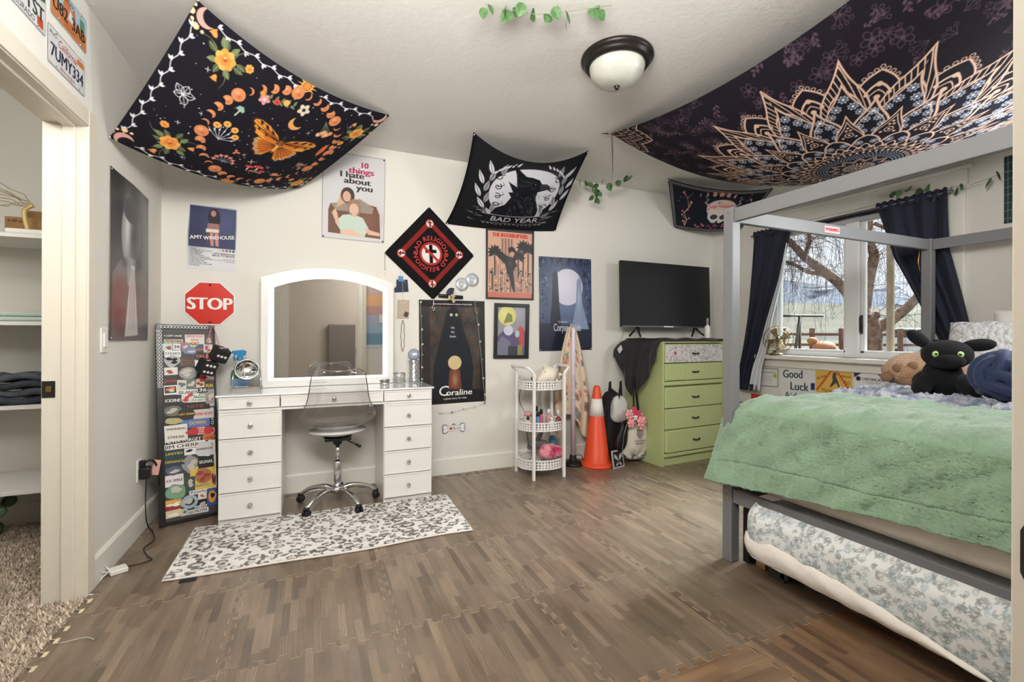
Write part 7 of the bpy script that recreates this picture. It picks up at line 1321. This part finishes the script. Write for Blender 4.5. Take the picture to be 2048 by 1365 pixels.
# ================================================================ left wall: plates, switch, outlet
def plate(label, y0, y1, z0, z1, draw, words, tilt=0):
    w, h = .305, .152; t = thing('license_plate', label, 'license plate', (XL, y0, z0), 'license plates over the closet door'); fm = wall_map((y0, z1), (y1, z1+tilt), (y1, z0+tilt), (y0, z0), w, h, 'left', .0065)
    rr = .014; ol_ = [(cx_+rr*math.cos(a), cz_+rr*math.sin(a)) for cx_, cz_, a0 in ((w-rr, h-rr, 0), (rr, h-rr, PI/2), (rr, rr, PI), (w-rr, rr, 3*PI/2)) for a in np.linspace(a0, a0+PI/2, 6)]; m = MB(); m.prism(ol_, lambda a, b, q: tuple(fm(np.array(a), np.array(b), q-.002)), 0, .0012); m.build('metal_sheet', M('plate_edge', (196, 200, 204), .3, .5), t)
    cv = Cv(w-.012, h-.012, 420, (212, 214, 216)); draw(cv); sheet('printed_face', cv, lambda a, b, o: fm(np.asarray(a)+.006, np.asarray(b)+.006, o), M('print_satin'), t, back_off=.0005)
    for st, x, y, sz, mat, kw in words: m = MB(); text(m, st, x, y, sz, fm, **kw); m.build('lettering', mat, t)
    for x, y in ((.06, h-.012), (w-.06, h-.012), (.06, .012), (w-.06, .012)): m = MB(); m.ell(tuple(fm(np.array(x), np.array(y), .001)), .0045, 8, 5); m.build('screw', SIL, t)
PNV = M('plate_navy', (34, 38, 66), .5); PDK = M('plate_dark', (40, 42, 46), .5); PRD = M('plate_red', (176, 48, 52), .5); PGN = M('plate_green', (44, 60, 50), .5)
plate('white California license plate 7UMY334, lowest of the three', 2.310, 2.627, 2.222, 2.374, lambda c: c.rect(.225, .105, .285, .130, (214, 122, 50)), [('California', .150, .098, .046, PRD, dict(shear=.25, width=.15)), ('7UMY334', .152, .036, .074, PNV, dict(width=.265, bold=.02)), ('dmv.ca.gov', .152, .013, .022, PRD, dict(width=.12)), ('AUG', .04, .118, .024, PNV, {})], .004)
def utah(c): c.rect(0, 0, .3, .14, (206, 122, 58)); c.rect(0, .07, .3, .14, (168, 196, 216)); c.poly([(.08, .02), (.10, .13), (.13, .14), (.16, .10), (.19, .12), (.21, .02)], (196, 112, 50)); c.poly([(.13, .05), (.15, .10), (.17, .085), (.18, .05)], (206, 222, 236)); c.rect(.235, .07, .275, .12, (86, 140, 116))
plate('orange and blue Utah license plate U82 3AB above the white one', 2.330, 2.640, 2.42, 2.572, utah, [('U82', .075, .036, .072, PDK, dict(width=.12, bold=.02)), ('3AB', .225, .036, .072, PDK, dict(width=.12, bold=.02)), ('UTAH', .15, .118, .03, PDK, {}), ('LIFE ELEVATED', .152, .014, .014, PRD, {})], .004)
def colo(c): c.poly([(0, .08), (.05, .12), (.10, .10), (.16, .13), (.22, .10), (.293, .12), (.293, .14), (0, .14)], (52, 84, 62)); c.rect(.24, .008, .28, .045, (190, 74, 42))
plate('white and green Colorado license plate at the frame edge', 1.985, 2.300, 2.300, 2.452, colo, [('YST', .23, .042, .076, PGN, dict(width=.12, bold=.02)), ('COLORADO', .15, .012, .03, PDK, dict(width=.16))], 0)
ls = thing('light_switch', 'white rocker light switch beside the closet door', 'switch', (XL, 2.85, 1.09)); m = MB(); m.box(XL, XL+.007, 2.808, 2.886, 1.087, 1.208); m.build('plate', WHITE, ls, .003); m = MB(); m.box(XL+.006, XL+.012, 2.830, 2.864, 1.112, 1.183, ); m.build('rocker', WHITE, ls, .003)
ot = thing('wall_outlet', 'white wall outlet low on the left wall', 'outlet', (XL, 3.35, .31)); m = MB(); m.box(XL, XL+.007, 3.312, 3.388, .312, .44); m.build('plate', WHITE, ot, .003)
ad = thing('power_adapter', 'black power adapter plugged into the outlet with its cord', 'adapter', (-.89, 3.35, .3)); m = MB(); m.box(XL+.007, XL+.062, 3.318, 3.375, .322, .395); m.build('body', BLACK, ad, .012); m = MB(); m.tube(bend([(-.895, 3.345, .325), (-.895, 3.33, .22), (-.885, 3.30, .12), (-.88, 3.32, .05), (-.86, 3.33, .008), (-.82, 3.20, .006), (-.84, 3.10, .006), (-.79, 2.98, .006), (-.76, 2.93, .006), (-.80, 2.90, .006), (-.862, 2.875, .012)], 60), .0032, 6); m.build('cord', BLACK, ad)
pl = thing('power_plug', 'thick black plug and cord with pink paper tag on outlet', 'plug', (-.89, 3.36, .42)); m = MB(); m.box(XL+.007, XL+.03, 3.335, 3.368, .395, .43); m.tube(bend([(-.91, 3.352, .412), (-.88, 3.36, .428), (-.86, 3.38, .40), (-.855, 3.42, .32), (-.86, 3.46, .20), (-.865, 3.52, .10)], 24), .006, 8); m.build('cord', BLACK, pl); m = MB(); m.box(-.018, .018, -.001, .001, -.045, .045, R=rot('Y', .15), o=(-.858, 3.385, .375)); m.build('paper_tag', M('tag_pink', (222, 170, 156), .8), pl)
wb_ = thing('white_adapter', 'white cable box on floor beside the baseboard', 'adapter', (-.875, 2.85, 0)); m = MB(); m.box(-.035, .035, -.03, .03, .001, .024, R=rot('Z', .5), o=(-.875, 2.85, 0)); m.build('body', WHITE, wb_, .004)
for P_ in ([(-.905, 2.835, .015), (-.915, 2.80, .012), (-.925, 2.75, .006), (-.93, 2.69, .004)], [(-.905, 2.84, .018), (-.918, 2.83, .05), (-.922, 2.79, .09)], [(-.902, 2.835, .016), (-.916, 2.80, .03), (-.921, 2.77, .05)]): m = MB(); m.tube(bend(P_, 14), .0035, 6); m.build('cable', WHITE, wb_)
m = MB(); m.tube(bend([(-.885, 2.28, .004), (-.86, 2.27, .008), (-.80, 2.275, .008), (-.765, 2.255, .004)], 14), .0016, 5); tag(m.build('loose_thread', M('string_white')), 'loose white thread lying on the foam mat by the carpet', 'thread')
# ================================================================ closet interior
def shelf(z, y0): m = MB(); m.box(-2.3, -1.056, y0, 3.80, z-.022, z); o = m.build('closet_shelf', WHITE, None, .002); return o
for z, y0, lab in ((1.725, 3.36, 'uppermost white closet shelf with cardboard boxes'), (1.245, 3.36, 'second white closet shelf holding the folded towel'), (.785, 3.36, 'third white closet shelf holding folded jeans'), (.335, 3.30, 'lowest white closet shelf above the skateboard')): tag(shelf(z, y0), lab, 'shelf', 'closet shelves')
KR = M('kraft_box', (164, 124, 82), .8, var=(8, .12)); bx = thing('cardboard_box', 'brown cardboard box marked 3-20 ct on the top closet shelf', 'box', (-1.5, 3.6, 1.727)); m = MB(); m.box(-1.60, -1.42, 3.53, 3.72, 1.727, 1.845); m.build('carton', KR, bx, .003); m = MB(); text(m, '3-20 ct', -1.555, 1.815, .022, lambda a, b, t: (a, 3.5295-t, b), bold=.02); m.build('lettering', INK, bx)
m = MB(); m.box(-1.545, -1.42, 3.60, 3.75, 1.847, 1.90); tag(m.build('cardboard_box', KR, None, .003), 'smaller brown cardboard box lying on top of the marked one', 'box'); m = MB(); m.box(-1.535, -1.36, 3.38, 3.50, 1.727, 1.755); tag(m.build('white_case', WHITE, None, .008), 'flat white case in front of the cardboard box', 'case')
hg = thing('willow_branch', 'gold handled bundle of curly willow twigs on closet shelf', 'branch', (-1.44, 3.45, 1.757)); m = MB(); m.tube(bend([(-1.462, 3.44, 1.757), (-1.475, 3.44, 1.82), (-1.475, 3.44, 1.87), (-1.44, 3.44, 1.90)], 16), .012, 8); m.build('handle', M('gold_cloth', (206, 182, 120), .5, .3), hg); r = np.random.default_rng(2)
for k in range(9): P_ = [(-1.44, 3.44, 1.90)]; d = np.array((-1, r.uniform(-.3, .1), r.uniform(-.1, .6))); [P_.append(tuple(np.array(P_[-1])+d*.045+r.normal(0, .014, 3))) for _ in range(5)]; m = MB(); m.tube(bend(P_, 20), .0022, 4); m.build('twig', M('willow', (176, 158, 122), .8), hg)
tw = thing('folded_towel', 'pale green folded towel on the second closet shelf', 'towel', (-1.5, 3.5, 1.247)); 
for k in range(2): m = MB(); m.box(-1.62, -1.30, 3.40, 3.66, 1.247+.026*k, 1.272+.026*k); m.build('fold', M('mint_towel', (186, 202, 192), 1, bump=(120, .5, .004)), tw, .012, seg=3)
jn = thing('folded_jeans', 'pile of folded dark denim jeans on the third closet shelf', 'jeans', (-1.5, 3.5, .787)); DN = [M('denim_a', (66, 72, 84), .9, bump=(90, .5, .004), var=(10, .3)), M('denim_b', (92, 98, 110), .9, bump=(90, .5, .004), var=(10, .3))]
for k in range(4):
    X_, Y_ = np.meshgrid(np.linspace(-1.68, -1.30, 26), np.linspace(3.39, 3.66, 20)); m = MB(); zb = .789+.043*k; 
    for s in (0, 1): m.grid(np.stack([X_+.02*np.sin(Y_*20+k), Y_+.012*np.sin(X_*25+k*2), zb+s*.038+.010*np.sin(X_*31+k*1.7)*np.sin(Y_*29+k)+.012*s*np.cos((X_+1.49)*6+k)], -1)[::(1 if s else -1)])
    m.tube([(x, 3.39+.012*math.sin(x*25+k*2), zb+.019+.008*math.sin(x*31+k)) for x in np.linspace(-1.68, -1.30, 26)], .019, 8); m.build('pair', DN[k % 2], jn)
sk = thing('skateboard', 'dark skateboard with green wheels leaning under the lowest shelf', 'skateboard', (-1.62, 3.55, 0)); Rk = rot('Y', .35)@rot('Z', .2); ok_ = np.array((-1.66, 3.50, .165)); m = MB(); m.prism([(.10*math.cos(a), .155*math.sin(a)) for a in np.linspace(0, 2*PI, 30, endpoint=False)], lambda a, b, t: tuple(ok_+Rk@np.array((t, a, b))), -.006, .006); m.build('deck', M('deck_black', (30, 27, 26), .6), sk)
for z in (.06, -.10): m = MB(); m.tube([ok_+Rk@np.array((.035, -.09, z)), ok_+Rk@np.array((.035, .09, z))], .010, 8); m.build('truck', SIL, sk)
for z, s in ((.06, -1), (.06, 1), (-.10, -1), (-.10, 1)): m = MB(); m.lathe([(0, -.022), (.026, -.022), (.032, -.012), (.032, .012), (.026, .022), (0, .022)], ok_+Rk@np.array((.055, s*.085, z)), Rk@rot('X', PI/2), 18); m.build('wheel', M('wheel_green', (96, 124, 92), .5), sk)
m = MB(); m.box(-1.40, -1.395, 3.70, 3.79, 1.3, 1.7); 
# ================================================================ sticker board leaning in the corner
bd = thing('sticker_board', 'tall black framed board covered in band stickers leaning in corner', 'board', (-.70, 3.48, 0)); bBL, bBR, bTL, bTR = [np.array(q) for q in ((-.848, 3.405, .004), (-.552, 3.505, .004), (-.918, 3.590, 1.243), (-.612, 3.690, 1.237))]
bw_, bh_ = .32, 1.26; ux = (bBR-bBL)/np.linalg.norm(bBR-bBL); uz = (bTL-bBL)/np.linalg.norm(bTL-bBL); un = np.cross(ux, uz); un = un if un[1] < 0 else -un
def fb(a, b, t): a = np.asarray(a, float)[..., None]/bw_; b = np.asarray(b, float)[..., None]/bh_; return (bBL*(1-a)+bBR*a)*(1-b)+(bTL*(1-a)+bTR*a)*b+un*t
fb1 = lambda a, b, t: tuple(fb(np.array(a), np.array(b), t))
m = MB(); m.prism([(0, 0), (bw_, 0), (bw_, bh_), (0, bh_)], fb1, -.014, 0); m.build('panel', M('board_dark', (66, 64, 66), .5), bd)
for q in ([(0, 0), (.034, 0), (.034, bh_), (0, bh_)], [(bw_-.012, 0), (bw_, 0), (bw_, bh_), (bw_-.012, bh_)], [(.034, 0), (bw_-.012, 0), (bw_-.012, .022), (.034, .022)], [(.034, bh_-.03), (bw_-.012, bh_-.03), (bw_-.012, bh_), (.034, bh_)]): m = MB(); m.prism(q, fb1, -.018, .006); m.build('frame_side', BLKF, bd, .002)
m = MB()
for k in range(15): c = (.02+.018*k, bh_-.018); m.tube([fb1(c[0]+.0075*math.cos(a), c[1]+.011*math.sin(a), .008) for a in np.linspace(0, 2*PI, 10, endpoint=False)], .0022, 5, closed=True)
for k in range(17): c = (.017, bh_-.05-.022*k); [m.tube([fb1(c[0]+dx+.0065*math.cos(a), c[1]+.009*math.sin(a), .008) for a in np.linspace(0, 2*PI, 9, endpoint=False)], .0022, 5, closed=True) for dx in (-.007, .008)]
stuff(m.build('pop_tab_chain', M('tab_silver', (206, 206, 208), .3, .8), bd))
SK = {}
def scol(c): k = 'stk_%d_%d_%d' % c; return M(k, c, .45)
# x0,y0,x1,y1 on the board in percent (from top left), background, words, ink, shape
ST = [(12, 2, 44, 5, (28, 28, 30), 'A LOST CAUSE', 1, 0), (50, 3, 82, 8, (214, 206, 200), 'BRIDGE the GAP', 2, 0), (84, 3, 98, 8, (90, 70, 70), '', 1, 0), (14, 5.6, 44, 7.4, (196, 176, 150), 'TEE RECORDS', 0, 0), (10, 8, 26, 11.5, (186, 208, 200), '', 0, 0), (28, 8, 40, 11, (226, 226, 226), '36', 0, 0), (42, 7.5, 54, 11.5, (150, 110, 130), '', 1, 0), (55, 6.4, 70, 9.8, (214, 196, 160), 'Pick', 0, 2), (62, 9, 92, 11.5, (150, 96, 60), '', 1, 0), (66, 8.2, 80, 10.2, (60, 74, 110), '', 1, 0), (46, 9.5, 68, 13.5, (104, 126, 170), '', 1, 2), (82, 8.5, 97, 12.5, (206, 206, 206), '', 0, 0),
      (14, 11.8, 40, 14.8, (232, 232, 230), "STEVE'S", 0, 0), (13, 14.8, 38, 20, (170, 172, 170), '', 0, 2), (16, 13.6, 38, 15.6, (232, 232, 230), 'HOOD', 0, 0), (66, 12.5, 92, 17.5, (26, 24, 26), 'TRUE', 3, 1), (41, 16, 64, 20, (120, 90, 66), 'COFFEE WITH LIONS', 0, 0), (66, 17, 84, 20.2, (226, 224, 220), '', 0, 0), (84, 17, 98, 21, (222, 96, 130), '', 1, 0), (88, 14, 99, 18, (190, 80, 70), '', 1, 1), (13, 21, 34, 24.5, (222, 214, 206), '', 0, 0), (32, 20.4, 74, 27.5, (24, 24, 26), '', 1, 0), (38, 21.2, 68, 27, (150, 150, 150), '', 0, 1), (74, 22.6, 98, 28.5, (210, 84, 50), '', 1, 0), (70, 20.6, 90, 22.4, (166, 190, 186), '', 0, 0),
      (12, 25.6, 33, 30, (36, 34, 36), 'Joe', 2, 0), (34, 28, 50, 32.4, (206, 196, 170), '', 0, 0), (50, 27.6, 66, 32.6, (104, 108, 104), '', 0, 0), (66, 27, 82, 32, (206, 200, 186), '', 0, 0), (82, 29, 99, 34, (52, 74, 48), 'RR', 4, 0), (12, 30.6, 33, 35, (226, 226, 226), '', 0, 0), (13, 31.2, 31, 34.2, (40, 40, 42), '', 1, 0), (35, 33.2, 70, 36, (226, 224, 222), 'ISLANDS', 0, 0), (70, 32.4, 86, 35, (40, 40, 42), '36', 1, 0), (12, 36, 39, 41, (28, 28, 30), 'IODINE', 1, 0), (41, 34.6, 62, 40, (206, 206, 200), '', 0, 2), (63, 35.2, 99, 38, (96, 136, 100), 'MUSIC CO', 1, 0), (58, 38.2, 96, 40, (232, 232, 230), 'TOO BAD EUGENE', 0, 0), (40, 40.6, 88, 44.2, (24, 22, 24), 'NITB', 5, 0), (12, 41.6, 40, 46.4, (112, 108, 100), '', 1, 1), (34, 43.4, 62, 49, (36, 34, 30), 'LAST ADAM', 4, 1), (62, 44.6, 96, 49, (206, 196, 190), 'PUNK ROCK', 2, 0), (86, 41, 99, 44, (140, 160, 190), '', 1, 0),
      (12, 47, 42, 51.4, (30, 30, 30), '', 3, 0), (13, 48, 41, 50.8, (176, 172, 120), '', 0, 1), (40, 49.4, 94, 53.4, (86, 116, 176), 'DOWN', 4, 0), (90, 43.6, 99, 53, (24, 24, 26), 'CLAYFACE', 1, 3), (12, 52, 48, 59.4, (226, 222, 214), 'WINNING STREAK', 0, 0), (50, 54, 97, 57.8, (196, 44, 44), 'VANS OFF THE WALL', 1, 2), (10, 58.8, 74, 61.2, (26, 26, 28), 'NEVER FORGET', 1, 0), (10, 61.4, 78, 64.2, (230, 226, 220), 'JIM CHERRY', 0, 0), (76, 58, 98, 61.2, (186, 120, 60), '', 0, 1), (10, 64.8, 42, 72, (40, 66, 70), 'UNITED DEFIANCE', 4, 0), (44, 64.8, 66, 67.8, (232, 232, 230), '', 0, 0), (64, 62, 94, 69.6, (206, 206, 208), 'DOWNSTATER', 0, 2), (68, 70, 94, 75.6, (30, 32, 32), 'SIGNAL', 1, 0), (40, 69, 66, 77, (150, 150, 154), '', 0, 2), (12, 73.2, 38, 77, (86, 96, 120), '', 1, 2), (11, 77.6, 40, 82.6, (226, 222, 222), 'XX SMILE', 6, 0), (54, 75.6, 95, 86.2, (222, 190, 84), 'PUNK ROCK RADIO', 7, 0), (62, 76.8, 90, 83.6, (176, 110, 80), '', 1, 1), (12, 82.6, 44, 89.4, (120, 160, 130), '', 1, 2), (42, 80, 60, 86.4, (62, 84, 78), '', 1, 0), (52, 87, 92, 89, (230, 230, 228), 'Porterhouse', 0, 0),
      (10, 90, 36, 93.8, (222, 170, 80), '', 2, 0), (11, 93, 34, 95, (150, 52, 50), '', 1, 0), (37, 89.4, 64, 95.4, (150, 184, 196), '', 0, 1), (42, 90.6, 59, 94, (60, 60, 62), '', 0, 1), (82, 88, 99, 96, (60, 84, 140), '', 1, 0), (84, 89, 97, 94.6, (222, 150, 70), '', 0, 1), (66, 89.4, 80, 92.4, (226, 226, 226), '', 0, 0), (65, 92.6, 81, 96.8, (28, 28, 30), '', 1, 0), (10, 95.2, 35, 98.4, (216, 200, 160), '', 0, 0), (46, 97, 82, 99, (232, 232, 230), 'DESTROYER', 0, 0), (36, 95.6, 46, 98.8, (200, 190, 180), '', 0, 0), (60, 95.4, 80, 97, (222, 222, 222), '65-259', 0, 0), (88, 20, 98, 24, (226, 200, 204), '', 0, 0), (86, 54.8, 98, 58, (206, 210, 206), '', 0, 1), (86, 62, 98, 69, (222, 226, 226), '', 0, 0), (90, 70, 99, 88, (226, 220, 210), '', 0, 0), (84, 24.6, 99, 28, (206, 196, 206), '', 0, 0), (84, 34, 99, 41, (150, 140, 136), '', 0, 0)]
inks = [INK, INKW, M('stk_ink_red', (196, 48, 50), .5), M('stk_ink_orange', (222, 110, 60), .5), M('stk_ink_yellow', (226, 190, 70), .5), M('stk_ink_brown', (150, 66, 48), .5), M('stk_ink_plum', (120, 36, 70), .5), M('stk_ink_blue', (66, 110, 150), .5)]
ax0, ax1, ay0, ay1 = .034, bw_-.012, .024, bh_-.034
for i, (x0, y0, x1, y1, c, st, ik, shp) in enumerate(ST):
    X0, X1 = ax0+(ax1-ax0)*max(0, (x0-10)/89), ax0+(ax1-ax0)*min(1, (x1-10)/89); Y1, Y0 = ay1-(ay1-ay0)*y0/100, ay1-(ay1-ay0)*y1/100; cx_, cz_, hx_, hz_ = (X0+X1)/2, (Y0+Y1)/2, (X1-X0)/2*1.08, (Y1-Y0)/2*1.15; off = .0006+.0005*(i % 7)+(.0015 if shp in (1, 2) else 0)
    if shp in (0, 3): a_ = .03*math.sin(i*2.3); pts_ = [(cx_+hx_*u*math.cos(a_)-hz_*v*math.sin(a_), cz_+hx_*u*math.sin(a_)+hz_*v*math.cos(a_)) for u, v in ((-1, -1), (1, -1), (1, 1), (-1, 1))]
    elif shp == 1: pts_ = [(cx_+hx_*math.cos(t), cz_+hz_*math.sin(t)) for t in np.linspace(0, 2*PI, 20, endpoint=False)]
    else: pts_ = [(cx_+hx_*math.cos(t)*(1+.12*math.sin(3*t+i)), cz_+hz_*math.sin(t)*(1+.12*math.cos(4*t+i))) for t in np.linspace(0, 2*PI, 22, endpoint=False)]
    m = MB(); m.prism(pts_, fb1, 0, off); s_ = m.build('sticker', scol(c), bd)
    if st:
        m = MB(); words_ = st.split(' ') if len(st) > 9 and (hz_ > .022) else [st]
        if shp == 3: text(m, st, cx_+.006, cz_, .022, fb1, ang=PI/2, width=2*hz_*.9, off=off+.0006, bold=.02)
        else:
            nw = len(words_)
            for k, wd_ in enumerate(words_): sz = min(2*hz_/nw*1.1, .030 if nw == 1 else .020, 2*hx_/max(2, len(wd_))*1.9); text(m, wd_, cx_, cz_+hz_*(1-2*(k+.5)/nw)-sz*.33, sz, fb1, width=min(2*hx_*.9, len(wd_)*sz*.75), off=off+.0006, bold=.02)
        o_ = m.build('lettering', inks[ik], s_); stuff(o_)
    elif hz_ > .02:
        m = MB(); q = np.random.default_rng(i); n_ = 3
        for k in range(n_): a, b = cx_+hx_*q.uniform(-.45, .45), cz_+hz_*q.uniform(-.45, .45); m.prism([(a+hx_*.35*math.cos(t)*(1+.3*math.sin(2*t+k)), b+hz_*.3*math.sin(t)) for t in np.linspace(0, 2*PI, 12, endpoint=False)], fb1, off, off+.0003+.0003*k)
        stuff(m.build('print_shapes', inks[(i*3+1) % 8] if c[0] > 150 else scol((196, 190, 180)), s_))
# fuzzy dice
dc = thing('hanging_dice', 'pair of black dice with white dots hanging from the sticker board', 'dice', (-.55, 3.55, 1.0)); DOT = M('dot_white', (222, 214, 214), .6)
for c, R_ in (((-.560, 3.560, 1.045), rot('Z', .4)@rot('X', .35)@rot('Y', .35)), ((-.628, 3.530, .965), rot('Z', .5)@rot('X', .3)@rot('Y', .3))):
    m = MB(); m.box(-.047, .047, -.047, .047, -.047, .047, R=R_, o=c); d = m.build('die', M('dice_black', (22, 22, 24), .6), dc, .014, seg=3)
    for ax, ps in ((1, [(-.022, -.022), (-.022, .022), (.022, .022), (.022, -.022), (0, -.022), (0, .022)] if c[2] < 1 else [(-.022, .0), (0, 0), (.022, 0)]), (2, [(-.02, -.02), (.02, .02), (0, 0)])):
        for a, b in ps: v = np.array((a, -.0475, b)) if ax == 1 else np.array((a, b, .0475)); m = MB(); m.lathe([(0, .001), (.0085, .001), (.0085, -.001), (0, -.001)], np.array(c)+R_@v, R_@(rot('X', PI/2) if ax == 1 else np.eye(3)), 14); m.build('dot', DOT, d)
m = MB(); m.tube(bend([(-.560, 3.56, 1.095), (-.60, 3.63, 1.20), (-.622, 3.675, 1.235), (-.635, 3.62, 1.15), (-.628, 3.53, 1.01)], 18), .003, 5); m.build('cord', M('cord_pink', (206, 140, 146), .8), dc)
# ================================================================ behind the camera, for the mirror
cv = Cv(.46, .95, 60, (120, 150, 180)); [cv.rect(0, a, .46, b, c) for a, b, c in ((0, .05, (210, 214, 216)), (.05, .22, (120, 150, 176)), (.22, .36, (160, 180, 196)), (.36, .50, (176, 176, 196)), (.50, .62, (206, 156, 150)), (.62, .80, (230, 180, 140)), (.80, .95, (206, 180, 176)))]
sheet('sunset_tapestry', cv, lambda a, b, o: np.stack([1.32-np.asarray(a, float), .2535+o+0*np.asarray(a, float), .98+np.asarray(b, float)], -1), CLOTHP, None, back_off=.001); tag(bpy.data.objects['sunset_tapestry'], 'pastel sunset wall hanging, seen only in the vanity mirror', 'wall hanging')
m = MB(); m.box(1.06, 1.13, .256, .262, 1.36, 1.48); tag(m.build('light_switch', WHITE, None, .002), 'light switch on the sunset wall hanging, seen in the mirror', 'switch')
m = MB(); m.box(.47, .98, -1.62, -1.54, .0, 1.36, ); tag(m.build('grey_headboard', M('grey_velour', (134, 128, 124), .8), None, .02), 'grey padded headboard leaning in the hall, seen in the mirror', 'headboard')
